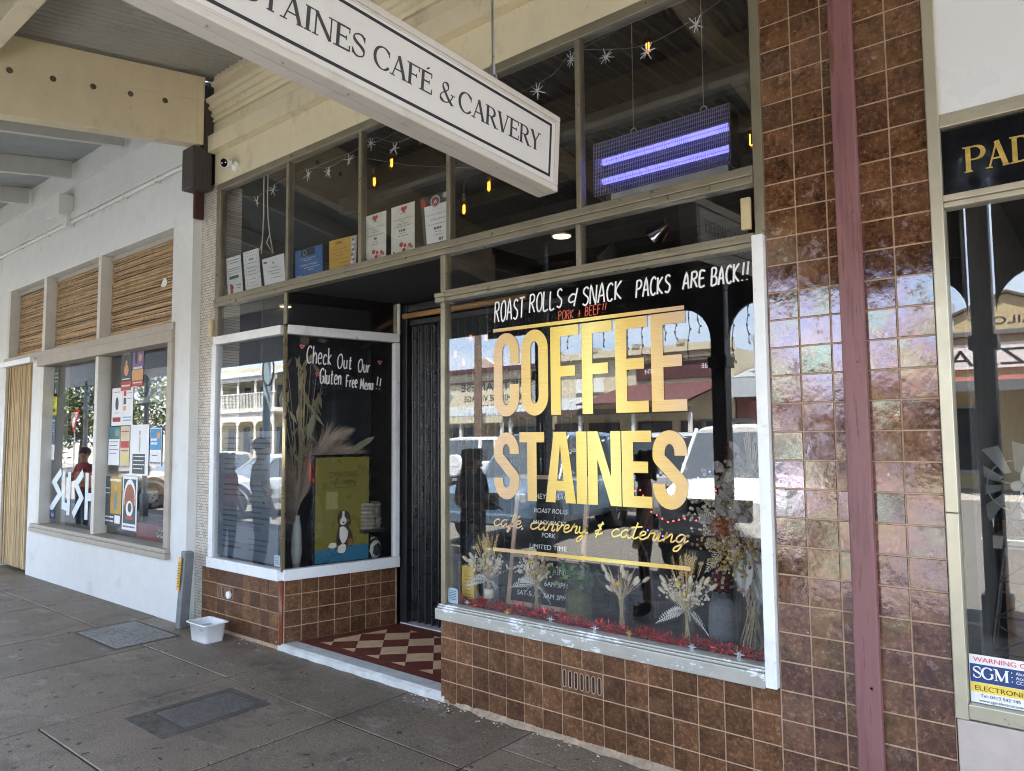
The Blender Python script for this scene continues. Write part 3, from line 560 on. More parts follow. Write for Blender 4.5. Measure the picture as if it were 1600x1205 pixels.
q = MB(); q.box(-6.70, -5.588, .003, .008, .673, 2.704); q.build('pane', pane, dw)
q = MB(); q.obox(rfr(.54, 1.69, -.003), RU*.52, (0, 0, 1.015), (.0025, 0, 0)); q.build('pane', pane, dw)
q = MB()
gf = lambda u, v, d=0: rfr(u, v, .0008+d)
for wd, u0, u1, v, h in (('Check', .195, .425, 2.46, .15), ('Out', .485, .625, 2.43, .13), ('Our', .69, .81, 2.405, .12), ('Gluten', .32, .52, 2.285, .13), ('Free', .575, .68, 2.26, .11), ('Menu', .715, .84, 2.245, .10), ('!!', .87, .92, 2.25, .11)): hand(q, wd, frame(rfr(u0, v, .001), RU, (0, 0, 1)), h, .0105, fit=u1-u0, slope=-.03)
q.build('handwriting', chalk, dw)
q = MB()
for u, v in ((.155, 2.60), (.915, 2.50), (.30, 2.36)):
    q = MB(); q.strip(smoothpath([(u, v-.015), (u-.02, v+.012), (u-.004, v+.018), (u, v+.006), (u+.012, v+.018), (u+.02, v+.01), (u, v-.015)], 3), .007, gf, 0, .0006); q.build('heart_doodle', P('pink pen', (.7, .2, .28), .7), dw)
# big display window
b = bars([(-3.632, -3.595, y0, y1, .655, 2.741), (-1.388, -1.373, y0, y1, .70, 2.741)])
big = b.build('display_window', alu, cafe, bevel=.004)
q = bars([(-3.66, -1.384, -.052, .02, .555, .628), (-3.65, -1.384, -.04, .05, .6285, .643), (-3.65, -1.384, -.03, .05, .6435, .655)]); q.build('sill', greyalu, big, bevel=.004)
q = bars([(-1.383, -1.326, -.048, .05, .562, 2.80)]); q.build('white_post', wframe, big, bevel=.004)
q = MB(); q.box(-3.595, -1.388, .003, .008, .655, 2.742); q.build('pane', pane, big)
goldm, nt, bs = newmat('brushed gold vinyl'); tc = N(nt, 'ShaderNodeTexCoord'); sx = N(nt, 'ShaderNodeSeparateXYZ'); L(nt, tc.outputs['Object'], sx.inputs[0])
tt = mth(nt, 'ADD', mth(nt, 'MULTIPLY', sx.outputs[0], .725), mth(nt, 'MULTIPLY', sx.outputs[2], .1)); tt = mth(nt, 'FRACT', mth(nt, 'ADD', tt, .17))
gc = ramp(nt, tt, [(0, (.50, .33, .22)), (.16, (.58, .38, .12)), (.38, (.74, .54, .08)), (.58, (.86, .76, .24)), (.76, (.68, .45, .08)), (1, (.50, .33, .22))])
gc = mixc(nt, .22, gc, ramp(nt, noise(nt, coords(nt, (2, 2, 120)), 3, 4), [(.35, (.5, .3, .1)), (.65, (.95, .8, .4))])); L(nt, gc, bs.inputs['Base Color'])
bs.inputs['Metallic'].default_value = .35; bs.inputs['Roughness'].default_value = .38
q = MB(); wl = .205; st = .0725
fr = front(0, 0, .0022)
xs6 = [-3.158+i*(1.378-.212)/5 for i in range(6)]
for ch, x, z, h in zip('COFFEE', xs6, [1.922]*6, [.545]*6): block(q, ch, x, .212, h, .074, front(0, z, .0022), 0, .0012)
xx = -3.160
for ch, wd in zip('STAINES', (.208, .196, .226, .074, .226, .19, .208)):
    block(q, ch, xx, wd, .430, .074, front(0, 1.388, .0022), 0, .0012); xx += wd+(1.372-1.328)/6
script(q, 'café, carvery & catering', front(0, 1.214, .0022), .075, -3.172, -1.80, .009)
fr = front(0, 0, .0022)
q.strip([(-3.16, 2.492), (-1.785, 2.486)], .022, fr, 0, .0012); q.strip([(-3.172, 1.062), (-1.785, 1.082)], .022, fr, 0, .0012)
q.build('gold_lettering', goldm, big)
q = MB()
for wd, xa, xb, z, h in (('ROAST', -3.15, -2.90, 2.548, .128), ('ROLLS', -2.855, -2.605, 2.578, .112), ('&', -2.56, -2.50, 2.59, .095), ('SNACK', -2.45, -2.18, 2.575, .105), ('PACKS', -2.08, -1.87, 2.575, .095), ('ARE', -1.79, -1.66, 2.585, .085), ('BACK!!', -1.625, -1.425, 2.58, .092)): hand(q, wd, front(xa, z, .0022), h, .0105, fit=xb-xa, slope=.03)
q.build('handwriting', chalk, big)
q = MB(); hand(q, 'PORK + BEEF!!', front(-2.63, 2.505, .0022), .055, .005, fit=.345, slope=.03); q.build('handwriting', redpen, big)['label'] = 'small red pen writing'
q = MB(); q.box(-3.615, -3.609, .06, 1.1, .60, 3.07); rp = q.build('return_pane', pane, cafe)
q = MB(); hand(q, 'Burgers', frame((-3.6155, .98, 2.36), (0, -1, 0), (0, 0, 1)), .17, .011, fit=.62); q.build('handwriting', P('faint chalk', (.35, .36, .36), .7), rp)
# brass hinge blocks left on the frame
for x0, x1, z0, z1 in ((-1.432, -1.385, 2.835, 3.0), (-6.80, -6.75, 2.79, 2.96)):
    q = MB(); q.box(x0, x1, -.05, -.026, z0, z1); q.tube([((x0+x1)/2, -.051, z0+.02), ((x0+x1)/2, -.055, z0+.02)], .006, 8); q.tube([((x0+x1)/2, -.051, z1-.02), ((x0+x1)/2, -.055, z1-.02)], .006, 8)
    q.build('blind_bracket', P('yellowed ivory metal', (.55, .46, .26), .45, var=.15, chips=(.2, .15, .1), chipscale=30, chipamt=.66), cafe, bevel=.002)
# entry floor and doorstep
def entry():
    m, nt, bs = newmat('encaustic entry tiles'); tc = N(nt, 'ShaderNodeTexCoord'); mp = N(nt, 'ShaderNodeMapping'); mp.inputs['Rotation'].default_value = (0, 0, radians(45)); mp.inputs['Location'].default_value = (.05, .03, 0)
    L(nt, tc.outputs['Object'], mp.inputs[0]); ck = N(nt, 'ShaderNodeTexChecker'); ck.inputs['Scale'].default_value = 1/.215
    ck.inputs[1].default_value = (.74, .50, .30, 1); ck.inputs[2].default_value = (.16, .038, .026, 1); L(nt, mp.outputs[0], ck.inputs[0])
    c = mixc(nt, .35, ck.outputs[0], ramp(nt, noise(nt, tc.outputs['Object'], 14, 7, .7), [(.3, (.35, .3, .27)), (.7, (1.2, 1.15, 1.1))]), 'MULTIPLY')
    L(nt, c, bs.inputs['Base Color']); bs.inputs['Roughness'].default_value = .5; return m
b = MB(); mar = P('maroon border tile', (.15, .036, .025), .5, var=.2, scale=12)
out = [(-5.55, .132), (-3.62, .132), (-3.62, 1.10), (-5.325, 1.10)]; inn = [(-5.36, .24), (-3.75, .24), (-3.75, .98), (-5.20, .98)]
b.k = 1
for i in range(4):
    j = (i+1) % 4; b.face([(*out[i], .052), (*out[j], .052), (*inn[j], .052), (*inn[i], .052)])
b.k = 0; b.face([(*p, .052) for p in inn]); b.k = 1
for i in range(4):
    j = (i+1) % 4; b.face([(*out[j], .052), (*out[i], .052), (*out[i], -.05), (*out[j], -.05)])
b.build('entry_floor', [entry(), mar], cafe)
b = MB(); n_ = 24
for i in range(n_):
    x0, x1 = -5.60+i*1.99/n_, -5.60+(i+1)*1.99/n_; j0, j1 = .006*sin(i*1.7), .006*sin((i+1)*1.7)
    b.idx([(x0, -.018+j0, -.05), (x1, -.018+j1, -.05), (x1, .13, -.05), (x0, .13, -.05), (x0, -.012+j0, .038), (x1, -.012+j1, .038), (x0, .012, .054), (x1, .012, .054), (x1, .13, .055), (x0, .13, .055)],
          [(0, 1, 5, 4), (4, 5, 7, 6), (6, 7, 8, 9), (3, 2, 8, 9)] + ([(0, 4, 6, 9, 3)] if i == 0 else []) + ([(1, 2, 8, 7, 5)] if i == n_-1 else []))
b.build('doorstep', stonem, cafe)
b = MB(); b.box(-5.3, -3.4, 1.101, 1.30, -.05, .062); b.build('threshold', stonem, cafe, bevel=.004)
# concertina gate
gate = thing('security_gate', 'black concertina security gate drawn across the recessed entry', 'gate', (-4.6, 1.18, .06))
b = MB(); n_ = 44; xs = lin(-5.22, -3.30, n_)
for i in range(n_):
    ya, yb = (1.15, 1.21) if i % 2 else (1.21, 1.15); b.face([(xs[i], ya, .075), (xs[i+1], yb, .075), (xs[i+1], yb, 2.86), (xs[i], ya, 2.86)])
for i in range(0, n_, 2): b.tube([(xs[i+1], 1.145, .075), (xs[i+1], 1.145, 2.86)], .009, 6)
b.build('slat_curtain', P('black gate vinyl', (.011, .012, .015), .3, var=.08), gate)
b = MB(); b.box(-5.315, -5.225, 1.11, 1.2, .06, 3.07); b.build('gate_post', black, gate, bevel=.004)
b = MB(); b.box(-5.22, -3.3, 1.12, 1.2, 3.00, 3.07); b.box(-5.22, -3.3, 1.14, 1.2, 2.87, 2.92); b.build('head_rail', black, gate, bevel=.004)
b = MB(); b.tube([(-5.24, 1.09, 2.955), (-3.72, 1.09, 2.955)], .028, 12); b.build('timber_rod', timber, gate, True)
# ------------------------------------------------------------------ the white shop to the left
su = thing('white_shop', 'white rendered shop with greige window frames and reed covered doorway', 'shop', (-10, 0, 0))
yf, yb = -.10, .25
b = bars([(-7.46, -7.05, yf, yb, -.1, 4.0), (-11.13, -7.4605, yf, yb, -.1, .60), (-14.6, -7.05, yf, yb, 4.0005, 5.7), (-14.6, -12.56, yf, yb, -.1, 4.0), (-12.5595, -11.45, yf, yb, 2.99, 2.995)])
b.box(-11.45, -11.1305, yf, yb, -.1, 3.0)
b.build('wall', white, su)
b = bars([(-14.6, -7.05, yf-.02, yf, 5.06, 5.10), (-14.6, -7.05, yf-.045, yf, 4.60, 4.655), (-14.6, -7.05, yf-.03, yf, 4.6555, 4.71), (-14.6, -7.03, yf-.006, yf, 3.99, 4.02)])
b.build('moulding', white, su, bevel=.006)
mp_ = P('cream white paint', (.60, .58, .52), .5, var=.06, chips=(.33, .29, .23), chipscale=24, chipamt=.66, dirt=(.38, .34, .28), dirtscale=4, dirtamt=.6)
for x0, x1, z0, z1 in ((-9.34, -9.255, .70, 2.785), (-11.13, -11.03, .70, 2.785), (-9.34, -9.255, 2.996, 3.998), (-11.13, -11.03, 2.996, 3.998), (-12.56, -12.47, 2.996, 3.998)): b = MB(); b.box(x0, x1, yf-.004, .05, z0, z1); b.build('mullion', mp_, su, bevel=.004)
b = bars([(-11.2, -7.375, -.135, .06, 2.79, 2.91), (-12.6, -7.375, -.125, .06, 2.911, 2.993), (-11.2, -7.36, -.165, .06, .60, .655), (-11.2, -7.37, -.15, .06, .6555, .70), (-7.475, -7.375, -.13, .06, .7005, 2.7895)])
b.build('window_frame', greige, su, bevel=.006)
for x0, x1 in ((-9.255, -7.475), (-11.03, -9.34)):
    q = MB(); q.box(x0, x1, .028, .034, .70, 2.79); wq = q.build('window', pane, su)
    if x1 < -9: suwin = wq
q = MB()
for ch, u, pts in (('S', -10.95, "3.4,10 .6,7.2 3.2,4.4 -.6,.2"), ('U', -10.60, ".4,10 .4,1.6 2.4,1.2;2.6,10 2.4,-.6"), ('S', -10.20, "3.0,10 .4,7.2 2.6,4.0 -.4,-.4"), ('H', -9.84, ".2,10 .2,-1;2.6,10 2.6,-1.4;.2,4.4 2.6,4.4")):
    for k_, stt in enumerate(pts.split(';')):
        q.strip([(u+float(p.split(',')[0])*.085, .87+float(p.split(',')[1])*.052) for p in stt.split()], .098, front(0, 0, .0265), 0, .0006+k_*.0002)
q.build('painted_lettering', P('pale blue white paint', (.66, .74, .76), .6, var=.06), suwin)
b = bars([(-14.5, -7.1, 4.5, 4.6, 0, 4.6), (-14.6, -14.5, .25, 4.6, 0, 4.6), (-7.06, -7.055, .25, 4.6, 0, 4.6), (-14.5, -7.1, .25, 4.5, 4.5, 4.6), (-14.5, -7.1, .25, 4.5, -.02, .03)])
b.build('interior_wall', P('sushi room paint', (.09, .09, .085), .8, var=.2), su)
b = bars([(-14.6, -7.06, .0, .3, 5.701, 7.0), (-14.6, -7.06, .3, 9, 5.0, 5.2)]); b.build('parapet', white, su)
b = MB(); b.tube([(-14.6, yf-.035, 4.565), (-7.1, yf-.035, 4.565)], .022, 10)
for x in (-13, -12, -11, -9.6, -8.6, -7.8): b.box(x, x+.03, yf-.06, yf, 4.535, 4.595)
b.build('conduit', white, su)
b = bars([(-10.62, -10.2, yf-.17, yf, 4.66, 4.93), (-10.5, -10.4, yf-.06, yf, 4.93, 4.96), (-10.25, -10.12, yf-.10, yf-.001, 4.50, 4.62)]); b.build('junction_box', white, su, bevel=.008)
# timber bench inside the glass
t = thing('window_bench', 'pine window bench behind the painted glass of the white shop', 'bench', (-9.4, .5, .03))
b = bars([(-11.0, -7.6, .30, .345, 1.17, 1.37), (-11.0, -7.6, .346, .75, 1.33, 1.365)]); b.build('bench_top', timber, t, bevel=.004)
b = bars([(x, x+.06, .45, .51, .03, 1.169) for x in (-10.8, -9.3, -7.9)]); b.build('leg', black, t)
# bamboo blinds
bam = P('split bamboo', (.40, .26, .13), .55, var=.2, scale=10, island=.42)
bamb = P('bamboo backing', (.05, .03, .016), .8)
for i, (x0, x1, lb) in enumerate(((-9.255, -7.46, 'bamboo blind with a torn white sticker on it, right of the three'), (-11.03, -9.34, 'bamboo blind in the middle of the three upper openings'), (-12.47, -11.13, 'narrow looking bamboo blind above the reed covered doorway'))):
    t = thing('bamboo_blind', lb, 'blind', ((x0+x1)/2, .05, 3.0), 'bamboo blinds in the upper windows'); q = MB(); z = 3.0; k_ = 0
    while z < 3.93:
        h = rnd.uniform(.011, .019); zz = [z+rnd.uniform(-.006, .006)+.004*sin(k_*1.3) for _ in range(5)]; xs = lin(x0+.005, x1-.005, 4); yy = .028+rnd.uniform(-.004, .004)
        v = []
        for a in range(5): v += [(xs[a], yy-.006, zz[a]), (xs[a], yy-.006, zz[a]+h), (xs[a], yy+.004, zz[a]+h), (xs[a], yy+.004, zz[a])]
        q.idx(v, [(a*4+c, (a+1)*4+c, (a+1)*4+(c+1) % 4, a*4+(c+1) % 4) for a in range(4) for c in range(4)]+[(0, 1, 2, 3), (16, 19, 18, 17)])
        z += h+rnd.uniform(.002, .009); k_ += 1
    q.build('slats', bam, t); q = MB(); q.box(x0, x1, .045, .055, 3.0, 3.99); q.build('backing', bamb, t)
    q = MB(); q.box(x0+.02, x1-.02, .0, .04, 3.93, 3.985); q.build('head_rail', greige, t)
    if i == 0:
        q = MB(); q.prism([(-.07, -.03), (-.03, .03), (.02, .055), (.07, .015), (.06, -.03), (.0, -.045)], front(-7.9, 3.49, .018), 0, .002); q.build('torn_sticker', P('white paper', (.78, .79, .80), .7, var=.03), t)
# reed curtain over the doorway
t = thing('reed_curtain', 'straw coloured reed curtain hanging in the doorway of the white shop', 'curtain', (-12.0, -.06, 0)); q = MB()
reed = P('dry reeds', (.46, .34, .18), .6, var=.22, scale=5, grain=(8, 8, .7), island=.35)
x = -12.56
while x < -11.47:
    wv = rnd.uniform(.012, .026); yy = -.075+rnd.uniform(-.018, .018); q.tube([(x, yy, .05), (x+rnd.uniform(-.012, .012), yy+rnd.uniform(-.01, .01), 1.2), (x+rnd.uniform(-.008, .008), yy, 2.86)], [wv*.6, wv*.55, wv*.5], 6); x += wv*.95
q.build('reeds', reed, t)
q = MB(); q.box(-12.6, -11.36, -.17, -.1005, 2.86, 2.935); q.build('header', wframe, t, bevel=.006)
q = MB(); q.box(-12.56, -11.46, -.04, -.03, .02, 2.85); q.build('backing', P('reed backing', (.06, .04, .025), .9), t)
# grey guard on the downpipe foot, red pipe stub, tarred timber corbel
t = thing('pipe_guard', 'grey steel guard leaning in the corner with a yellow strip on it', 'pipe guard', (-6.95, -.17, 0))
q = MB(); q.bar((-6.98, -.16, .0), (-6.93, -.14, .72), .085, .09, (0, 1, 0)); q.build('steel_channel', P('grey painted steel', (.17, .18, .19), .5, var=.25, bump=.2, dirt=(.08, .08, .08), dirtscale=6, dirtamt=.6), t, bevel=.006)
q = MB(); q.bar((-6.972, -.2105, .36), (-6.945, -.203, .67), .045, .006, (0, 1, 0)); yel = q.build('yellow_strip', P('safety yellow', (.75, .40, .03), .5, var=.1), t)
q = MB()
for z in lin(.40, .62, 9): q.bar((-6.985+(z-.36)*.085, -.2155, z), (-6.945+(z-.36)*.085, -.2155, z), .004, .006, (0, 0, 1))
q.build('print', inkblack, yel)
q = MB(); q.box(-6.955, -6.905, -.16, -.06, 3.97, 4.26); tag(q.build('downpipe_stub', P('oxide red pipe', (.05, .015, .012), .4, var=.3), bevel=.012), 'short oxide red pipe end below the black timber corbel', 'pipe')
q = MB(); q.box(-7.03, -6.80, -.24, -.045, 4.245, 4.66); q.box(-6.96, -6.80, -.135, -.0, 4.6605, 5.3)
tag(q.build('timber_corbel', darkwood, bevel=.01), 'blackened timber corbel block under the end of the cream beam', 'corbel')
# ------------------------------------------------------------------ cafe verandah
def roofz(y): return 5.42+.165*y
ver = thing('cafe_verandah', 'cream beamed verandah roofed with corrugated iron, charcoal posts at the kerb', 'verandah', (-3, -2, 5))
def corrugated(x0, x1, y0, y1, zf, pitch=.080, amp=.017, th=.0015):
    q = MB(); n_ = int((x1-x0)/pitch*10); xs = lin(x0, x1, n_)
    A = [(x, amp*(1-1.9*abs(sin(pi*x/pitch))**.8)) for x in xs]; v = []
    for x, dz in A: v += [(x, y0, zf(y0)+dz), (x, y1, zf(y1)+dz), (x, y0, zf(y0)+dz+th), (x, y1, zf(y1)+dz+th)]
    q.idx(v, [f for i in range(n_) for f in ((i*4, i*4+1, i*4+5, i*4+4), (i*4+2, i*4+6, i*4+7, i*4+3))]); return q
corrugated(-6.95, 6.0, -4.35, .10, lambda y: roofz(y)+.012).build('iron_roof', corr, ver, True)
b = MB(); b.obox((-6.855, -2.25, 4.92+.16*-2.25), (.075, 0, 0), (0, 2.1, .161*2.1), (0, 0, .217)); b.obox((-6.851, -2.25, 5.265+.169*-2.25), (.075, 0, 0), (0, 2.1, .169*2.1), (0, 0, .124)); b.obox((-6.80, -.19, 4.99), (.032, 0, 0), (0, .03, .005), (0, 0, .32))
eb = b.build('end_beam', cream, ver, bevel=.005)
for i in range(6): y = -.536-.314*i; b = MB(); b.tube([(-6.785, y, 5.072+.158*y), (-6.773, y, 5.072+.158*y)], .025, 10); b.build('bolt', P('rusty bolt', (.09, .055, .035), .6, var=.3), eb)
b = MB(); b.box(-6.77, 6, -2.10, -1.98, roofz(-2.04)-.36, roofz(-2.1)-.004); b.build('purlin', cream, ver, bevel=.006)
b = MB(); b.box(-6.77, 6, -3.2, -3.12, roofz(-3.2)-.14, roofz(-3.2)-.004); b.build('purlin', cream, ver, bevel=.006)
b = MB()
for x in (-4.6, -2.4, .6, 3.0): b.obox((x, -2.2, roofz(-2.2)-.10), (.045, 0, 0), (0, 2.0, .33), (0, 0, .09))
b.build('rafter', cream, ver)
PX = [-5.95, -3.43, -.90, 1.62, 4.14]
b = MB(); b.box(-6.93, 6, -4.34, -4.14, 4.40, 4.70); b.build('street_beam', postblack, ver)
def valance(x0, x1, y, zt, zb, rc, parts=14):
    """dark frieze board with rounded corners between two posts"""
    pts = [(x0, zt), (x0, zb-rc*1.1)]+[(x0+rc-rc*cos(radians(a)), zb-rc*1.1+rc*1.1*sin(radians(a))) for a in lin(0, 90, 8)][1:]
    pts += [(x1-rc+rc*sin(radians(a)), zb-rc*1.1+rc*1.1*cos(radians(a))) for a in lin(0, 90, 8)]+[(x1, zt)]
    q = MB(); q.prism([(p[0], p[1]) for p in pts], front(0, 0, y), -.02, .02); return q
for i in range(len(PX)-1): valance(PX[i]+.11, PX[i+1]-.11, -4.24, 4.40, 3.26, .34).build('valance', postblack, ver)
b = MB(); b.box(-6.93, PX[0]-.11, -4.26, -4.22, 3.2, 4.40); b.build('valance', postblack, ver)
for x in PX:
    b = MB(); b.box(x-.085, x+.085, -4.325, -4.155, -.005, 4.40); b.box(x-.115, x+.115, -4.355, -4.125, -.004, .35); b.box(x-.115, x+.115, -4.355, -4.125, 2.55, 2.68); b.build('post', postblack, ver, bevel=.012)
# icicle lights on the valance
t = thing('icicle_lights', 'dark icicle light string hanging from the verandah frieze, reflected in the window', 'string lights', (-3, -4.2, 3.3)); q = MB(); r_ = random.Random(3)
q.tube([(-5.8, -4.19, 3.42), (-3.5, -4.19, 3.42), (-1.0, -4.19, 3.42)], .006, 4)
x = -5.5
while x < -1.2:
    l = r_.uniform(.35, .85); pts = [(x, -4.19, 3.42)]
    for k_ in range(1, 7): pts.append((x+r_.uniform(-.02, .02), -4.19, 3.42-l*k_/6))
    q.tube(pts, .005, 4)
    for k_ in range(1, 7): q.ball((pts[k_][0]+.012, -4.19, pts[k_][2]), (.008, .008, .016), 5)
    x += r_.uniform(.13, .22)
q.build('drops', inkblack, t)
# ------------------------------------------------------------------ the neighbouring verandah
nv = thing('grey_verandah', 'verandah of pale rafters and blue grey iron over the white shop', 'verandah', (-11, -2, 5))
corrugated(-30, -6.96, -4.35, .12, lambda y: 5.40+.165*y).build('iron_roof', corr2, nv, True)
raf = P('pale grey paint', (.52, .53, .50), .5, var=.05, dirt=(.33, .31, .27), dirtscale=3, dirtamt=.62)
for k_ in range(10):
    x = -8.62-k_*1.555
    b = MB(); b.obox((x, -2.2, 5.275+.165*-2.2), (.035, 0, 0), (0, 2.05, .338), (0, 0, .11)); b.build('rafter', raf, nv, bevel=.004)
b = MB(); b.box(-30, -6.95, -4.34, -4.16, 4.3, 4.62); b.build('street_beam', raf, nv); b = MB(); b.box(-30, -6.96, -4.28, -4.22, 3.28, 4.3); b.build('valance', postblack, nv)
for x in (-17.9, -21.5, -25.1):
    b = MB(); b.lathe((x, -4.25, 0), [(.10, 0), (.10, .5), (.065, .55), (.055, 2.6), (.11, 2.64), (.11, 2.7), (.06, 2.74), (.06, 3.4)], 14); b.build('post', P('grey green post', (.20, .22, .21), .45, var=.1), nv, True)
    for s in (-1, 1):
        q = MB(); r_ = random.Random(int(x))
        for j in range(46):
            a = r_.uniform(0, 1); c_ = r_.uniform(0, 1-a); q.ball((x+s*(.08+a*.75), -4.25, 3.27-c_*.62), (.03, .012, .03), 5)
        q.build('lace_bracket', postblack, nv)
# ------------------------------------------------------------------ hanging sign
sd = Vector((-.057, -.995, .077)).normalized(); S0 = Vector((-2.056, -.75, 3.372)); su_ = Vector((sd.y, -sd.x, 0)).normalized(); 
nS = Vector((-sd.y, sd.x, 0)).normalized(); nS = nS if nS.x > 0 else -nS; sup = nS.cross(sd); sup = sup if sup.z > 0 else -sup
LEN = 2.42; H = .388
sfr = lambda u, v, d=0: S0-sd*u+sup*v+nS*d                # u runs to the reader's right (towards the shop), v up
sign = thing('hanging_sign', 'long white box sign with black serif lettering hung across the footpath', 'sign', tuple(S0))
cream2 = P('sign frame paint', (.54, .52, .48), .4, var=.04, chips=(.16, .14, .12), chipscale=26, chipamt=.665, dirt=(.38, .36, .31), dirtscale=3, dirtamt=.56)
def sbox(q, u0, u1, v0, v1, d0, d1): q.idx([sfr(a, c, d) for d in (d0, d1) for a, c in ((u0, v0), (u1, v0), (u1, v1), (u0, v1))], [(0, 3, 2, 1), (4, 5, 6, 7), (0, 1, 5, 4), (1, 2, 6, 5), (2, 3, 7, 6), (3, 0, 4, 7)])
q = MB(); sbox(q, -LEN+.03, -.03, -H+.03, -.03, -.115, -.008); q.build('face_panel', P('white sign face', (.62, .62, .61), .35, var=.02, chips=(.35, .33, .3), chipscale=18, chipamt=.67, dirt=(.50, .49, .45), dirtscale=2.5, dirtamt=.56, grain=(1, 1, .5)), sign)
q = MB()
for d0, d1 in ((-.125, -.0615), (-.0610, .0)):
    sbox(q, -LEN, 0, -.03, 0, d0, d1); sbox(q, -LEN, 0, -H, -H+.03, d0, d1); sbox(q, -.03, 0, -H+.0301, -.0301, d0, d1); sbox(q, -LEN, -LEN+.03, -H+.0301, -.0301, d0, d1)
sbox(q, -LEN+.02, -.02, -.042, -.0302, -.1, -.004); sbox(q, -LEN+.02, -.02, -H+.0302, -H+.042, -.1, -.004)
q.build('frame', cream2, sign, bevel=.005)
q = MB(); f2 = lambda u, v, d=0: sfr(u, v, -.0075+d)
q.strip([(-LEN+.07, -.062), (-.062, -.062), (-.062, -H+.068), (-LEN+.07, -H+.068)], .013, f2, 0, .0012, True); q.build('border_line', inkblack, sign)
q = MB(); f2b = lambda u, v, d=0: sfr(u, v-.226+.014*u, -.0075+d)
ink = P('charcoal ink', (.035, .035, .04), .5, var=.1)
serif(q, 'CARVERY', f2b, .09, -.672, -.137, 1.15); serif(q, '&', f2b, .09, -.785, -.70, 1.1); serif(q, 'CAFÉ', f2b, .09, -1.118, -.82, 1.15); serif(q, 'STAINES', f2b, .092, -1.655, -1.155, 1.15); serif(q, 'COFFEE', f2b, .092, -2.2, -1.73, 1.15)
q.build('lettering', ink, sign)
r_ = random.Random(5)
for i in range(9): u = -.12-i*.27; p = sfr(u, -H-.0005, -.04); q = MB(); q.tube([p, p-Vector((0, 0, .003))], .0045, 8); q.build('screw', steel, sign)
for u in (-.42, -2.1):
    p = sfr(u, .0, -.06); q = MB(); q.tube([p+Vector((0, 0, .01)), (p.x, p.y, roofz(p.y)-.02)], .0065, 8); q.box(p.x-.02, p.x+.02, p.y-.006, p.y+.006, p.z-.004, p.z+.05); q.tube([p+Vector((0, 0, .05)), p+Vector((0, 0, .10))], .013, 8); q.build('hanger_rod', steel, sign)
# ------------------------------------------------------------------ security camera on the fascia
t = thing('security_camera', 'small white security camera with black lens face on the cream fascia', 'camera', (-6.42, -.06, 4.42))
q = MB(); q.tube([(-6.39, -.02, 4.40), (-6.39, -.045, 4.40)], .045, 16); q.tube([(-6.39, -.04, 4.40), (-6.41, -.075, 4.41)], .016, 8); q.build('bracket', whitep, t, True, .002)
dv = Vector((.10, -.30, -.09)).normalized(); c_ = Vector((-6.43, -.09, 4.425)); q = MB(); q.tube([c_-dv*.045, c_+dv*.035, c_+dv*.045], [.040, .046, .043], 18); q.build('body', whitep, t, True)
q = MB(); q.tube([c_+dv*.0455, c_+dv*.050], .040, 18); ln = q.build('lens_face', P('gloss black', (.01, .01, .012), .12), t)
a = dv.cross(Vector((0, 0, 1))).normalized()
for s in (-1, 1): q = MB(); q.ball(c_+dv*.051+a*s*.022, .007, 8); q.build('led', whitep, ln)
# ------------------------------------------------------------------ timber cover strip on the pier
pink = P('worn plum paint', (.205, .092, .094), .5, var=.07, scale=3, chips=(.13, .055, .03), chipscale=3.0, chipamt=.575, dirt=(.105, .042, .048), dirtscale=2.0, dirtamt=.50, grain=(13, 13, .8), bump=.15, bscale=8)
q = MB()
zz = lin(-.05, 4.9, 60)
L_ = [(-.972+.0035*sin(z*1.1), -.868+.004*sin(z*.9+1)) for z in zz]; v = []
for z, (a, c_) in zip(zz, L_): v += [(a, -.012, z), (a, -.055, z), (c_, -.055, z), (c_, -.012, z)]
q.idx(v, [(i*4+k, (i+1)*4+k, (i+1)*4+(k+1) % 4, i*4+(k+1) % 4) for i in range(60) for k in range(4)]+[(0, 1, 2, 3), (240, 243, 242, 241)])
cs = tag(q.build('cover_strip', pink, bevel=.006), 'tall plum painted timber strip fixed up the brown tiled pier', 'timber strip')
for z, x in ((2.82, -.895), (2.12, -.902), (.66, -.9)): q = MB(); q.tube([(x, -.0553, z), (x, -.0575, z)], .006, 8); q.build('screw', P('painted screw', (.12, .05, .055), .5), cs)
# ------------------------------------------------------------------ shop to the right
rs = thing('right_shop', 'shopfront at the right edge with black gold lettered sign and aluminium frame', 'shop', (.5, 0, 0))
palealu = P('champagne aluminium', (.50, .47, .36), .35, metal=.5, var=.06, chips=(.22, .2, .15), chipscale=30, chipamt=.69, dirt=(.36, .32, .22), dirtscale=3, dirtamt=.6)
b = bars([(-.584, -.535, -.03, .06, .598, 1.45), (-.584, -.535, -.03, .06, 1.4515, 4.7), (-.535, 3, -.03, .06, .604, .665), (-.535, 3, -.02, .06, 2.77, 2.795), (-.535, 3, -.03, .06, 2.7955, 2.825), (-.535, 3, -.03, .06, 3.125, 3.165), (-.535, 3, -.018, .06, 3.1655, 3.19)]); b.build('window_frame', palealu, rs, bevel=.004)
b = bars([(-.535, 3, -.012, .06, 3.191, 5.4)]); b.build('white_panel', P('white enamel panel', (.70, .72, .73), .3, var=.015, scale=1), rs)
b = bars([(-.535, 3, .0, .01, 2.826, 3.124)]); sp = b.build('sign_glass', P('black gloss glass', (.008, .008, .010), .08, var=.1), rs)
gold2 = P('gold leaf', (.62, .44, .12), .35, metal=.55, var=.25, scale=30)
for ch, x, w_ in zip('PADDY', (-.455, -.372, -.285, -.195, -.10), (.085,)*5): serif(q, ch, front(0, 2.912+.0*x, -.0008), .112, x, x+.082, 1.35)
q.build('gold_lettering', gold2, sp)
b = bars([(-.535, 3, .012, .018, .666, 2.769)]); rw = b.build('window', pane, rs)
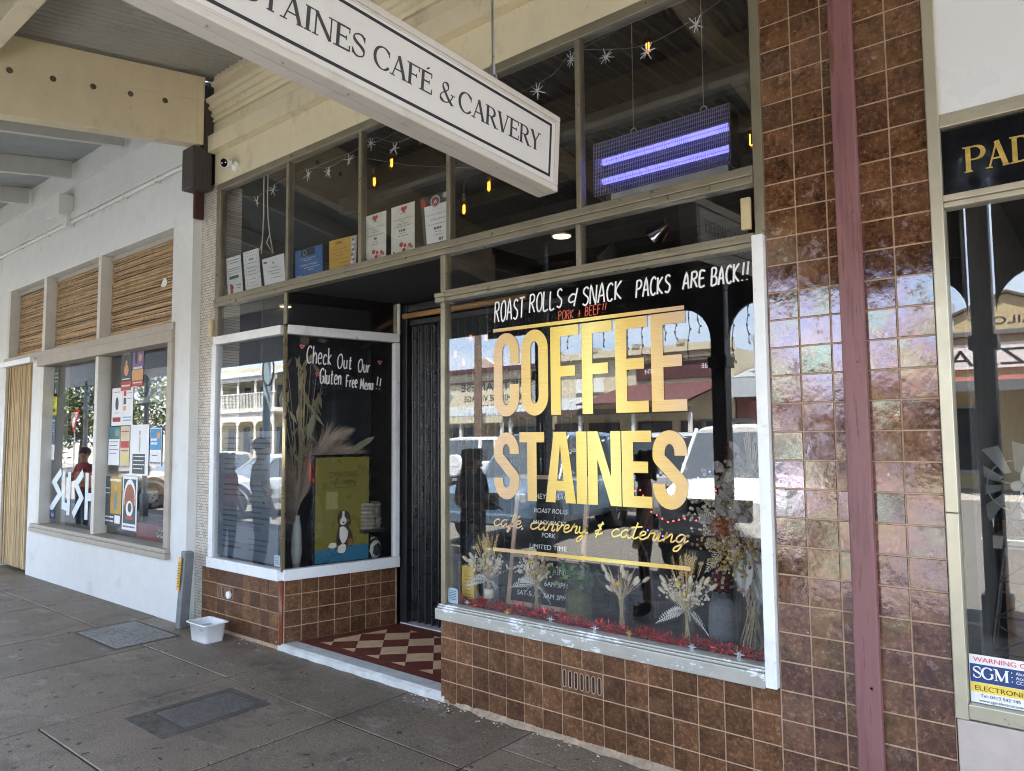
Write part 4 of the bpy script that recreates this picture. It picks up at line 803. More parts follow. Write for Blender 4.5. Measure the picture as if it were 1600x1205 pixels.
stn = P('pink grey terrazzo', (.44, .38, .34), .6, var=.12, scale=4, chips=(.30, .25, .22), chipscale=10, chipamt=.62, bump=.3, bscale=12)
b = bars([(-.58+i*.32, -.58+(i+1)*.32-.004, -.02, .1, -.05+j*.325, .27+j*.325) for i in range(11) for j in range(2)]); b.build('stone_base', stn, rs, bevel=.004)
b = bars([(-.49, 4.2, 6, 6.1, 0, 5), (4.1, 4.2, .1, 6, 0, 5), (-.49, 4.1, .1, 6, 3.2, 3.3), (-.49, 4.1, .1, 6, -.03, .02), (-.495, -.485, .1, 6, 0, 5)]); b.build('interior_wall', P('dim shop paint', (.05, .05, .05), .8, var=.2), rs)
b = bars([(-.58, 4.2, .02, .3, 5.451, 7.2), (-.5, 4.2, .3, 6, 5, 5.2)]); b.build('parapet', cream, rs)
b = MB(); b.box(-.50, 3, .07, .5, .60, .66); b.build('display_shelf', P('black shelf', (.014, .014, .015), .5), rs)
# warning sticker
t = thing('warning_sticker', 'blue, white and yellow security warning sticker low on the right window', 'sticker', (-.44, .01, .76))
fr = front(-.53, .664, .0105); X_ = .40
q = MB(); q.box(-.53, -.53+X_, .0098, .0114, .668, .864); q.build('backing', P('sticker white', (.74, .76, .78), .4, var=.02), t)
def patch(z0, z1, m_, nm): 
    q = MB(); q.face([(-.528, .0090, z0), (-.53+X_-.002, .0090, z0), (-.53+X_-.002, .0090, z1), (-.528, .0090, z1)]); return q.build(nm, m_, t)
patch(.752, .826, P('sticker blue', (.02, .05, .17), .4, var=.05), 'blue_band'); patch(.712, .750, P('sticker yellow', (.78, .58, .08), .4, var=.05), 'yellow_band')
q = MB(); text(q, 'WARNING COVERED', frame((-.515, .0086, .836), (1, 0, 0), (0, 0, 1)), .028, width=.30); q.build('red_print', P('red print', (.65, .03, .04), .5), t)
q = MB(); text(q, '•  Alarms\n•  Access\n•  CCTV', frame((-.385, .0086, .806), (1, 0, 0), (0, 0, 1)), .018); serif(q, 'SGM', front(-.520, .770, .0086), .046, 0, .128, 1.5); q.build('white_print', whitep, t)
q = MB(); text(q, 'ELECTRONIC SECURITY', frame((-.515, .0086, .720), (1, 0, 0), (0, 0, 1)), .028, width=.34); text(q, 'Tel: 0413 542 145', frame((-.495, .0086, .693), (1, 0, 0), (0, 0, 1)), .019); text(q, 'www.sgmelectronicsecurity', frame((-.5, .0086, .674), (1, 0, 0), (0, 0, 1)), .017); q.build('black_print', inkblack, t)
# ------------------------------------------------------------------ across the street (seen reflected in the glass)
def back(x, z, y): return frame((x, y, z), (-1, 0, 0), (0, 0, 1))
creamr = P('cream stucco', (.56, .50, .36), .8, var=.05, scale=1.2, dirt=(.42, .36, .26), dirtscale=.9, dirtamt=.6)
maroon = P('maroon roof paint', (.085, .030, .030), .6, var=.12)
greyp = P('pale grey paint board', (.42, .45, .47), .6, var=.06)
whitew = P('white stucco', (.68, .67, .63), .8, var=.05, scale=1.5)
dkglass = P('dark shop glass', (.02, .025, .03), .12, var=.2)
slatey = P('grey iron roof', (.30, .33, .35), .5, metal=.2, var=.1)
ylw = P('yellow brick', (.45, .36, .20), .85, var=.12, scale=14)
def wallbox(name, mat, root, x0, x1, yf_, z1, depth=10, z0=-.0):
    q = MB(); q.box(x0, x1, yf_-depth, yf_, z0, z1); return q.build(name, mat, root)
def win(root, x0, x1, z0, z1, yf_, fm, n_=1):
    q = MB(); t_ = .09
    q.box(x0, x1, yf_-.02, yf_+.06, z0-t_, z0); q.box(x0, x1, yf_-.02, yf_+.06, z1, z1+t_); q.box(x0-t_, x0, yf_-.02, yf_+.06, z0-t_, z1+t_); q.box(x1, x1+t_, yf_-.02, yf_+.06, z0-t_, z1+t_)
    for i in range(1, n_): xx = x0+(x1-x0)*i/n_; q.box(xx-.03, xx+.03, yf_-.02, yf_+.05, z0, z1)
    o = q.build('window', fm, root); p_ = MB(); p_.box(x0, x1, yf_-.01, yf_+.015, z0, z1); p_.build('pane', dkglass, o); return o
def lean(root, x0, x1, ya, za, yb, zb, mat, name='verandah_roof'):
    q = MB(); n_ = int((x1-x0)/.15); v = []
    for i in range(n_+1):
        x = x0+(x1-x0)*i/n_; d = .025*(i % 2); v += [(x, ya, za+d), (x, yb, zb+d), (x, ya, za+d-.06), (x, yb, zb+d-.06)]
    q.idx(v, [f for i in range(n_) for f in ((i*4, i*4+4, i*4+5, i*4+1), (i*4+2, i*4+3, i*4+7, i*4+6), (i*4+1, i*4+5, i*4+7, i*4+3))]); return q.build(name, mat, root)
def posts(root, xs, y, z1, mat, r=.06):
    for x in xs: q = MB(); q.box(x-r, x+r, y-r, y+r, -.01, z1); q.build('post', mat, root)
FY = -24.0
t = thing('restaurant_building', 'cream parapet restaurant across the road with diamond panels and lettered front', 'building', (-24, FY, 0))
wallbox('wall', creamr, t, -28.2, -20.4, FY, 5.05); q = MB(); q.box(-28.3, -20.3, FY-.1, FY+.22, 5.051, 5.28); q.box(-28.3, -20.3, FY, FY+.1, 4.55, 4.62); q.build('parapet_cap', maroon, t)
q = MB(); q.prism([(-.9, 0), (.9, 0), (0, .55)], back(-24.6, 5.285, FY-.3), 0, .3); q.build('gable', P('faded pink gable', (.5, .38, .32), .8), t)
q = MB(); text(q, 'VIETNAMESE', back(-21.9, 4.15, FY+.01), .55, width=4.3); text(q, '& CHINESE VILLAGE', back(-22.1, 3.62, FY+.01), .42, width=3.9); text(q, 'RESTAURANT', back(-22.2, 3.15, FY+.01), .40, width=3.0); q.build('lettering', inkblack, t)
for x in (-27.2, -21.3): q = MB(); q.prism([(0, -.42), (.42, 0), (0, .42), (-.42, 0)], back(x, 3.95, FY+.0), 0, .03); q.build('diamond_panel', slatey, t)
lean(t, -28.2, -20.4, FY+.05, 3.35, FY+3.6, 2.75, slatey); q = MB(); q.box(-28.2, -20.4, FY+3.56, FY+3.64, 2.42, 2.70); q.build('verandah_fascia', creamr, t)
posts(t, (-28, -25.4, -22.9, -20.5), FY+3.5, 2.42, whitew); win(t, -27.6, -25.2, .5, 2.3, FY, slatey, 3); win(t, -23.6, -21.0, .5, 2.3, FY, slatey, 3)
t = thing('parapet_shop', 'long cream shop across the road with maroon name band and maroon verandah', 'building', (-15.5, FY, 0))
wallbox('wall', creamr, t, -20.1, -11.5, FY, 5.25); q = MB(); q.box(-20.2, -11.5, FY-.2, FY+.25, 5.251, 5.55); q.box(-20.1, -11.5, FY, FY+.16, 4.98, 5.06); q.build('parapet_cap', creamr, t)
q = MB()
for x in (-19.9, -17.8, -15.7, -13.6, -11.8): q.box(x-.18, x+.18, FY-.1, FY+.28, 5.551, 5.72)
q.build('coping_block', P('aged stone', (.4, .36, .28), .9), t)
q = MB(); q.box(-15.8, -11.9, FY+.001, FY+.08, 4.15, 4.85); nb = q.build('name_band', maroon, t)
q = MB(); text(q, 'BE', back(-12.5, 4.5, FY+.082), .30); text(q, 'TH', back(-15.0, 4.4, FY+.082), .30); q.build('lettering', whitep, nb)
lean(t, -16.4, -11.6, FY+.1, 3.95, FY+3.8, 3.05, maroon); lean(t, -20.1, -16.45, FY+.1, 3.55, FY+3.6, 2.85, slatey)
q = MB(); q.box(-20.1, -11.6, FY+3.6, FY+3.68, 2.62, 2.84); q.build('verandah_fascia', P('dark fascia', (.09, .06, .05), .7), t); posts(t, (-20, -18.2, -16.4, -14, -11.7), FY+3.5, 2.62, whitew)
q = MB(); q.box(-18.9, -17.4, FY+.1, FY+.16, 3.75, 4.4); sb = q.build('shop_board', whitew, t)
for x in (-19.4, -17.5, -15, -13): win(t, x-.7, x+.7, .5, 2.3, FY, maroon, 2)
t = thing('takeaway_shop', 'grey fronted takeaway across the road with tall brick chimney and white sign letters', 'building', (-9.5, FY, 0))
wallbox('wall', P('red brown brick', (.22, .10, .08), .85, var=.2, scale=12), t, -11.4, -6.6, FY, 3.9); lean(t, -11.4, -6.6, FY-5, 5.3, FY+.6, 4.0, slatey, 'roof')
q = MB(); q.box(-10.75, -9.95, FY-.9, FY-.2, 4.0, 5.45); q.box(-10.82, -9.88, FY-.97, FY-.13, 5.451, 5.68); q.build('chimney', greyp, t)
q = MB(); q.box(-11.4, -6.6, FY+.95, FY+1.03, 3.22, 3.92); sb = q.build('sign_fascia', greyp, t); q = MB(); text(q, 'FISH & CHIPS', back(-7.2, 3.42, FY+1.032), .44, width=3.0); q.build('lettering', whitep, sb)
q = MB(); q.box(-10.9, -9.4, FY+.01, FY+.07, 1.0, 3.1); q.build('poster_panel', P('faded poster', (.32, .14, .12), .6, var=.4, scale=2), t); win(t, -8.8, -7, .5, 2.4, FY, slatey, 2)
t = thing('gabled_shop', 'yellow brick shop across the road with a gable between two piers', 'building', (-2, FY, 0))
wallbox('wall', ylw, t, -6.4, 3.2, FY, 5.05); q = MB(); q.prism([(-1.55, 0), (1.55, 0), (1.55, .5), (0, 1.15), (-1.55, .5)], back(-2.5, 5.051, FY-.3), 0, .35); q.build('gable', ylw, t)
q = MB(); q.box(-4.3, -3.95, FY-.3, FY+.1, 5.06, 6.05); q.box(-1.05, -.7, FY-.3, FY+.1, 5.06, 6.05); q.build('pier', greyp, t)
q = MB(); q.bar((-4.1, FY-.1, 5.60), (-2.5, FY-.1, 6.28), .5, .08); q.bar((-2.5, FY-.1, 6.28), (-.9, FY-.1, 5.60), .5, .08); q.build('gable_cap', P('dark cap', (.1, .08, .07), .7), t)
q = MB(); text(q, 'TAILORY', back(-1.45, 5.25, FY+.06), .34, width=2.1); text(q, 'PIZZA', back(-1.2, 3.95, FY+.105), .75, width=2.9); q.build('lettering', inkblack, t)
q = MB(); q.box(-6.4, 3.2, FY+.001, FY+.1, 3.85, 4.65); q.build('sign_band', whitew, t); q = MB(); q.box(-6.4, 3.2, FY, FY+.2, 4.9, 5.05); q.box(-6.4, 3.2, FY+2.8, FY+2.9, 3.0, 3.3); q.build('cornice', P('dark grey trim', (.12, .12, .125), .7), t)
lean(t, -6.4, 3.2, FY+.1, 3.6, FY+2.85, 3.1, P('red awning', (.20, .06, .05), .7)); posts(t, (-6.2, -3, 0, 3), FY+2.8, 3.0, whitew); win(t, -5.5, -3.4, .6, 2.6, FY, slatey, 3); win(t, -2, 1, .6, 2.6, FY, slatey, 3)
# two storey hotel with iron lace verandah
t = thing('corner_hotel', 'two storey cream hotel with balcony verandah far along the street', 'building', (-48, FY, 0))
wallbox('wall', creamr, t, -62, -41, FY-1, 6.9); lean(t, -62.3, -40.5, FY-1, 6.6, FY+1.8, 5.9, slatey)
q = MB(); q.box(-62.2, -40.7, FY-1, FY+1.7, 3.55, 3.80); q.box(-62.2, -40.7, FY+1.55, FY+1.7, 5.6, 5.85); q.build('balcony_floor', whitew, t)
q = MB(); q.box(-62.2, -40.7, FY+1.62, FY+1.68, 4.75, 4.82)
for i in range(120): x = -62.1+i*.178; q.box(x, x+.03, FY+1.63, FY+1.67, 3.8, 4.76)
q.build('balustrade', whitew, t)
xs = [-62+i*2.1 for i in range(11)]; posts(t, xs, FY+1.6, 5.6, whitew, .05)
for i in range(10): valance(xs[i]+.05, xs[i+1]-.05, FY+1.6, 3.55, 2.95, .5).build('valance', whitew, t)
for x in xs[:-1]: win(t, x+.6, x+1.5, .5, 2.6, FY-1, greyp); win(t, x+.6, x+1.5, 4.0, 5.5, FY-1, greyp)
t = thing('bank_building', 'low pale bank with string courses beside the hotel', 'building', (-36, FY, 0))
wallbox('wall', creamr, t, -40.4, -30.6, FY, 4.6); q = MB(); q.box(-40.5, -30.5, FY, FY+.3, 4.4, 4.6); q.box(-40.5, -30.5, FY, FY+.2, 3.4, 3.6); q.build('string_course', whitew, t)
for x in (-39, -36, -33): win(t, x-.6, x+.6, .6, 2.9, FY, slatey, 2)
t = thing('end_building', 'plain cream hall further along to the right across the road', 'building', (8, FY, 0)); wallbox('wall', creamr, t, 3.4, 18, FY, 6); lean(t, 3.4, 18, FY, 3.8, FY+3, 3.1, slatey); win(t, 5, 8, .6, 2.6, FY, slatey, 3)
# poles, sign, tree
t = thing('telegraph_pole', 'tall brown timber telegraph pole at the far kerb', 'pole', (-20.5, -19.0, 0)); q = MB(); q.tube([(-20.5, -19, -.15), (-20.5, -19, 9.5)], [.19, .13], 12); q.build('shaft', P('grey brown pole timber', (.15, .10, .07), .9, var=.3, grain=(6, 6, .4)), t); q = MB(); q.box(-21.5, -19.5, -19.05, -18.95, 8.6, 8.72); q.build('crossarm', darkwood, t)
t = thing('street_lamp', 'pale blue painted street lamp post with scroll bracket at the near kerb', 'street lamp', (-13.87, -5.0, 0)); bl = P('pale blue pole paint', (.30, .40, .45), .4, var=.1)
q = MB(); q.tube([(-13.87, -5, -.16), (-13.87, -5, 1.2), (-13.87, -5, 6.5)], [.10, .085, .06], 12); q.build('shaft', bl, t)
q = MB(); q.tube([(-13.87+.0, -4.93+.0, 3.6)]+[(-13.87+.34*sin(a)*.6+.15, -4.93, 3.25+.34*cos(a)) for a in lin(0, 5.5, 16)], .02, 6); q.build('scroll', inkblack, t); q = MB(); q.lathe((-13.87, -5, 6.5), [(.06, 0), (.2, .1), (.24, .35), (.05, .5)], 12); q.build('lamp_head', whitep, t)
t = thing('give_way_sign', 'red bordered white give way triangle on a thin pole', 'road sign', (-44, -12, 0)); q = MB(); q.tube([(-44, -12.03, -.15), (-44, -12.03, 2.6)], .04, 8); q.build('pole', steel, t)
q = MB(); q.prism([(-.75, .45), (.75, .45), (0, -.80)], back(-44, 3.0, -11.98), 0, .02); tp = q.build('red_border', P('sign red', (.55, .03, .03), .4), t); q = MB(); q.prism([(-.54, .34), (.54, .34), (0, -.56)], back(-44, 3.0, -11.96), 0, .01); q.build('white_field', whitep, tp)
def leafmat(): return P('gum leaves', (.075, .10, .035), .6, var=.35, scale=2, island=.4)
def tree(x, y, h, r, seed, lb):
    t = thing('street_tree', lb, 'tree', (x, y, 0)); r_ = random.Random(seed); tips = []
    q = MB(); q.tube([(x, y, -.2), (x+.1, y, h*.3), (x+.2, y+.1, h*.5)], [.28, .2, .13], 8)
    for i in range(13):
        a = r_.uniform(0, 6.28); rr = r * r_.uniform(.5, 1); p = Vector((x+rr*cos(a), y+rr*sin(a), h*r_.uniform(.28, .95))); s = Vector((x+.15, y+.05, h*r_.uniform(.3, .5))); q.tube([s, (s+p)/2+Vector((0, 0, .3)), p], [.10, .06, .02], 6); tips += [p, (s+p)/2]
    q.build('trunk', P('bark', (.14, .11, .085), .9, var=.3, scale=8), t, True); q = MB()
    for p in tips:
        for i in range(330):
            c_ = p+Vector((r_.gauss(0, .55), r_.gauss(0, .55), r_.gauss(0, .42))); u = Vector((r_.uniform(-1, 1), r_.uniform(-1, 1), r_.uniform(-1, .4))).normalized()*r_.uniform(.12, .26); v = u.cross(Vector((r_.uniform(-1, 1), r_.uniform(-1, 1), r_.uniform(-1, 1)))).normalized()*.05
            q.face([c_-u, c_+v, c_+u, c_-v])
    q.build('crown', leafmat(), t)
tree(-46, -13.2, 6.2, 4.8, 1, 'leafy dark green tree beyond the give way sign'); tree(-57, -12.5, 7.5, 6.5, 2, 'larger spreading tree at the far end of the street')
# ------------------------------------------------------------------ vehicles
cglass = P('car glass', (.07, .085, .10), .05, var=.1, spec=.9); rubber = P('tyre rubber', (.02, .02, .02), .85, var=.2); alloy = P('wheel alloy', (.5, .51, .52), .3, metal=.8, var=.1); trim = P('black car plastic', (.03, .03, .032), .6, var=.1)
redl = P('tail lamp red', (.5, .02, .02), .15); lens = P('head lamp lens', (.65, .68, .7), .08, metal=.4)
def loft(q, secs):
    n_ = len(secs[0]); q.idx([p for s_ in secs for p in s_], [(i*n_+k, i*n_+k+1, (i+1)*n_+k+1, (i+1)*n_+k) for i in range(len(secs)-1) for k in range(n_-1)]+[tuple(range(n_-1, -1, -1)), tuple((len(secs)-1)*n_+k for k in range(n_))])
def car(name, label, cat, paint, loc, rot, L_=4.7, W=1.86, HT=1.82, rack=False, spare=False, ute=False, low=False, bz=None):
    t = thing(name, label, cat, (0, 0, 0)); hw = W/2; bz = bz or (.98 if low else 1.14); f0, r0 = L_/2, -L_/2; hz = bz-.03
    def sec(x, w, zl, zb): return [(x, y, z) for y, z in ((-w*.9, zl), (-w, zl+.14), (-w, zb-.28), (-w*.965, zb-.07), (-w*.90, zb), (-w*.45, zb+.025), (0, zb+.035), (w*.45, zb+.025), (w*.90, zb), (w*.965, zb-.07), (w, zb-.28), (w, zl+.14), (w*.9, zl))]
    q = MB(); loft(q, [sec(r0, hw*.9, .42, bz-.02), sec(r0+.12, hw*.98, .36, bz), sec(-.6, hw, .33, bz), sec(f0-1.5, hw, .33, bz), sec(f0-.9, hw*.99, .34, hz), sec(f0-.28, hw*.95, .38, hz-.08), sec(f0-.06, hw*.86, .42, hz-.2)])
    xw0, xw1 = f0-1.35, f0-2.0; xr1, xr0 = (r0+.35, r0+.08) if not ute else (-.55, -.75); rz = HT
    # roof
    def rs_(x, w, z): return [(x, y, zz) for y, zz in ((-w, z-.07), (-w*.94, z-.015), (-w*.5, z+.02), (0, z+.03), (w*.5, z+.02), (w*.94, z-.015), (w, z-.07))]
    loft(q, [rs_(xr1-.05, hw*.78, rz-.02), rs_(xr1+.3, hw*.80, rz), rs_(xw1-.3, hw*.80, rz), rs_(xw1+.05, hw*.77, rz-.04)])
    for s_ in (-1, 1):   # pillars
        for (xa, xb, wd) in ((xw0-.02, xw1+.02, .07), ((xw0+xw1)/2-1.0, (xw0+xw1)/2-1.0, .07), (xr0+.9 if not ute else xr0+.05, xr1+.75 if not ute else xr1, .09), (xr0+.05, xr1, .14)):
            q.bar((xa, s_*hw*.93, bz-.02), (xb, s_*hw*.785, rz-.05), wd, .05, (0, 1, 0))
    body = q.build('body', paint, t, bevel=.015); q = MB()
    q.face([(xw0, -hw*.90, bz+.01), (xw0, hw*.90, bz+.01), (xw1, hw*.76, rz-.06), (xw1, -hw*.76, rz-.06)]); q.build('windscreen', cglass, t)
    q = MB(); q.face([(xr0+.02, hw*.88, bz+.01), (xr0+.02, -hw*.88, bz+.01), (xr1-.02, -hw*.76, rz-.06), (xr1-.02, hw*.76, rz-.06)]); q.build('rear_window', cglass, t)
    for s_ in (-1, 1):
        q = MB(); q.face([(xw0, s_*hw*.915, bz), (xr0+.05, s_*hw*.915, bz), (xr1, s_*hw*.775, rz-.05), (xw1, s_*hw*.775, rz-.05)][::s_]); q.build('side_window', cglass, t)
        q = MB(); q.obox((f0-.16, s_*hw*.68, hz-.25), (.06, -.03*s_, 0), (.02, .2, 0), (0, 0, .085)); q.build('headlight', lens, t, bevel=.02)
        q = MB(); q.obox((r0+.03, s_*hw*.80, bz-.17), (.05, 0, 0), (0, .11, 0), (0, 0, .17)); q.build('tail_light', redl, t, bevel=.02)
        q = MB(); q.ball((xw0-.12, s_*(hw+.10), bz+.08), (.06, .11, .085), 10); q.build('mirror', paint, t, True)
        q = MB(); q.bar((xw0-1.2, s_*hw*.998, bz-.25), (xw0-1.02, s_*hw*.998, bz-.25), .03, .03); q.build('door_handle', trim, t)
        for xx in (f0-.92, r0+.92):
            q = MB(); prof_ = [(.22, -.12), (.35, -.12), (.38, -.08), (.38, .08), (.35, .12), (.22, .12)]; n_ = 20
            v = [(xx+r_*cos(2*pi*k/n_), s_*(hw-.10)+dy*s_, .38+r_*sin(2*pi*k/n_)-.0) for r_, dy in prof_ for k in range(n_)]
            q.idx(v, [(i*n_+k, i*n_+(k+1) % n_, (i+1)*n_+(k+1) % n_, (i+1)*n_+k) for i in range(5) for k in range(n_)]); wh = q.build('wheel', rubber, t)
            q = MB(); yy = s_*(hw-.02); q.tube([(xx, yy-.10*s_, .38), (xx, yy-.02*s_, .38)], .235, 20)
            for k in range(5): a = 2*pi*k/5; q.bar((xx, yy, .38), (xx+.21*cos(a), yy, .38+.21*sin(a)), .02, .06, (0, 1, 0))
            q.build('rim', alloy, wh)
            q = MB(); pts = arc(xx, .38, .46, .46, 0, 180, 14); q.strip(pts, .09, frame((0, s_*(hw-.005), 0), (1, 0, 0), (0, 0, 1)), -.012, .012); q.build('wheel_arch', trim, t)
    q = MB(); q.box(f0-.16, f0+.02, -hw*.88, hw*.88, .40, .60); q.build('front_bumper', trim if rack else paint, t, bevel=.03); q = MB(); q.box(r0-.04, r0+.14, -hw*.9, hw*.9, .40, .58); q.build('rear_bumper', trim, t, bevel=.03)
    q = MB(); q.box(f0-.1, f0-.03, -hw*.45, hw*.45, hz-.36, hz-.16)
    for z in (hz-.31, hz-.26, hz-.21): q.box(f0-.03, f0-.02, -hw*.44, hw*.44, z-.008, z+.008)
    q.build('grille', trim, t)
    for xx in (f0+.021, r0-.041): q = MB(); q.box(min(xx, xx+.004), max(xx, xx+.004), -.19, .19, .45, .55); q.build('number_plate', whitep, t)
    if rack:
        q = MB()
        for xx in (xw1-.25, xw1-1.1, xr1+.3): q.bar((xx, -hw*.8, rz+.10), (xx, hw*.8, rz+.10), .05, .035); q.box(xx-.03, xx+.03, -hw*.76, -hw*.70, rz-.02, rz+.1); q.box(xx-.03, xx+.03, hw*.70, hw*.76, rz-.02, rz+.1)
        q.build('roof_rack', trim, t)
    if spare:
        q = MB(); q.tube([(r0-.02, 0, .98), (r0-.2, 0, .98)], .36, 22); sp_ = q.build('spare_wheel_cover', paint, t, bevel=.03); q = MB(); q.box(r0-.207, r0-.202, -.19, .19, .95, 1.06); q.build('number_plate', whitep, sp_)
    t.location = loc; t.rotation_euler = (0, 0, rot); return t
cw = P('white car paint', (.72, .73, .74), .2, var=.02, scale=1, spec=.7); cs_ = P('silver car paint', (.52, .54, .56), .25, metal=.4, var=.03, scale=1); cb_ = P('blue grey car paint', (.16, .24, .34), .2, metal=.35, var=.05, scale=1); cy_ = P('champagne car paint', (.42, .38, .30), .25, metal=.4, var=.03)
RD = -.12
car('off_road_car', 'white four wheel drive with roof rack parked nose in behind the right post', 'car', cw, (-4.55, -7.85, RD), radians(78), HT=2.06, L_=4.9, rack=True, bz=1.26)
car('station_wagon', 'silver wagon driving along the middle of the road', 'car', cs_, (-6.9, -10.6, RD), radians(2), HT=1.95, L_=4.9)
car('off_road_car', 'blue grey four wheel drive parked nose in to the kerb', 'car', cb_, (-8.9, -8.2, RD), radians(84), HT=1.98, L_=4.7)
car('off_road_car', 'white four wheel drive with a covered spare wheel, parked at the far kerb', 'car', cw, (-17.3, -16.6, RD), radians(-92), HT=1.9, L_=4.6, spare=True)
car('small_car', 'silver sedan parked nose in before the white shop', 'car', cs_, (-16.8, -7.0, RD), radians(105), HT=1.5, L_=4.3, low=True)
car('small_car', 'champagne hatchback parked nose in left of the silver sedan', 'car', cy_, (-21.5, -7.0, RD), radians(100), HT=1.52, L_=4.1, low=True)
car('small_car', 'white hatchback parked at the left far kerb', 'car', cw, (-27.0, -17.0, RD), radians(-80), HT=1.52, L_=4.2, low=True)
# black teardrop flag on the footpath near the right shop
t = thing('feather_flag', 'black teardrop banner flag with white heart outline standing at the kerb', 'flag', (-.15, -5.15, 0)); q = MB()
n_ = 22; L1 = [(.62*sin(pi*min(1, (i/n_)**.8)), .5+2.2*i/n_) for i in range(n_+1)]
v = []
for u, z in L1: v += [(-.55, -5.15, z), (-.55+max(.02, u*1.4), -5.15+.04*sin(z*9), z)]
q.idx(v, [(i*2, i*2+1, i*2+3, i*2+2) for i in range(n_)]); cl_ = q.build('banner', P('black satin', (.015, .013, .013), .35, var=.3, bump=.6, bscale=7), t)
q = MB(); f_ = frame((-.05, -5.06, 1.75), (-1, 0, 0), (0, 0, 1))
for k_ in (-.13, .13): q.strip(smoothpath([(k_, -.09), (k_-.1, .05), (k_-.03, .09), (k_, .04), (k_+.03, .09), (k_+.1, .05), (k_, -.09)], 4), .014, f_, 0, .002)
q.build('print', whitep, cl_); q = MB(); q.tube([(-.56, -5.15, -.12), (-.56, -5.15, 2.3), (-.4, -5.15, 2.75)], .015, 8); q.build('pole', steel, t); q = MB(); q.box(-.75, -.35, -5.35, -4.95, -.16, -.09); q.build('base', trim, t)
# ------------------------------------------------------------------ things in the windows
straw = P('dried straw', (.62, .47, .27), .8, var=.25, scale=20, island=.2); wheat = P('wheat ears', (.68, .50, .25), .8, var=.2, island=.2); bunny = P('bunny tail grass', (.70, .58, .42), .9, var=.15, island=.15)
gyp = P('dried baby breath', (.66, .60, .48), .9, var=.15, island=.15); billy = P('billy button yellow', (.62, .40, .03), .9, var=.15); wfern = P('bleached fern', (.70, .69, .64), .7, var=.06); greyleaf = P('grey eucalyptus leaf', (.24, .20, .175), .7, var=.2, island=.3)
rust = P('rust protea', (.27, .09, .035), .9, var=.3, scale=30); olive = P('olive statice', (.45, .33, .12), .9, var=.25, island=.3); pinkish = P('dusky flower heads', (.36, .24, .22), .9, var=.2, island=.3); green = P('fresh green leaf', (.06, .13, .035), .45, var=.25, island=.3); twine = P('white twine', (.65, .6, .5), .9)
BR = random.Random(11)
def frond(q, base, tip, w, n=16, droop=.0, th=.004, lw=.13):
    base, tip = Vector(base), Vector(tip); d = tip-base; side = d.cross(Vector((0.15, 1, 0.1))).normalized(); pts = [base+d*t-Vector((0, 0, droop*t*t)) for t in lin(0, 1, 8)]
    q.tube(pts, th*.5, 4)
    for i in range(n):
        t = .12+.86*i/n; p = base+d*t-Vector((0, 0, droop*t*t)); l = w*sin(pi*(.12+.86*t))
        for s in (-1, 1):
            a = p; e = p+side*s*l+d.normalized()*l*.55; m_ = (a+e)/2; wv = d.normalized()*l*lw+Vector((0, -.002, 0)); q.face([a, m_+wv, e, m_-wv])
def ear(q, p, d, l=.07, w=.008):
    d = Vector(d).normalized(); sd_ = d.cross(Vector((0, 1, .2))).normalized(); p = Vector(p)
    for i in range(9):
        t = i/9; c_ = p+d*l*t; s = 1 if i % 2 else -1; e = c_+sd_*s*w*.7+d*.012; q.ball((c_+e)/2, (w*.45, w*.4, w*.8), 5)
        q.face([e, e+sd_*.0008, e+sd_*s*.006+d*.05])
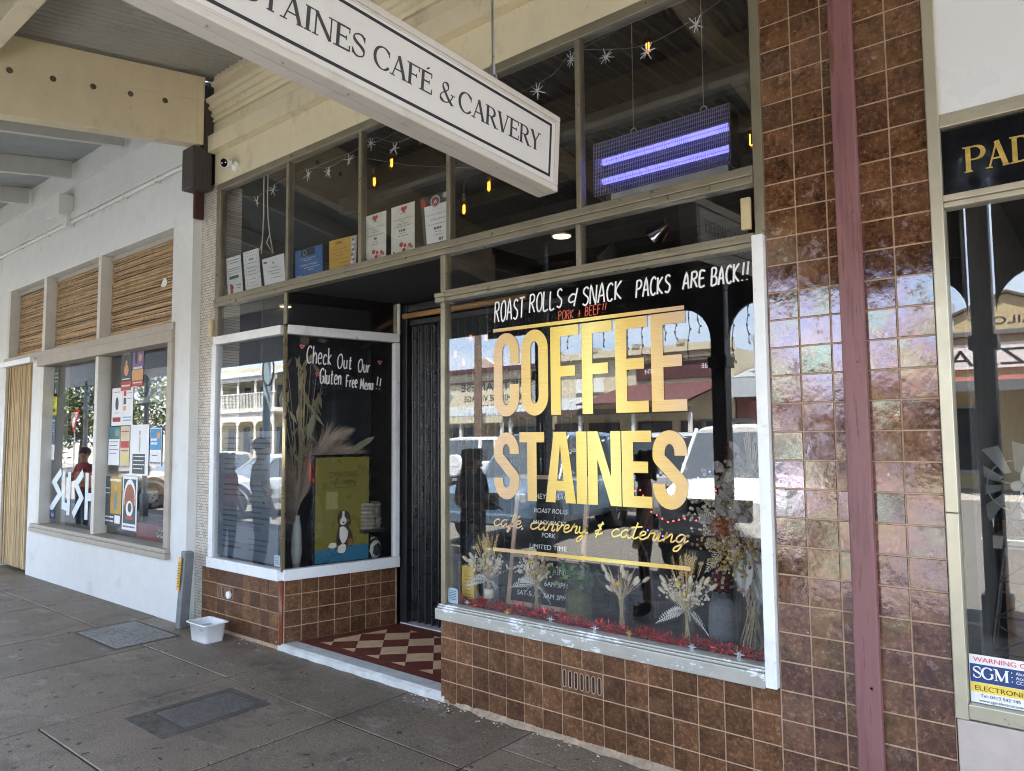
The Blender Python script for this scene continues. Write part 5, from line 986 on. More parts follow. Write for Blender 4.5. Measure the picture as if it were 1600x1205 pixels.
def bouquet(lb, x, y, z, seed, kinds, h=.5):
    t = thing('dried_bouquet', lb, 'flowers', (x, y, z), 'dried bouquets along the window shelf'); R_ = random.Random(seed)
    q = MB(); q.lathe((x, y, z), [(.030, 0), (.032, .004), (.031, .19), (.033, .195), (.030, .193), (.0285, .01)], 16); q.build('vase', jar, t, True)
    neck = Vector((x, y, z+.19)); q = MB()
    for i in range(26):
        a = R_.uniform(0, 6.28); r1 = .025*R_.uniform(.2, 1); r2 = R_.uniform(.02, .13); q.tube([(x+r1*cos(a+2), y+r1*.9*sin(a+2), z+.006), (x+r1*.6*cos(a), y+r1*.6*sin(a), z+.19), (x+r2*cos(a), y+r2*.7*sin(a), z+.19+R_.uniform(.08, .2))], .0018, 4)
    q.build('stems', straw, t)
    if seed == 21: q = MB(); q.tube([(x, y, z+.075), (x, y, z+.135)], [.0338, .0345], 14); q.build('twine_wrap', twine, t, True)
    if 'w' in kinds:
        q = MB(); sx_ = R_.uniform(-.02, .02)
        for i in range(26):
            d = Vector((R_.gauss(sx_*4, .17), R_.gauss(0, .12), 1)).normalized(); p = neck+d*R_.uniform(.17, .24); q.tube([neck, p], .0013, 4); ear(q, p, d, R_.uniform(.06, .085))
        q.build('wheat', wheat, t)
    if 'b' in kinds:
        q = MB()
        for i in range(15):
            d = Vector((R_.gauss(0, .55), R_.gauss(-.1, .3), .8)).normalized(); p = neck+d*R_.uniform(.06, .20); q.tube([neck, p], .0012, 4); ax = d.to_track_quat('Z', 'Y'); q.ball(p+d*.018, (.013, .013, .030), 8, ax)
        q.build('bunny_tails', bunny, t, True)
    if 'g' in kinds:
        q = MB()
        for i in range(135):
            d = Vector((R_.gauss(0, .6), R_.gauss(-.1, .35), .75)).normalized(); p = neck+d*R_.uniform(.09, .2); q.ball(p, R_.uniform(.005, .010), 5)
            if i % 4 == 0: q.tube([neck, p], .0008, 3)
        q.build('small_blossoms', gyp, t)
    if 'f' in kinds:
        q = MB()
        for i in range(6): a = pi*(i+.3)/6; e = neck+Vector((cos(a)*.17, -.05-.05*R_.random(), .05+.07*sin(a)-.10*R_.random())); frond(q, neck, e, .032, 12, .06)
        q.build('white_fern', wfern, t)
    for i in range(kinds.count('y')):
        d = Vector((R_.uniform(-.3, .3), -.35, 1)).normalized(); p = neck+d*(.10+.07*i); q = MB(); q.tube([neck, p], .0015, 4); q.ball(p, .018, 12); q.build('billy_button', billy, t, True)
SZ = .629
bouquet('dried wheat bouquet in slim jar next to the yellow carton', -3.345, .15, SZ, 21, 'wbgfy')
bouquet('dried bouquet of white blossoms in slim jar before the letter board', -2.975, .20, SZ, 22, 'bgyyf')
bouquet('beige bunny tail bouquet right of the leafy plant jar', -2.335, .20, SZ, 23, 'bby')
bouquet('wheat bouquet with hanging white fern at the right of the shelf', -1.885, .15, SZ, 24, 'wbfgyy')
# leafy plant in a wide glass jar
t = thing('jar_plant', 'green leafy plant rooted in a wide glass jar between two dried bouquets', 'plant', (-2.62, .17, SZ)); q = MB(); q.lathe((-2.62, .17, SZ), [(.062, 0), (.085, .03), (.088, .30), (.091, .305), (.085, .302), (.082, .03), (.05, .012)], 22); q.build('jar', jar, t, True)
q = MB(); q.lathe((-2.62, .17, SZ+.014), [(.05, 0), (.078, .02), (.078, .17), (.06, .19)], 18); q.build('moss', P('mossy roots', (.12, .13, .05), .9, var=.5, scale=40, bump=.8, bscale=60), t, True)
q = MB()
for i in range(120):
    d = Vector((BR.gauss(0, .6), BR.gauss(-.1, .5), BR.uniform(.1, 1))).normalized(); p = Vector((-2.62, .17, SZ+.24))+d*BR.uniform(.03, .22); u = Vector((BR.uniform(-1, 1), BR.uniform(-1, 1), BR.uniform(-.6, .6))).normalized()*.024; v = u.cross(d).normalized()*.015; q.face([p-u, p-u*.3+v, p+u, p-u*.3-v])
for i in range(14): d = Vector((BR.gauss(0, .5), BR.gauss(0, .4), 1)).normalized(); q.tube([(-2.62, .17, SZ+.16), Vector((-2.62, .17, SZ+.22))+d*.16], .002, 4)
q.build('leaves', green, t)
# large dried arrangement
t = thing('dried_arrangement', 'large dried flower arrangement with white fern and grey leaves in the right corner', 'flowers', (-1.60, .36, SZ)); B0 = Vector((-1.60, .36, SZ))
q = MB(); q.lathe(B0, [(.085, 0), (.09, .02), (.09, .40), (.094, .405), (.087, .40), (.085, .02)], 20); q.build('vase', jar, t, True)
q = MB()
for i in range(22): a = BR.uniform(0, 6.28); q.tube([B0+Vector((.07*cos(a), .07*sin(a), .01)), B0+Vector((.07*cos(a+2.5), .07*sin(a+2.5), .4)), B0+Vector((.16*cos(a+2.6), .1*sin(a+2.6), .72))], BR.uniform(.0025, .005), 5)
q.build('stems', straw, t)
q = MB()
for i in range(340):
    p = B0+Vector((BR.gauss(.04, .115), BR.gauss(-.05, .085), BR.gauss(.79, .115))); u = Vector((BR.uniform(-1, 1), BR.uniform(-.5, .5), BR.uniform(-1, 1))).normalized()*BR.uniform(.022, .050); v = u.cross(Vector((BR.uniform(-.7, .7), 1, BR.uniform(-.7, .7)))).normalized()*u.length*BR.uniform(.45, .75); w_ = u.cross(v).normalized()*u.length*.22
    q.face([p-u-w_, p-u*.45+v*.85, p]); q.face([p-u-w_, p, p-u*.45-v*.85]); q.face([p-u*.45+v*.85, p+u*.3+v*.9, p+u*.1, p]); q.face([p-u*.45-v*.85, p, p+u*.1, p+u*.3-v*.9]); q.face([p+u*.3+v*.9, p+u-w_, p+u*.1]); q.face([p+u*.3-v*.9, p+u*.1, p+u-w_])
q.build('grey_leaves', greyleaf, t)
def heads(nm, mat, c_, n_, sp, r0, r1):
    q = MB()
    for i in range(n_): q.ball(B0+Vector(c_)+Vector((BR.gauss(0, sp), BR.gauss(0, sp*.6), BR.gauss(0, sp))), BR.uniform(r0, r1), 5)
    q.build(nm, mat, t)
heads('olive_statice', olive, (-.06, -.12, .55), 320, .075, .005, .012); heads('dusky_blossoms', pinkish, (-.02, -.05, .62), 420, .13, .006, .013); heads('yellow_blossoms', P('pale yellow blossoms', (.45, .36, .14), .9, island=.3), (.02, -.10, .86), 190, .07, .006, .013); heads('cream_blossoms', gyp, (-.16, -.08, .74), 220, .08, .006, .012)
q = MB(); q.ball(B0+Vector((-.10, -.12, .66)), (.07, .05, .06), 12)
for i in range(60): d = Vector((BR.gauss(0, 1), -abs(BR.gauss(0, .8)), BR.gauss(0, 1))).normalized(); p = B0+Vector((-.10, -.12, .66)); q.tube([p+d*.04, p+d*.085], [.006, .001], 4)
q.build('protea_head', rust, t); q = MB(); q.ball(B0+Vector((-.06, -.10, .90)), (.05, .04, .085), 14, Vector((.15, 0, 1)).to_track_quat('Z', 'Y')); q.build('banksia_head', P('banksia grey', (.42, .39, .34), .95, var=.4, scale=90, bump=.9, bscale=140), t, True)
q = MB()
for e, w_ in (((.02, -.16, .30), .06), ((.12, -.12, .24), .055), ((.15, -.05, .36), .05)): frond(q, B0+Vector((.0+e[0]*.2, -.08, .56)), B0+Vector(e), w_, 44, 0, .004, .065)
frond(q, B0+Vector((-.02, -.1, .66)), B0+Vector((-.24, -.14, .72)), .04, 16); frond(q, B0+Vector((-.1, -.1, .55)), B0+Vector((-.2, -.16, .40)), .03, 12)
q.build('white_fern', wfern, t); q = MB()
for i in range(12): d = Vector((BR.uniform(-.1, .3), -.1, 1)).normalized(); p = B0+Vector((.02, 0, .85)); q.tube([p, p+d*BR.uniform(.2, .34)], .003, 4)
q.bar(B0+Vector((.07, -.1, .62)), B0+Vector((.2, -.12, .66)), .03, .03); q.build('reed_sticks', straw, t)
# tinsel along the shelf
t = thing('tinsel_garland', 'red tinsel garland winding along the front of the window shelf', 'garland', (-2.5, .1, SZ)); redt = P('red tinsel foil', (.80, .025, .03), .2, metal=.75, island=.7); redd = P('dark red tinsel foil', (.30, .012, .018), .3, metal=.7, island=.4)
path = [(-3.57, .10), (-3.42, .13), (-3.2, .09), (-3.05, .13), (-2.85, .09), (-2.74, .12), (-2.6, .05), (-2.47, .10), (-2.3, .07), (-2.1, .12), (-1.95, .07), (-1.75, .12), (-1.6, .08), (-1.42, .11)]; sp_ = smoothpath(path, 8)
q = MB(); q2 = MB(); q.tube([(p.x, p.y, SZ+.03) for p in sp_], .004, 4)
for ip_, p in enumerate(sp_):
    for k_ in range(int(46+34*sin(ip_*.9)+BR.uniform(-8, 8))):
        d = Vector((BR.gauss(0, 1), BR.gauss(0, 1), BR.gauss(.25, .8))).normalized(); l = BR.uniform(.018, .066); b_ = Vector((p.x+BR.uniform(-.012, .012), p.y, SZ+.032)); e = b_+d*l
        if e.z < SZ+.002: e.z = SZ+.002
        s_ = d.cross(Vector((BR.uniform(-1, 1), BR.uniform(-1, 1), BR.uniform(-1, 1)))).normalized()*.0016; (q if k_ % 3 else q2).face([b_-s_, b_+s_, e+s_, e-s_])
q.build('strands', redt, t); q2.build('dark_strands', redd, t)
for i, (x, y) in enumerate(((-3.47, .09), (-3.08, .05), (-2.75, .07), (-2.42, .06), (-2.2, .08), (-1.80, .05), (-1.55, .07))):
    q = MB(); gold_ = i in (1, 4); f_ = front(x, SZ+.04, y-.02)
    for k_ in range(6): a = k_*pi/3; q.prism([(.006*cos(a-1.2), .006*sin(a-1.2)), (.03*cos(a), .03*sin(a)), (.006*cos(a+1.2), .006*sin(a+1.2))], f_, k_*.0004, .003+k_*.0004)
    tag(q.build('foil_star', P('gold foil', (.7, .45, .1), .2, metal=.9) if gold_ else P('silver foil', (.75, .77, .8), .2, metal=.9)), ('gold' if gold_ else 'silver')+' foil star lying in the red tinsel', 'ornament', ('gold' if gold_ else 'silver')+' foil stars in the tinsel')
# letter board
t = thing('letter_board', 'black felt letter board in a pine frame with white menu words', 'letter board', (-3.05, .36, SZ)); O_ = Vector((-3.345, .34, SZ)); Ub = Vector((1, .06, 0)).normalized(); Vb = Vector((.02, .13, 1)).normalized()
lf = frame(O_, Ub, Vb); Wb, Hb = .60, .90
def lbox(q, u0, u1, v0, v1, d0, d1): q.idx([lf(a, c, d) for d in (d0, d1) for a, c in ((u0, v0), (u1, v0), (u1, v1), (u0, v1))], [(0, 3, 2, 1), (4, 5, 6, 7), (0, 1, 5, 4), (1, 2, 6, 5), (2, 3, 7, 6), (3, 0, 4, 7)])
q = MB()
for u0, u1, v0, v1 in ((0, .03, 0, Hb), (Wb-.03, Wb, 0, Hb), (.0301, Wb-.0301, Hb-.03, Hb), (.0301, Wb-.0301, 0, .03), (.0301, Wb-.0301, .325, .345)): lbox(q, u0, u1, v0, v1, -.012, .012)
q.build('frame', P('pale pine', (.50, .34, .24), .6, var=.15, grain=(20, 20, 2)), t, bevel=.002)
q = MB(); lbox(q, .03, Wb-.03, .03, .325, -.01, -.002); lbox(q, .03, Wb-.03, .345, Hb-.03, -.01, -.002)
for i in range(56): v_ = .036+i*.015; lbox(q, .031, Wb-.031, v_, v_+.009, -.0018, .0005)
q.build('felt_panel', blackfelt, t)
q = MB(); ft = lambda u, v: frame(lf(u, v, .0022), Ub, Vb)
for s_, v, wd, sz in (("THEY'RE BACK", .735, .34, .052), ('ROAST ROLLS', .64, .27, .044), ('SNACK PACKS', .56, .27, .042), ('PORK', .475, .11, .044), ('LIMITED TIME', .395, .30, .044), ('COFFEE STAINES', .235, .42, .058), ('MON-FRI  6AM 3PM', .155, .40, .046), ('SAT-SUN  7AM 3PM', .075, .40, .046)):
    text(q, s_, ft((Wb-wd)/2 if v > .3 else .08, v), sz, width=wd)
q.build('letters', whitep, t)
def carton(lb, x, y, z, w_, d_, h, rot, mat, stripe, nm='carton', cat='box'):
    t = thing(nm, lb, cat, (x, y, z)); q = MB(); a = Vector((cos(rot), sin(rot), 0)); c_ = Vector((-sin(rot), cos(rot), 0)); q.obox((x, y, z+h/2), a*w_/2, c_*d_/2, (0, 0, h/2)); q.build('box', mat, t, bevel=.002)
    q = MB(); fr = frame(Vector((x, y, z))-c_*(d_/2+.001)-a*w_/2, a, (0, 0, 1))
    for k_ in range(7): q.strip([(w_*.2, h*(.2+.09*k_)), (w_*.8, h*(.2+.09*k_))], .004, fr, 0, .0006)
    q.build('print', stripe, t)
carton('narrow yellow carton standing at the left end of the window shelf', -3.535, .17, SZ, .095, .07, .27, .25, P('yellow card', (.62, .42, .08), .5, var=.1), P('brown print', (.25, .15, .03), .6))
carton('grey and blue carton beside the yellow carton', -3.46, .30, SZ, .09, .07, .25, .2, P('grey blue card', (.30, .33, .38), .5, var=.1), inkblack)
t = thing('felt_gnome', 'grey felt gnome with a plaid scarf under the large dried arrangement', 'ornament', (-1.80, .42, SZ)); felt = P('grey felt', (.15, .165, .19), .95, var=.2, scale=60, bump=.5)
q = MB(); q.lathe((-1.80, .42, SZ), [(.07, 0), (.08, .05), (.072, .19), (.05, .26)], 18); q.build('body', felt, t, True)
def plaid():
    m, nt, b_ = newmat('red plaid'); co = coords(nt); sx_ = N(nt, 'ShaderNodeSeparateXYZ'); L(nt, co, sx_.inputs[0]); a = mth(nt, 'GREATER_THAN', mth(nt, 'FRACT', mth(nt, 'MULTIPLY', sx_.outputs[0], 26.0)), .6); c_ = mth(nt, 'GREATER_THAN', mth(nt, 'FRACT', mth(nt, 'MULTIPLY', sx_.outputs[2], 26.0)), .6)
    L(nt, ramp(nt, mth(nt, 'MULTIPLY', mth(nt, 'ADD', a, c_), .5), [(0, (.20, .015, .02)), (.5, (.04, .01, .012)), (1, (.4, .38, .36))]), b_.inputs['Base Color']); b_.inputs['Roughness'].default_value = .9; return m
q = MB(); q.lathe((-1.80, .42, SZ+.262), [(.052, 0), (.07, .03), (.066, .07), (.04, .12), (.016, .2)], 16); q.build('scarf', plaid(), t, True)
t = thing('felt_gnome', 'pale grey felt gnome with bobble hat behind the wheat bouquet', 'ornament', (-3.30, .62, SZ)); q = MB(); q.lathe((-3.30, .62, SZ), [(.08, 0), (.09, .1), (.07, .3), (.05, .42)], 16); q.build('body', P('pale felt', (.45, .48, .52), .95, var=.1), t, True); q = MB(); q.ball((-3.30, .62, SZ+.45), .042, 12); q.build('bobble', bunny, t, True)
q = MB(); q.prism([(-.045, -.05), (.045, -.05), (.045, .04), (.03, .05), (-.03, .05), (-.045, .04)], front(-3.545, .715, .0095), 0, .0012); st_ = tag(q.build('security_sticker', P('sticker pale blue', (.45, .60, .70), .4, var=.05)), 'small pale blue security sticker in the lower left corner of the big window', 'sticker')
q = MB()
for k_ in range(6): q.strip([(-.032, .03-.011*k_), (.032, .03-.011*k_)], .004, front(-3.545, .715, .0080), 0, .0003)
q.build('print', P('navy print', (.02, .04, .12), .5), st_)
# menu poster, screen, pampas, baskets in the corner window
t = thing('menu_poster', 'slate blue menu poster with black lists in the left corner window', 'poster', (-6.15, .03, 1.2)); q = MB(); q.box(-6.67, -5.66, .018, .024, .70, 1.86); q.build('sheet', P('slate poster', (.055, .085, .12), .35, var=.12, scale=2), t)
q = MB()
for s_, u, v, sz in (('SANDWICHES', -6.58, 1.42, .07), ('BURGERS', -6.13, 1.42, .07), ('SALADS', -6.58, 1.16, .06), ('COFFEE', -6.13, .96, .06)): text(q, s_, front(u, v, .0174), sz)
for u in (-6.58, -6.13):
    for k_ in range(22):
        v = 1.80-.048*k_
        if any(abs(v-c_) < .05 for c_ in ((1.44, 1.18) if u < -6.3 else (1.44, .98))): continue
        q.strip([(u, v), (u+BR.uniform(.2, .36), v)], .012 if k_ % 3 else .02, front(0, 0, .0174), 0, .0004)
q.build('print', inkblack, t)
q = MB(); q.box(-5.70, -5.615, .0095, .0108, .69, .785); st_ = tag(q.build('security_sticker', P('sticker pale blue', (.45, .60, .70), .4, var=.05)), 'small pale blue sticker at the foot of the bronze corner post', 'sticker'); q = MB()
for k_ in range(5): q.strip([(-5.69, .77-.015*k_), (-5.625, .77-.015*k_)], .005, front(0, 0, .0090), 0, .0003)
q.build('print', P('navy print', (.02, .04, .12), .5), st_)
I0 = Vector((-5.72, 0, 0)); sf = frame(I0+RU*.365, RU, (0, 0, 1))
t = thing('menu_screen', 'upright black framed screen showing a puppy on yellow green with a blue band', 'screen', tuple(I0+RU*.65+Vector((0, 0, .63))))
def sbx(q, u0, u1, v0, v1, d0, d1): q.idx([sf(a, c, d) for d in (d0, d1) for a, c in ((u0, v0), (u1, v0), (u1, v1), (u0, v1))], [(0, 3, 2, 1), (4, 5, 6, 7), (0, 1, 5, 4), (1, 2, 6, 5), (2, 3, 7, 6), (3, 0, 4, 7)])
q = MB(); sbx(q, 0, .572, .632, 1.64, -.06, -.004); q.build('frame', P('gloss black frame', (.01, .01, .011), .25), t, bevel=.004)
def scr(nm, col, k=.03): return P(nm, col, .3, var=.05, scale=3, emit=col, estr=k)
q = MB(); sbx(q, .022, .55, .66, 1.615, -.0035, -.002); scn = q.build('display', scr('screen olive yellow', (.125, .112, .026)), t)
q = MB(); q.prism([(.023, .661), (.549, .661), (.549, .80), (.023, .775)], sf, -.0019, -.0012); q.build('blue_band', scr('screen blue', (.02, .10, .17)), scn)
q = MB(); text(q, 'COFFEE STAINES', frame(sf(.145, 1.43, -.001), RU, (0, 0, 1)), .075, width=.29); q.strip([(.14, 1.335), (.43, 1.335)], .004, sf, -.0018, -.001); script(q, 'café, carvery', frame(sf(0, 1.37, -.0015), RU, (0, 0, 1)), .05, .16, .42, .004); q.build('print', inkblack, scn)
q = MB(); sbx(q, .125, .24, 1.14, 1.30, -.0018, -.0012); q.build('white_card', scr('screen pale', (.20, .20, .08)), scn)
def blob(q, pts, d): q.prism(smoothpath(pts+[pts[0]], 4)[:-1], sf, -.0018, d)
pb, pw_, pt_ = scr('puppy black', (.03, .025, .025)), scr('puppy white', (.5, .47, .43)), scr('puppy tan', (.18, .085, .04))
q = MB(); blob(q, [(.24, .80), (.225, .88), (.25, .98), (.24, 1.02), (.24, 1.08), (.275, 1.12), (.33, 1.115), (.365, 1.07), (.37, 1.0), (.35, .97), (.385, .9), (.39, .82), (.36, .79)], -.0010); q.build('puppy_coat', pb, scn)
q = MB(); blob(q, [(.285, 1.115), (.305, 1.115), (.305, 1.07), (.325, 1.04), (.32, 1.005), (.29, .99), (.265, 1.005), (.265, 1.035), (.283, 1.07)], -.0006); blob(q, [(.26, .97), (.30, .975), (.34, .93), (.33, .86), (.29, .82), (.26, .88)], -.0006); blob(q, [(.25, .80), (.24, .755), (.27, .735), (.31, .745), (.32, .80), (.29, .82)], -.0005); blob(q, [(.15, .80), (.17, .835), (.22, .83), (.225, .80), (.19, .785)], -.0005); q.build('puppy_white_fur', pw_, scn)
q = MB(); blob(q, [(.25, 1.03), (.265, 1.05), (.262, 1.0)], -.0005); blob(q, [(.335, 1.05), (.35, 1.03), (.335, 1.0)], -.0005); blob(q, [(.34, .86), (.38, .86), (.385, .81), (.345, .80)], -.0005); q.build('puppy_tan_fur', pt_, scn)
q = MB(); blob(q, [(.283, 1.018), (.297, 1.022), (.307, 1.015), (.296, 1.003)], -.0003); blob(q, [(.268, 1.06), (.276, 1.063), (.274, 1.053)], -.0003); blob(q, [(.315, 1.06), (.323, 1.058), (.318, 1.05)], -.0003); q.build('puppy_face', pb, scn)
t = thing('pampas_arrangement', 'tall dried pampas and reed arrangement in a white vase behind the screen', 'flowers', (-5.80, .32, SZ)); V0 = Vector((-5.80, .30, SZ)); q = MB(); q.lathe(V0, [(.03, 0), (.05, .14), (.042, .34), (.025, .44), (.028, .46)], 18); q.build('vase', P('matt white ceramic', (.48, .48, .46), .5, var=.04), t, True)
pamp = P('pampas plume', (.52, .40, .33), .9, var=.2, island=.3)
def plume(q, pts, w_, n_):
    sp_ = [Vector(p) for p in pts]
    for i in range(n_):
        tt_ = BR.random(); k_ = min(int(tt_*(len(sp_)-1)), len(sp_)-2); f_ = tt_*(len(sp_)-1)-k_; p = sp_[k_].lerp(sp_[k_+1], f_); d = (sp_[k_+1]-sp_[k_]).normalized(); e = p+d*w_*1.1+Vector((BR.gauss(0, 1), BR.gauss(0, .7), BR.gauss(-.25, 1))).normalized()*w_*sin(pi*min(.97, .15+.8*tt_)); s_ = (e-p).cross(Vector((0, 1, .3))).normalized()*.0020; q.face([p-s_, p+s_, e])
for pts, w_ in ((((-5.78, .32, 1.2), (-5.74, .36, 1.55), (-5.68, .52, 1.78), (-5.64, .66, 1.83)), .10), (((-5.78, .3, 1.2), (-5.76, .42, 1.5), (-5.70, .62, 1.68), (-5.66, .86, 1.66)), .10), (((-5.80, .3, 1.1), (-5.80, .2, 1.4), (-5.82, .15, 1.62)), .10), (((-5.80, .3, 1.0), (-5.82, .16, 1.25), (-5.80, .08, 1.30)), .09), (((-5.8, .3, 1.0), (-5.83, .2, 1.1), (-5.80, .12, 1.02)), .08)):
    q = MB(); q.tube([V0+Vector((0, 0, .5))]+list(pts), .004, 4); plume(q, pts, w_*1.3, 1500); q.build('plume', pamp, t)
q = MB()
for i in range(26):
    a = BR.gauss(.2, .35); e = V0+Vector((BR.gauss(.0, .06), BR.gauss(.0, .14)+.06, BR.uniform(1.35, 1.95))); q.tube([V0+Vector((0, 0, .5)), (V0+e)/2+Vector((0, .02, .3)), e], .003, 4)
    u = Vector((BR.gauss(0, .3), BR.gauss(0, .5), 1)).normalized()*BR.uniform(.07, .14); v = u.cross(Vector((1, -.6, 0))).normalized()*.018; q.face([e-u, e+v, e+u, e-v]); m_ = (V0+e)/2+Vector((0, .02, .3)); q.face([m_-u*.6, m_+v, m_+u*.7, m_-v])
q.build('reeds', P('olive dried leaves', (.34, .28, .17), .8, var=.2, island=.35), t)
q = MB()
for e in ((-5.66, .52, 1.74), (-5.62, .80, 1.68), (-5.60, .9, 1.74), (-5.72, .38, 1.9)): e = Vector(e); u = (e-V0-Vector((0, 0, .75))).normalized()*.13; v = u.cross(Vector((1, -.3, 0))).normalized()*.032; q.face([e-u, e-u*.4+v, e+u*.5+v*.8, e+u, e+u*.5-v*.8, e-u*.4-v])
q.build('palm_spears', P('sage palm spear', (.30, .30, .20), .8, var=.15), t)
t = thing('woven_basket', 'round braided basket on the shelf right of the screen', 'basket', (-5.58, 1.0, 1.0)); q = MB()
for k_ in range(7): a = lin(0, 2*pi, 20); q.tube([(-5.60+(.14+.01*sin(k_))*cos(x), .93+.12*sin(x), .95+.035*k_) for x in a], .019, 6)
q.build('weave', P('braided grass', (.30, .26, .21), .9, var=.3, scale=40, bump=.6), t, True); q = MB(); q.box(-5.75, -5.46, .80, 1.06, .90, .93); tag(q.build('display_ledge', trim, None), 'black ledge carrying the braided basket', 'ledge')
def stripem():
    m, nt, b_ = newmat('striped cushion cloth'); co = coords(nt, (1, 1, 1)); wv = N(nt, 'ShaderNodeTexWave'); wv.inputs['Scale'].default_value = 9; wv.inputs['Distortion'].default_value = 1.5; L(nt, co, wv.inputs[0]); L(nt, ramp(nt, wv.outputs['Fac'], [(.45, (.03, .03, .03)), (.55, (.58, .55, .5))]), b_.inputs['Base Color']); b_.inputs['Roughness'].default_value = .9; return m
q = MB(); q.ball((-5.60, .95, .74), (.10, .14, .13), 16, Vector((.3, .2, 1)).to_track_quat('Z', 'Y')); tag(q.build('striped_cushion', stripem(), None, True), 'black and white striped cushion at the right foot of the screen', 'cushion')
# papers along the clerestory sill
paper = P('white paper', (.78, .79, .80), .7, var=.03); grn = P('dark green print', (.03, .09, .05), .6); redp = P('poppy red', (.45, .03, .03), .7, var=.2); blu = P('certificate blue', (.04, .14, .38), .4, var=.2, scale=3); gld = P('certificate amber', (.60, .36, .05), .5, var=.12); greyp2 = P('pale grey print', (.45, .46, .47), .7)
def sheet(nm, lb, cat, cs, y, mat, items, group=None, th=.003, k_=1.):
    """a paper with corners tl, tr, br, bl in (x, z); items draw in 0..1 coordinates"""
    tl, tr_, br_, bl_ = [Vector(c_) for c_ in cs]; f_ = lambda u, v, d=0: (lambda p: Vector((p.x, y-d, p.y)))(bl_.lerp(br_, u).lerp(tl.lerp(tr_, u), v))
    t = tag_ = thing(nm, lb, cat, tuple(f_(.5, 0)), group); q = MB(); q.prism([(0, 0), (1, 0), (1, 1), (0, 1)], f_, -th, 0); q.build('paper', mat, t); mm = {}
    for n_, it in enumerate(items):
        kind, m_ = it[0], it[1]; q = mm.setdefault(m_.name, (MB(), m_))[0]; dz = .0006+.00015*(n_ % 8)
        if kind == 'r': _, _, u0, u1, v0, v1 = it; q.face([f_(u0, v0, dz), f_(u1, v0, dz), f_(u1, v1, dz), f_(u0, v1, dz)])
        elif kind == 'l':
            _, _, u0, u1, v, w_ = it
            uu = u0
            while uu < u1: e = min(u1, uu+BR.uniform(.04, .12)); q.face([f_(uu, v, dz), f_(e, v, dz), f_(e, v+w_, dz), f_(uu, v+w_, dz)]); uu = e+.02
        elif kind == 'c': _, _, u, v, ru, rv = it; q.face([f_(u+ru*cos(a), v+rv*sin(a), dz) for a in lin(0, 2*pi*15/16, 15)])
        elif kind == 't':
            _, _, s_, u, v, wd, h = it; Wm = (tr_-tl).length; Hm = (tl-bl_).length; text(q, s_, lambda a, c_, d=0: f_(u+a/Wm, v+c_/Hm, dz), h*Hm, width=wd*Wm)
    for n_, (q, m_) in mm.items(): q.build('print', m_, t)
    return t
G1 = 'certificates standing in the clerestory windows'; dy = P('dark grey print', (.10, .10, .11), .7)
def lines(m_, rows): return [('l', m_, a, c_, v, w_) for a, c_, v, w_ in rows]
sheet('certificate', 'white note with a green block and red figure, first paper from the left', 'certificate', [(-6.655, 3.555), (-6.395, 3.555), (-6.335, 3.18), (-6.605, 3.172)], .04, paper, lines(dy, [(.1, .9, .9, .02), (.2, .8, .83, .02), (.1, .9, .68, .02), (.1, .9, .63, .02)])+[('t', P('navy print', (.02, .04, .12), .5), 'MORTLAKE AWARD', .08, .55, .84, .05), ('r', grn, .16, .8, .42, .5), ('c', redp, .3, .2, .12, .08), ('c', redp, .28, .1, .1, .05), ('c', inkblack, .22, .28, .05, .03)]+lines(dy, [(.6, .9, .22, .03), (.6, .9, .15, .02)]), G1)
sheet('certificate', 'white certificate with a dotted black border', 'certificate', [(-6.352, 3.565), (-6.085, 3.565), (-6.018, 3.175), (-6.285, 3.172)], .04, paper, [('c', inkblack, u, v, .018, .012) for k in range(8) for u, v in ((.06+.125*k, .04), (.06+.125*k, .95), (.05, .06+.12*k), (.95, .06+.12*k))]+[('r', dy, .14, .86, .87, .876), ('r', dy, .14, .86, .12, .126), ('r', dy, .14, .15, .12, .87), ('r', dy, .85, .86, .12, .87), ('t', inkblack, 'Coffee Staines', .2, .56, .6, .06), ('t', inkblack, 'Beechworth', .24, .47, .5, .06)]+lines(dy, [(.35, .65, .76, .04), (.2, .8, .68, .015), (.2, .8, .4, .015), (.25, .75, .28, .012), (.25, .75, .2, .012)]), G1)
sheet('certificate', 'tilted white thank you card beside the first mullion', 'certificate', [(-6.02, 3.445), (-5.665, 3.445), (-5.638, 3.172), (-5.962, 3.172)], .04, paper, [('t', inkblack, 'Thank you', .36, .60, .34, .10), ('c', dy, .14, .85, .09, .04), ('c', dy, .5, .78, .025, .05)]+lines(dy, [(.25, .85, .5, .02), (.38, .78, .4, .02), (.35, .8, .26, .02)]), G1)
sheet('certificate', 'blue certificate with white lettering', 'certificate', [(-5.492, 3.43), (-5.10, 3.43), (-5.092, 3.172), (-5.487, 3.172)], .04, blu, [('r', navy, .22, .74, .74, .98), ('c', greyp2, .36, .86, .07, .09), ('c', navy, .36, .86, .05, .065), ('t', whitep, 'COFFEE STAINES', .18, .40, .62, .10), ('t', paper, 'Certificate of Appreciation', .2, .64, .56, .06)]+lines(paper, [(.32, .6, .58, .02), (.35, .9, .32, .02), (.5, .7, .24, .02), (.05, .25, .1, .02)]), G1)
sheet('certificate', 'amber certificate with a torn grey edge', 'certificate', [(-5.005, 3.435), (-4.64, 3.425), (-4.65, 3.172), (-5.0, 3.172)], .04, gld, [('r', greyp2, .80, .99, .02, .98)]+[('c', dy if k % 2 else paper, .84+.1*((k*37) % 10)/10, .15+.08*k, .04, .035) for k in range(10)]+[('c', P('olive print', (.3, .22, .04), .7), .36, .88, .13, .05)]+lines(P('brown print', (.25, .15, .03), .6), [(.1, .66, .66, .02), (.1, .7, .56, .02), (.22, .6, .46, .025), (.1, .7, .34, .02), (.4, .7, .2, .03)]), G1)
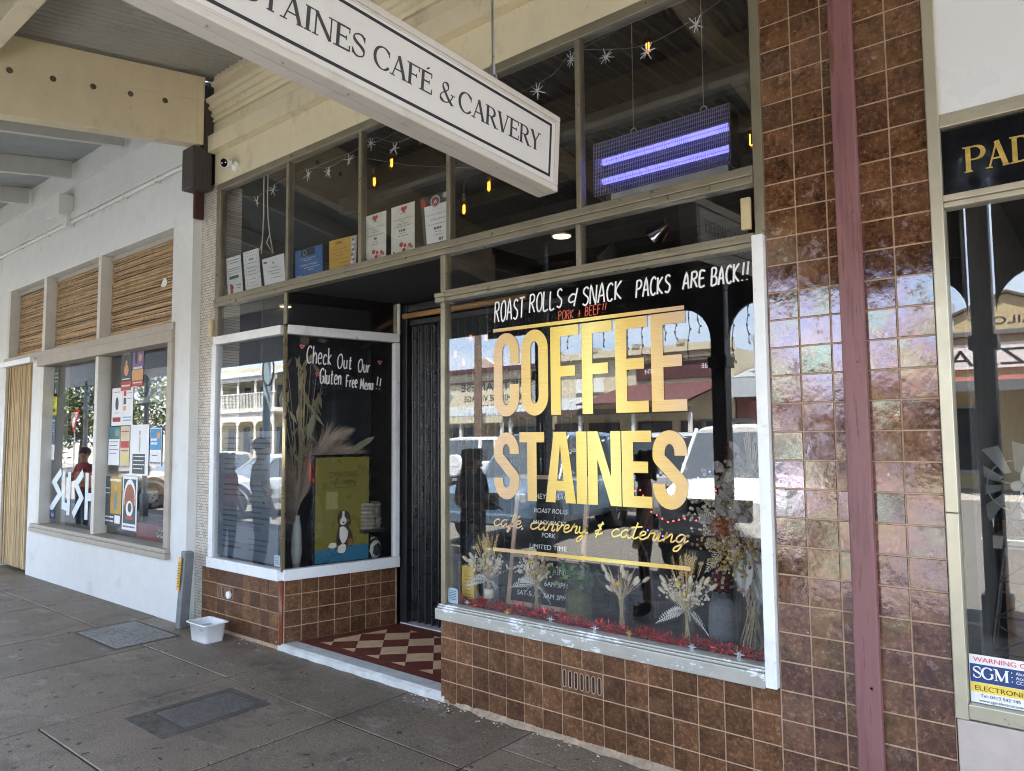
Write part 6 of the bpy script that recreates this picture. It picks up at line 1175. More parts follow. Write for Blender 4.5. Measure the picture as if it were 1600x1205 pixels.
pop = [('c', redp, .44, .20, .085, .05), ('c', redp, .60, .17, .06, .04), ('c', redp, .56, .08, .075, .045), ('c', redp, .80, .16, .06, .04), ('c', redp, .88, .12, .05, .035), ('c', P('pale orange', (.7, .5, .3), .7), .72, .08, .06, .06), ('c', dy, .12, .07, .035, .03)]
def heart(u, v, s_, a): return [('c', redp, u-s_*.5, v+s_*a*.3, s_*.6, s_*a*.55), ('c', redp, u+s_*.5, v+s_*a*.3, s_*.6, s_*a*.55), ('c', redp, u, v-s_*a*.3, s_*.55, s_*a*.6)]
dr = P('dull red print', (.30, .05, .05), .7)
sheet('certificate', 'cream certificate with red poppies, the left one of two alike', 'certificate', [(-4.547, 3.55), (-4.285, 3.55), (-4.285, 3.172), (-4.547, 3.172)], .04, P('ivory paper', (.68, .68, .60), .7), heart(.5, .90, .12, .6)+[('t', dr, 'CERTIFICATE OF APPRECIATION', .1, .70, .8, .035), ('t', dy, 'Coffee Staines', .36, .60, .3, .03)]+lines(dy, [(.4, .6, .82, .012), (.42, .58, .65, .012), (.15, .9, .54, .012), (.46, .58, .45, .05), (.4, .6, .40, .012), (.3, .7, .35, .012)])+pop, G1)
sheet('certificate', 'taller cream certificate with red poppies and a bold signature, the right one of two alike', 'certificate', [(-4.225, 3.555), (-3.965, 3.555), (-3.965, 3.172), (-4.225, 3.172)], .04, P('ivory paper', (.68, .68, .60), .7), heart(.55, .90, .12, .6)+[('t', dr, 'CERTIFICATE OF APPRECIATION', .1, .70, .84, .04), ('t', dy, 'Coffee Staines', .25, .60, .5, .05)]+lines(dy, [(.4, .65, .82, .012), (.42, .58, .66, .012), (.12, .9, .56, .012), (.34, .64, .46, .05), (.35, .62, .42, .012), (.3, .72, .37, .012)])+pop, G1)
sheet('certificate', 'white certificate on a charcoal card with a round badge', 'certificate', [(-3.905, 3.56), (-3.60, 3.56), (-3.60, 3.172), (-3.86, 3.172)], .04, P('charcoal card', (.04, .045, .05), .6), [('r', paper, .12, .99, .07, .80), ('c', redp, .10, .88, .09, .08), ('c', greyp2, .52, .86, .17, .12), ('c', dr, .52, .86, .13, .09), ('t', whitep, 'A', .45, .82, .14, .1), ('c', greyp2, .85, .93, .08, .055), ('t', dy, 'Coffee Staines', .3, .50, .55, .06), ('t', dr, 'CERTIFICATE OF APPRECIATION', .18, .60, .72, .035)]+lines(dy, [(.4, .7, .70, .012), (.2, .95, .42, .012), (.42, .72, .32, .05), (.45, .7, .27, .012), (.42, .75, .21, .012), (.6, .75, .1, .06)]), G1)
# star garland, hanging cords
t = thing('star_garland', 'string of clear spiky stars hung across the clerestory windows', 'garland', (-4.5, .15, 4.2)); q = MB()
ST = [(-6.858, 4.234), (-6.612, 4.161), (-6.286, 4.078), (-6.014, 4.13), (-5.457, 4.145), (-5.158, 4.09), (-4.877, 4.133), (-4.595, 4.196), (-4.304, 4.082), (-3.997, 4.077), (-2.877, 4.098), (-2.599, 4.22), (-2.338, 4.147), (-2.052, 4.079), (-1.734, 4.126)]
xs_ = [(-6.9, 4.26)]+[(x, z+.05) for x, z in ST]+[(-1.4, 4.28)]; q.tube([(p.x, .15, p.y) for p in smoothpath(xs_, 4)], .0018, 4)
for x0, z0, x1, z1 in ((-5.5, 4.2, -3.5, 4.28), (-4.9, 4.18, -3.4, 3.7), (-2.6, 4.27, -1.4, 4.45)): q.tube([(x0, .16, z0), ((x0+x1)/2, .17, (z0+z1)/2-.03), (x1, .16, z1)], .0016, 4)
q.build('string', P('fine grey wire', (.25, .25, .25), .5), t); acr = P('clear white acrylic', (.62, .64, .66), .15, var=.1, spec=.9)
for x, z in ST:
    q = MB(); a0 = BR.uniform(0, 1)
    for k_ in range(9): a = a0+k_*2*pi/9; d = Vector((cos(a), BR.uniform(-.5, .5), sin(a))).normalized(); q.tube([Vector((x, .14, z))+d*.006, Vector((x, .14, z))+d*BR.uniform(.040, .060)], [.0042, .0022], 5)
    q.ball((x, .14, z), .010, 6); q.build('star', acr, t)
t = thing('loose_cord', 'two frayed white cords hanging inside the left clerestory pane', 'cord', (-6.4, .3, 4.2)); q = MB(); q.tube([(-6.433, .3, 4.60), (-6.43, .3, 4.24), (-6.425, .3, 4.0), (-6.44, .3, 3.8), (-6.455, .3, 3.62)], .007, 6); q.tube([(-6.44, .3, 3.75), (-6.49, .3, 3.66)], .004, 5); q.build('left_strand', twine, t)
q = MB(); q.tube([(-6.36, .3, 4.6), (-6.36, .3, 4.12), (-6.345, .3, 3.95), (-6.31, .3, 3.78), (-6.25, .3, 3.6)], .006, 6); q.tube([(-6.31, .3, 3.80), (-6.365, .3, 3.72), (-6.26, .3, 3.60)], .005, 5); q.build('right_strand', twine, t)
# pendant bulbs
amber = glass('amber bulb glass', (.95, .62, .30), .05, .02, 0); fil = P('glowing filament', (1, .40, .08), .5, emit=(1, .36, .05), estr=1.6)
def pendant(x, y, z, lb, ztop=4.6):
    t = thing('pendant_bulb', lb, 'bulb', (x, y, z), 'amber filament bulbs inside the cafe'); q = MB(); q.lathe((x, y, z), [(.004, -.075), (.03, -.06), (.042, -.025), (.036, .02), (.022, .06), (.018, .075)], 14); q.build('bulb_glass', amber, t, True)
    q = MB(); q.tube([(x-.008, y, z+.03), (x-.010, y, z-.035), (x, y, z-.042), (x+.010, y, z-.035), (x+.008, y, z+.03)], .003, 6); q.build('filament', fil, t); q = MB(); q.tube([(x, y, z+.07), (x, y, z+.12)], .019, 10); q.tube([(x, y, z+.12), (x, y, ztop)], .003, 5); q.build('cord', trim, t)
for (x, z, lb) in ((-2.348, 4.45, 'amber bulb high in the widest pane above the insect killer'), (-3.803, 3.812, 'amber bulb just left of the hanging sign end'), (-4.98, 4.30, 'higher of two amber bulbs in the third pane'), (-5.221, 4.18, 'lower of two amber bulbs in the third pane'), (-1.649, 3.612, 'amber bulb beside the right edge of the insect killer'), (-4.079, 3.68, 'faint amber bulb under the sign near the second last mullion')): pendant(x, .7, z, lb, 4.62)
for i, (x, z) in enumerate(((-2.05, 2.86), (-1.83, 2.88), (-1.60, 2.72), (-1.72, 2.62))): pendant(x, 2.2, z, ('amber bulb low behind the word ARE', 'amber bulb low behind the gap after the word ARE', 'amber bulb low at the exclamation marks', 'lowest amber bulb, beside the right post')[i], 4.7)
# downlights and spots
warm = P('warm lamp disc', (1, .8, .5), .5, emit=(1, .74, .40), estr=.45)
b = MB(); b.box(-3.56, -1.4, .42, .95, 3.215, 3.30); b.build('light_pelmet', P('dim pelmet', (.09, .085, .075), .7), cafe)
def down(x, y, z, r, lb):
    t = thing('downlight', lb, 'lamp', (x, y, z)); q = MB(); q.lathe((x, y, z), [(r*.8, .012), (r*1.15, .010), (r*1.2, .0), (r*1.2, .02)], 20); q.build('trim_ring', P('brass ring', (.5, .36, .18), .35, metal=.7), t, True); q = MB(); q.lathe((x, y, z-.001), [(r, .0), (r, .006)], 18); q.build('lamp_face', warm, t)
down(-2.95, .5, 3.194, .062, 'round glowing downlight above the big window left of the narrow mullion')
down(-6.09, .34, 3.05, .05, 'small glowing downlight in the transom beside the corner post')
for x, y, z, lb, m_, on in ((-2.207, .62, 3.15, 'chrome spotlight with reeded shade above the big window', P('chrome', (.75, .76, .78), .12, metal=1), True), (-2.70, .78, 3.12, 'dark spotlight glowing orange left of the chrome spotlight', trim, False)):
    t = thing('spotlight', lb, 'lamp', (x, y, z)); d = Vector((-.75 if on else -.3, -.15, -.62)).normalized(); p = Vector((x, y, z)); q = MB(); q.tube([p-d*.02, p+d*.02, p+d*.10, p+d*.115], [.03, .045, .072, .072], 18, False); q.build('shade', m_, t, True); q = MB(); q.tube([p+d*.08, p+d*.09], .06, 14); q.build('lamp_face', P('dim lamp face', (.7, .6, .45), .5, emit=(1, .7, .4), estr=.03 if on else .03), t); q = MB(); q.tube([p, p+Vector((0, 0, .07))], .008, 6); q.build('stem', trim, t)
# insect killer
t = thing('insect_killer', 'wall type insect killer with two glowing violet tubes behind a wire grille', 'insect killer', (-2.1, .35, 3.55)); x0, x1, z0, z1 = -2.575, -1.64, 3.36, 3.71
q = MB(); q.box(x0+.01, x1-.01, .47, .485, z0, z1); q.box(x0, x0+.012, .36, .485, z0, z1); q.box(x1-.012, x1, .36, .485, z0, z1); q.box(x0, x1, .36, .485, z1, z1+.012); q.build('housing', P('grey steel housing', (.035, .037, .042), .4, metal=.5), t)
q = MB(); n_ = 74
for i in range(n_+1): x = x0+(x1-x0)*i/n_; q.box(x-.0012, x+.0012, .345, .348, z0, z1)
for z in lin(z0, z1, 13): q.box(x0, x1, .3482, .351, z-.0012, z+.0012)
q.build('grille', P('zinc wire', (.5, .5, .5), .35, metal=.7), t); uv = P('violet tube', (.10, .10, 1), .5, emit=(.16, .15, 1.0), estr=.34); q = None
for z in (3.605, 3.475): q = MB(); q.tube([(x0+.03, .42, z), (x1-.03, .42, z)], .022, 12); q.build('tube', uv, t, True); 
q = MB()
for z in (3.605, 3.475):
    for x in (x0+.022, x1-.022): q.tube([(x-.012, .42, z), (x+.012, .42, z)], .021, 10)
q.build('tube_socket', whitep, t); q = MB(); q.box(x0+.12, x1-.02, .36, .47, z0-.05, z0-.001); q.build('catch_tray', P('grey tray', (.5, .52, .54), .4, metal=.3), t, bevel=.006)
for x in (-2.30, -1.82): q = MB(); q.strip(arc(x, z1+.035, .020, .020, 0, 330, 12), .008, front(0, 0, .40), -.002, .002, True); q.tube([(x, .40, z1+.06), (x, .40, 4.5)], .003, 5); q.build('hook_ring', steel, t)
# cafe furniture inside
def bentwood(nm, lb, x, y, rot, mat, gp=None):
    t = thing(nm, lb, 'chair', (0, 0, 0), gp); q = MB(); q.lathe((0, 0, .44), [(.17, 0), (.20, .01), (.20, .03), (.17, .035)], 20); q.build('seat', mat, t)
    for a in (45, 135, 225, 315): q = MB(); a = radians(a); q.tube([(.15*cos(a), .15*sin(a), .44), (.21*cos(a), .21*sin(a), .0)], [.015, .011], 8); q.build('leg', mat, t)
    q = MB(); q.tube([(-.17, -.15, .44)]+[(-.20-.03*sin(b_), -.19*cos(b_), .62+.36*sin(b_)) for b_ in lin(0, pi, 14)]+[(-.17, .15, .44)], .013, 8); q.tube([(-.17, -.09, .46)]+[(-.20-.02*sin(b_), -.12*cos(b_), .58+.27*sin(b_)) for b_ in lin(0, pi, 12)]+[(-.17, .09, .46)], .010, 8); q.build('backrest', mat, t, True); q = MB(); q.tube([(.16*cos(a), .16*sin(a), .24) for a in lin(0, 2*pi, 18)], .008, 6); q.build('ring_stretcher', mat, t, True)
    t.location = (x, y, .03); t.rotation_euler = (0, 0, rot); return t
blk = P('black chair paint', (.016, .015, .015), .35, var=.2); brn = P('brown bentwood', (.13, .06, .035), .4, var=.2)
bentwood('bentwood_chair', 'black bentwood chair inside, behind the plant jar', -3.35, 1.85, radians(200), blk); bentwood('bentwood_chair', 'brown bentwood chair inside at the dark table', -2.95, 1.75, radians(70), brn); bentwood('bentwood_chair', 'second brown bentwood chair, at the far side of the dark table', -2.2, 2.5, radians(250), brn)
t = thing('cafe_table', 'dark cafe table inside behind the gold lettering', 'table', (-2.35, 1.75, .03)); q = MB(); q.box(-2.85, -1.7, 1.4, 2.1, .98, 1.01); q.build('tabletop', P('dark oak', (.06, .035, .025), .3, var=.2), t, bevel=.004); q = MB(); q.tube([(-2.3, 1.75, .03), (-2.3, 1.75, .98)], .035, 10); q.build('leg', blk, t); q = MB(); q.lathe((-2.3, 1.75, .03), [(.25, 0), (.25, .015), (.05, .04)], 18); q.build('foot', blk, t)
t = thing('fairy_lights', 'zigzag string of red and blue fairy lights inside the big window', 'string lights', (-2.2, .75, 1.35)); zz_ = [(-2.62, 1.40), (-2.5, 1.42), (-2.42, 1.28), (-2.30, 1.22), (-2.18, 1.25), (-2.06, 1.24), (-1.98, 1.47), (-1.86, 1.24), (-1.78, 1.47), (-1.74, 1.50)]
q = MB(); q.tube([(p[0], .75, p[1]) for p in zz_], .002, 4); q.build('wire', trim, t); q = MB(); q2 = MB(); k_ = 0
for a, c_ in zip(zz_[:-1], zz_[1:]):
    n_ = max(2, int(math.hypot(c_[0]-a[0], c_[1]-a[1])/.035))
    for i in range(n_): x, z = a[0]+(c_[0]-a[0])*i/n_, a[1]+(c_[1]-a[1])*i/n_; q.ball((x, .742, z+.004), .0055, 6)
for x, z in ((-2.45, 1.16), (-2.34, 1.13), (-2.08, 1.52), (-2.0, 1.56), (-2.55, 1.5), (-2.2, 1.12)): q2.ball((x, .742, z), .006, 6)
q.build('red_bulbs', P('red fairy bulb', (1, .05, .04), .5, emit=(1, .04, .03), estr=1.2), t); q2.build('blue_bulbs', P('blue fairy bulb', (.05, .08, 1), .5, emit=(.06, .09, 1), estr=1.2), t)
t = thing('tinsel_tree', 'slim dark red tinsel tree inside behind the arrangement', 'tree ornament', (-1.95, 1.0, .03)); q = MB()
for i in range(900): z = BR.uniform(.9, 1.75); r_ = .11*(1.85-z)+.03; a = BR.uniform(0, 6.28); p = Vector((-1.95+r_*cos(a), 1.0+r_*sin(a), z)); e = p+Vector((BR.gauss(0, 1), BR.gauss(0, 1), BR.gauss(0, 1))).normalized()*.04; s_ = Vector((BR.uniform(-1, 1), BR.uniform(-1, 1), BR.uniform(-1, 1)))*.003; q.face([p-s_, p+s_, e])
q.build('branches', redd, t); q = MB(); q.tube([(-1.95, 1, .03), (-1.95, 1, 1.75)], .02, 8); q.build('stem', trim, t)
# window papers in the white shop
G2 = 'posters in the right window of the white shop'; G3 = 'notices in the left window of the white shop'; c_p = lambda n_, c_: P('poster '+n_, c_, .6, var=.2, scale=4)
def rect(x0, x1, z0, z1): return [(x0, z1), (x1, z1), (x1, z0), (x0, z0)]
y_ = .0245; tl_ = c_p('teal', (.08, .20, .22)); mg = c_p('red', (.45, .07, .06)); or_ = c_p('orange', (.6, .33, .14)); sk = c_p('sky blue', (.06, .28, .52)); ch_ = c_p('charcoal', (.06, .07, .075)); oc = c_p('ochre', (.48, .30, .06)); vi = c_p('violet dusk', (.20, .13, .28))
sheet('poster', 'dark concert poster with red foot, upper left of the posters', 'poster', rect(-8.93, -8.66, 2.36, 2.83), y_, ch_, [('r', mg, 0, 1, .0, .22), ('c', or_, .5, .5, .22, .14), ('c', or_, .5, .68, .1, .07)]+lines(paper, [(.2, .8, .9, .03), (.1, .9, .27, .03), (.1, .9, .1, .04)]), G2)
sheet('poster', 'sunset coloured poster beside the dark concert poster', 'poster', rect(-8.64, -8.36, 2.40, 2.84), y_, vi, [('r', or_, 0, 1, .15, .42), ('r', mg, 0, 1, 0, .15), ('c', or_, .7, .72, .14, .1), ('c', inkblack, .35, .75, .12, .2)]+lines(paper, [(.1, .9, .44, .05), (.1, .9, .07, .03)]), G2)
sheet('poster', 'white poster with a dark oval above a red block', 'poster', rect(-9.16, -8.88, 1.96, 2.40), y_, paper, [('c', ch_, .5, .58, .16, .18), ('r', dr, .12, .88, .10, .22)]+lines(dy, [(.2, .8, .88, .02), (.3, .7, .33, .015)]), G2)
sheet('poster', 'white sheet of small coloured pictures next to the oval poster', 'poster', rect(-8.87, -8.60, 1.96, 2.39), y_, paper, [('r', mg, .1, .35, .78, .92), ('r', ch_, .1, .35, .56, .74), ('r', or_, .1, .35, .40, .52)]+lines(sk, [(.45, .9, .85, .02), (.45, .9, .7, .02), (.1, .9, .2, .03), (.1, .9, .12, .03)]), G2)
sheet('poster', 'white and teal info sheet at the left frame', 'poster', rect(-9.22, -8.92, 1.50, 1.945), y_, paper, [('r', tl_, 0, 1, .68, 1), ('c', c_p('sage', (.25, .33, .28)), .75, .85, .2, .1)]+lines(dy, [(.1, .9, .6, .02), (.1, .8, .5, .02), (.1, .9, .4, .02), (.1, .7, .3, .02)]), G2)
sheet('poster', 'cream poster with red band and yellow foot', 'poster', rect(-8.90, -8.66, 1.50, 1.95), y_, c_p('cream', (.62, .52, .36)), [('r', mg, .05, .95, .45, .62), ('r', c_p('lemon', (.65, .58, .2)), .05, .95, .1, .25)]+lines(dr, [(.1, .9, .85, .03), (.1, .9, .36, .03)]), G2)
sheet('poster', 'pale poster with a thin standing figure over a black text block', 'poster', rect(-8.63, -8.17, 1.40, 1.96), .0205, paper, [('r', ch_, .15, .82, .03, .42), ('c', greyp2, .52, .62, .05, .18), ('c', greyp2, .52, .84, .06, .05)]+lines(paper, [(.2, .8, .36, .02), (.2, .75, .28, .02), (.2, .8, .2, .02), (.2, .7, .12, .02)]), G2)
sheet('poster', 'bright blue flyer with a white foot at the right frame', 'poster', rect(-8.15, -7.88, 1.51, 1.92), y_, paper, [('r', sk, .02, .98, .42, .98), ('c', or_, .72, .80, .14, .10)]+lines(paper, [(.1, .6, .66, .06), (.1, .65, .56, .06)])+lines(dy, [(.2, .7, .26, .03), (.05, .95, .06, .04)]), G2)
sheet('poster', 'ochre music poster with a standing figure, lower left', 'poster', rect(-9.27, -8.83, .80, 1.37), y_, oc, [('r', ch_, 0, 1, 0, .25), ('r', ch_, 0, .34, .25, 1), ('c', c_p('denim', (.16, .22, .26)), .66, .50, .10, .2), ('c', or_, .66, .78, .07, .06), ('r', paper, .62, .95, .06, .22)]+lines(paper, [(.3, .95, .9, .05), (.04, .3, .75, .015), (.04, .3, .65, .015), (.04, .3, .55, .015), (.04, .3, .45, .015), (.06, .55, .16, .03), (.06, .55, .08, .03)]), G2)
sheet('poster', 'white poster with a rust oval on dark green', 'poster', rect(-8.80, -8.43, .78, 1.38), y_, paper, [('r', c_p('bottle green', (.03, .09, .09)), .08, .92, .12, .95), ('c', paper, .5, .62, .40, .33), ('c', c_p('rust', (.34, .12, .06)), .5, .56, .36, .30), ('c', paper, .5, .40, .24, .15), ('c', dy, .52, .42, .13, .09), ('r', mg, .25, .75, .2, .27)]+lines(dy, [(.1, .9, .05, .03)]), G2)
sheet('notice', 'dark green notice at the top left corner', 'notice', rect(-11.02, -10.86, 2.38, 2.74), y_, c_p('dark green', (.09, .12, .10)), lines(paper, [(.15, .8, .85, .03), (.15, .9, .7, .03), (.15, .7, .55, .03)])+[('c', greyp2, .4, .2, .15, .1)], G3)
sheet('notice', 'lime yellow notice below the dark green one', 'notice', rect(-11.08, -10.90, 2.13, 2.43), .0245, c_p('lime', (.62, .62, .06)), lines(dy, [(.2, .8, .75, .03), (.2, .8, .6, .02), (.2, .7, .5, .02), (.3, .8, .15, .15)]), G3)
sheet('notice', 'slate blue strip notice', 'notice', rect(-11.08, -10.93, 1.78, 2.10), y_, c_p('slate', (.12, .18, .24)), lines(paper, [(.1, .9, .85, .05), (.1, .8, .7, .02), (.1, .9, .6, .02), (.1, .8, .5, .02), (.1, .9, .4, .02), (.1, .8, .3, .02)]), G3)
sheet('notice', 'small curled white notice under the slate strip', 'notice', rect(-11.06, -10.93, 1.54, 1.74), y_, paper, lines(dy, [(.15, .6, .8, .03), (.2, .7, .65, .02)]), G3)
sheet('notice', 'little blue number card in the bottom left corner', 'notice', rect(-11.0, -10.85, .76, .88), .0245, P('navy print', (.02, .04, .12), .5), [('t', paper, '74', .2, .25, .6, .6)], G3)
sheet('wall_menu', 'grey wall board with a dark oval letter badge inside the white shop', 'wall board', rect(-10.9, -9.5, 2.3, 2.76), .9, P('pale grey board', (.42, .43, .44), .6), [('c', inkblack, .42, .5, .12, .36), ('t', P('pale red print', (.5, .35, .33), .6), 'R', .38, .32, .08, .42)])
t = thing('drinks_fridge', 'low red drinks fridge at the foot of the right window', 'fridge', (-8.8, .6, .03)); q = MB(); q.box(-9.3, -8.3, .4, .8, .03, .79); q.build('body', P('fridge red', (.42, .02, .02), .35, var=.1), t, bevel=.01); q = MB(); script(q, 'coc', front(-8.75, .66, .398), .13, 0, .26, .014); q.build('script_mark', whitep, t)
t = thing('potted_plant', 'green leafy plant low in the right window of the white shop', 'plant', (-7.95, .35, .03)); q = MB(); q.lathe((-7.95, .35, .03), [(.1, 0), (.14, .5), (.15, .55), (.12, .54)], 14); q.build('pot', trim, t); q = MB()
for i in range(90): d = Vector((BR.gauss(0, .7), BR.gauss(0, .5), BR.uniform(.2, 1))).normalized(); p = Vector((-7.95, .35, .58))+d*BR.uniform(.05, .32); u = d*.08; v = d.cross(Vector((BR.random(), BR.random(), .2))).normalized()*.025; q.face([p-u, p+v, p+u, p-v])
q.build('leaves', green, t)
# right shop display
t = thing('toy_windmill', 'small grey farm windmill ornament with broad blades in the right shop', 'ornament', (-.30, .42, .66)); zn = P('aged zinc', (.26, .27, .265), .45, metal=.5, var=.2); wc = Vector((-.36, .36, 1.55))
for k_ in range(10):
    a = k_*2*pi/10+.2; q = MB(); f_ = frame(wc, (cos(a), -.25*sin(a+.5), sin(a)), (-sin(a), 0.2, cos(a))); q.prism([(.06, -.014), (.19, -.038), (.205, .030), (.07, .012)], f_, -.0015, .0015); q.build('blade', zn, t)
q = MB(); q.tube([wc+Vector((0, -.03, 0)), wc+Vector((0, .06, 0))], .022, 12); q.tube([wc+Vector((.115*cos(a), 0, .115*sin(a))) for a in lin(0, 2*pi, 24)], .003, 5); q.tube([wc+Vector((0, .06, 0)), wc+Vector((-.26, .10, .06))], .006, 6); q.prism([(0, -.06), (-.14, -.09), (-.14, .06), (0, .05)], frame(wc+Vector((-.2, .1, .05)), (1, 0, 0), (0, 0, 1)), -.001, .001); q.build('hub', zn, t)
q = MB(); ir = P('dark iron', (.045, .045, .048), .5, metal=.5)
for sx_ in (-1, 1):
    for sy_ in (-1, 1): q.tube([(-.36+sx_*.15, .42+sy_*.08, .66), (-.36+sx_*.025, .40+sy_*.02, 1.52)], .008, 6)
for z in (.80, .96, 1.12, 1.28, 1.40): w_ = .15-.125*(z-.66)/.86; q.tube([(-.36-w_, .35, z), (-.36+w_, .35, z)], .005, 5); q.tube([(-.36-w_, .35, z), (-.36+w_*.8, .36, z+.12)], .004, 5); q.tube([(-.36+w_, .35, z), (-.36-w_*.8, .36, z+.12)], .004, 5)
q.build('lattice_tower', ir, t)
def bottle(x, y, z, lb): t = thing('glass_bottle', lb, 'bottle', (x, y, z)); q = MB(); q.lathe((x, y, z), [(.05, 0), (.055, .01), (.055, .10), (.02, .15), (.015, .20), (.018, .205)], 16); q.build('body', glass('bottle glass', (.8, .84, .86), .12, .02, .01), t, True); q = MB(); q.tube([(x, y, z+.205), (x, y, z+.225)], .016, 10); q.build('stopper', whitep, t)
bottle(-.52, .62, 1.30, 'clear glass bottle with stopper left of the windmill'); q = MB(); q.box(-.62, -.3, .55, .8, 1.24, 1.299); q.box(-.6, -.57, .6, .75, .66, 1.2399); q.box(-.35, -.32, .6, .75, .66, 1.2399); tag(q.build('side_stool', P('grey limed wood', (.36, .34, .31), .8, var=.2)), 'grey limed stool carrying the glass bottle', 'stool')
t = thing('white_gift_box', 'white house shaped box beside the windmill blades', 'box', (-.2, .6, 1.2)); q = MB(); q.prism([(-.22, 0), (.15, 0), (.15, .35), (.02, .52), (-.20, .33)], front(-.16, 1.37, .62), -.2, 0); q.build('box', paper, t); q = MB(); text(q, 'VALE', front(-.16, 1.5, .618), .05); q.build('print', greyp2, t); q = MB(); q.box(-.45, .1, .6, .85, .66, 1.368); q.build('plinth', P('brown crate wood', (.16, .09, .05), .7, var=.3), t)
# ------------------------------------------------------------------ things on the footpath
t = thing('plastic_tub', 'white plastic ice cream style tub on the footpath under the corner window', 'tub', (-6.37, -.22, 0)); q = MB(); cx_, cy_2 = -6.375, -.225
def rr(w_, d_, r_, z): return [(cx_+sx_*(w_-r_)+r_*cos(radians(a)), cy_2+sy_*(d_-r_)+r_*sin(radians(a)), z) for sx_, sy_, a0 in ((1, 1, 0), (-1, 1, 90), (-1, -1, 180), (1, -1, 270)) for a in lin(a0, a0+90, 5)]
rings = [rr(.13, .085, .035, .0), rr(.136, .09, .038, .006), rr(.152, .104, .045, .158), rr(.172, .124, .04, .160), rr(.173, .125, .04, .166), rr(.150, .102, .044, .167), rr(.134, .088, .037, .012)]; n_ = len(rings[0])
q.idx([p for r_ in rings for p in r_], [(i*n_+k_, i*n_+(k_+1) % n_, (i+1)*n_+(k_+1) % n_, (i+1)*n_+k_) for i in range(6) for k_ in range(n_)]+[tuple(range(n_-1, -1, -1)), tuple(6*n_+k_ for k_ in range(n_))]); q.build('tub', whitep, t, True); q = MB(); q.face(rr(.146, .098, .042, .11)); q.build('water', P('still water', (.42, .44, .45), .05), t)
t = thing('access_cover', 'pale concrete access cover with crackle pattern set in the footpath', 'utility cover', (-7.15, -.6, 0)); q = MB(); q.box(-7.60, -6.70, -.885, -.30, -.02, .002); q.build('surround', P('dark cover frame', (.085, .072, .06), .8, var=.3), t)
def crackle():
    m, nt, b_ = newmat('crackle concrete'); co = coords(nt); v_ = N(nt, 'ShaderNodeTexVoronoi', feature='DISTANCE_TO_EDGE'); v_.inputs['Scale'].default_value = 17; L(nt, co, v_.inputs['Vector']); n1 = noise(nt, co, 3, 3)
    c_ = ramp(nt, v_.outputs['Distance'], [(.03, (.10, .095, .085)), (.09, (.26, .25, .235))]); L(nt, mixc(nt, .4, c_, ramp(nt, n1, [(.3, (.14, .135, .125)), (.7, (.34, .33, .31))])), b_.inputs['Base Color']); b_.inputs['Roughness'].default_value = .75
    bp = N(nt, 'ShaderNodeBump'); bp.inputs['Strength'].default_value = .7; bp.inputs['Distance'].default_value = .006; L(nt, v_.outputs['Distance'], bp.inputs['Height']); L(nt, bp.outputs[0], b_.inputs['Normal']); return m
q = MB(); q.box(-7.565, -6.735, -.85, -.335, -.02, .008); q.build('lid', crackle(), t, bevel=.004)
t = thing('iron_cover', 'dark worn iron hatch let into a stained slab in the footpath', 'utility cover', (-4.75, -1.1, 0)); q = MB(); q.box(-5.03, -4.50, -1.50, -.76, -.02, .0015); q.build('bed', P('stained mortar', (.10, .084, .068), .9, var=.5, scale=8, chips=(.30, .28, .25), chipscale=12, chipamt=.62), t)
q = MB(); q.box(-4.96, -4.56, -1.33, -.83, -.02, .004)
q.build('hatch', P('worn iron plate', (.13, .12, .11), .5, metal=.3, var=.35, scale=14, bump=.6, bscale=70), t, bevel=.004); q = MB()
for x0, x1, y0_, y1_ in ((-5.0, -4.97, -1.36, -.80), (-4.55, -4.52, -1.36, -.80), (-4.969, -4.551, -1.365, -1.335), (-4.969, -4.551, -.826, -.80)): q.box(x0, x1, y0_, y1_, -.02, .006)
q.build('frame', P('rusty frame', (.09, .075, .065), .8, var=.3), t)
r_ = random.Random(9); q = MB()
for i in range(26):
    x, y = r_.uniform(-8, -1.8), r_.uniform(-1.9, -.1); f_ = frame((x, y, .0015), (cos(i), sin(i), 0), (-sin(i), cos(i), 0)); q.prism(smoothpath([(-.022, 0), (0, .008), (.022, .002), (.0, -.007), (-.022, 0)], 3)[:-1], f_, 0, .0015+.001*r_.random())
tag(q.build('fallen_leaves', P('dry leaf', (.06, .045, .03), .8, var=.4, island=.5)), 'few dry dark leaves scattered on the grey footpath', 'leaves', kind='stuff')
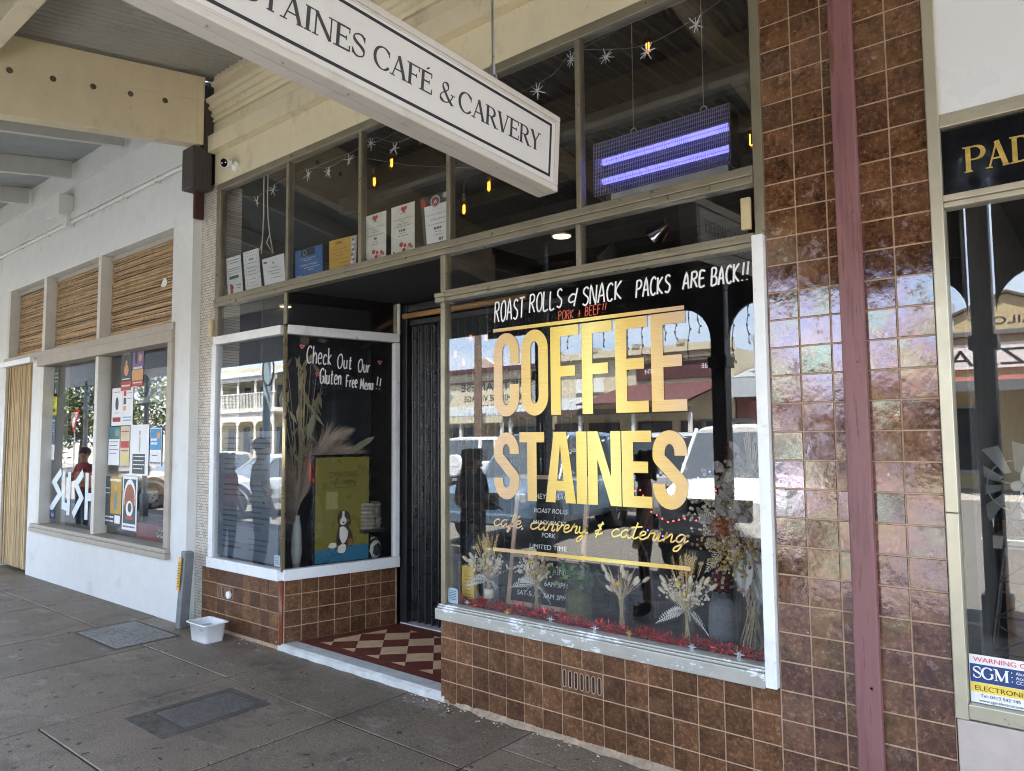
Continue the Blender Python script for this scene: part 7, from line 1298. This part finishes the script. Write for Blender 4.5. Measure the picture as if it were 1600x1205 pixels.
# ------------------------------------------------------------------ people on the footpath (reflected in the glass)
skin = P('skin', (.46, .27, .19), .55, var=.08, scale=12)
def person(label, loc, rot, top, legs, arms='down', hair=None, cap=None, height=1.72, longhair=False, pattern=None, female=False):
    """standing figure grown from one skeleton; local +x is forward"""
    V, E_, R = [], [], []
    def add(p, r, parent=None):
        V.append(Vector(p)); R.append(r); i = len(V)-1
        if parent is not None: E_.append((parent, i))
        return i
    sw = .165 if female else .185
    pel = add((0, 0, .95), .125); sp = add((.01, 0, 1.10), .115 if female else .125, pel); ch = add((.005, 0, 1.30), .130, sp); nb = add((-.01, 0, 1.44), .07, ch); nk = add((0, 0, 1.50), .052, nb)
    jw = add((.022, 0, 1.565), .066, nk); cr = add((.01, 0, 1.635), .088, jw); tp = add((.0, 0, 1.69), .055, cr); ns = add((.105, 0, 1.60), .013, jw); reg = {}
    for s in (-1, 1):
        sh = add((-.005, s*sw, 1.405), .062, ch)
        if arms == 'down': el, wr, hd = (-.03, s*(sw+.07), 1.13), (.06, s*(sw+.09), .90), (.09, s*(sw+.09), .80)
        elif arms == 'fold': el, wr, hd = (.06, s*(sw+.06), 1.14), (.23, s*.02, 1.17), (.22, -s*.09, 1.20)
        else: el, wr, hd = (.0, s*(sw+.05), 1.12), (.24, s*.10, 1.10), (.33, s*.07, 1.12)
        e = add(el, .045, sh); w_ = add(wr, .031, e); h = add(tuple(Vector(wr).lerp(Vector(hd), .6)), .034, w_); dv = (Vector(hd)-Vector(wr)).normalized(); lat = dv.cross(Vector((0, s, .3))).normalized()
        for k in range(4):
            b0 = Vector(hd)+lat*(k-1.5)*.021; ln = (.062, .072, .068, .052)[k]; f1 = add(b0, .0105, h); f2 = add(b0+dv*ln*.55+Vector((0, -s*.006, -.004)), .0095, f1); add(b0+dv*ln*.9+Vector((0, -s*.022, -.01)), .008, f2)
        t1 = add(Vector(wr).lerp(Vector(hd), .45)+lat*-.035, .012, h); add(Vector(wr).lerp(Vector(hd), .85)+lat*-.055, .010, t1)
        hp = add((0, s*.095, .86), .095, pel); kn = add((.02, s*.11, .50), .060, hp); an = add((-.02, s*.115, .09), .042, kn); ft = add((.06, s*.125, .045), .042, an); add((.15, s*.135, .035), .034, ft)
    k = height/1.75; me = bpy.data.meshes.new('b'); me.from_pydata([v*k for v in V], E_, []); ob = bpy.data.objects.new('b', me); COL.objects.link(ob)
    ob.modifiers.new('skin', 'SKIN'); sb_ = ob.modifiers.new('sub', 'SUBSURF'); sb_.levels = sb_.render_levels = 2
    sv_ = me.skin_vertices[0].data
    for i, r in enumerate(R): sv_[i].radius = (r*k, r*k*(1.0 if i > 4 else 1.0)); 
    for i in (0, 1, 2): sv_[i].radius = (R[i]*k*1.22, R[i]*k*.86)
    sv_[0].use_root = True
    dg = bpy.context.evaluated_depsgraph_get(); m2 = bpy.data.meshes.new_from_object(ob.evaluated_get(dg)); bpy.data.objects.remove(ob); bpy.data.meshes.remove(me)
    for m_ in (skin, top, legs, P('shoe', (.05, .045, .04), .5)): m2.materials.append(m_)
    for p in m2.polygons:
        c = p.center/k; p.use_smooth = True; lateral = abs(c.y) > sw+.005
        elb = (Vector((c.x, 0, c.z))-Vector((0, 0, 1.13))).length
        if c.z > 1.46: mi = 0
        elif c.z < .075: mi = 3
        elif c.z < .93 and abs(c.y) < sw+.03 and c.x < .12: mi = 2
        elif (lateral and c.z < 1.22) or c.x > .15: mi = 0
        else: mi = 1
        p.material_index = mi
    t = thing('person', label, 'person', (0, 0, 0)); o = bpy.data.objects.new('body', m2); COL.objects.link(o); o.parent = t
    def P3(x, y, z): return Vector((x, y, z))*k
    for s in (-1, 1): q = MB(); q.ball(P3(.088, s*.032, 1.635), .011*k, 8); q.build('eye', inkblack, t); q = MB(); q.ball(P3(.0, s*.092, 1.61), (.02*k, .012*k, .03*k), 8); q.build('ear', skin, t, True)
    if hair:
        q = MB(); rr_ = random.Random(len(label)); q.ball(P3(-.012, 0, 1.66), (.108*k, .098*k, .088*k), 16)
        if longhair:
            for i in range(260):
                a = rr_.uniform(.55, 2*pi-.55); z = rr_.uniform(1.44, 1.74); p = P3(-.01+.10*cos(a), .10*sin(a), z); q.ball(p+Vector((rr_.gauss(0, .008), rr_.gauss(0, .008), 0)), rr_.uniform(.014, .026), 6)
        q.build('hair', hair, t, True)
    if cap:
        q = MB(); q.ball(P3(-.005, 0, 1.675), (.112*k, .104*k, .086*k), 18); q.obox(P3(-.135, 0, 1.665), P3(.055, 0, -.012), P3(0, .065, 0), P3(.001, 0, .006)); q.build('cap', cap, t, True)
    t.location = loc; t.rotation_euler = (0, 0, rot); return t
def cloth(n_, c, **kw): return P(n_, c, .85, var=kw.pop('var', .12), scale=kw.pop('scale', 8), **kw)
floral = cloth('blue floral cloth', (.09, .13, .32), scale=26, chips=(.62, .64, .68), chipscale=16, chipamt=.52); multi = cloth('bright patterned cloth', (.22, .05, .06), scale=22, chips=(.40, .34, .08), chipscale=20, chipamt=.57); denim = cloth('denim', (.06, .08, .12)); darkc = cloth('black cloth', (.045, .045, .055)); redc = cloth('red shirt', (.26, .03, .03)); greyt = cloth('grey marl cloth', (.55, .60, .62))
ghair = P('grey hair', (.26, .25, .25), .8, var=.3, scale=40); bhair = P('brown hair', (.06, .035, .022), .7, var=.4, scale=40); chair_ = P('curly light brown hair', (.16, .11, .07), .8, var=.5, scale=50)
person('man in dark cap and grey t-shirt standing on the footpath, back to the street', (-8.72, -1.72, 0), radians(-75), greyt, denim, cap=P('dark cap cloth', (.035, .045, .06), .8, var=.1), hair=bhair, height=1.80)
person('grey haired woman in a red top left of the capped man', (-9.62, -1.75, 0), radians(-20), redc, darkc, hair=ghair, female=True, height=1.60, longhair=True)
person('grey haired woman in a blue floral top right of the capped man', (-8.74, -2.55, 0), radians(-120), floral, denim, hair=ghair, female=True, height=1.62)
person('curly haired woman in dark clothes holding papers on the footpath', (-5.62, -2.45, 0), radians(10), darkc, darkc, 'carry', hair=chair_, longhair=True, female=True, height=1.66)
person('brown haired woman in a bright patterned top near the kerb', (-3.72, -2.95, 0), radians(150), multi, darkc, hair=bhair, female=True, height=1.64, longhair=True)
person('man in a red shirt with folded arms before the white shop', (-14.35, -1.6, 0), radians(80), redc, denim, 'fold', hair=bhair, height=1.68)
q = MB(); fr_ = frame((-5.27, -2.40, 1.07), Vector((.9, .2, -.2)), Vector((0.1, .9, .5))); q.prism([(-.10, -.14), (.10, -.14), (.10, .14), (-.10, .14)], fr_, 0, .003); tag(q.build('paper_sheets', paper), 'white sheets of paper held by the curly haired woman', 'papers')
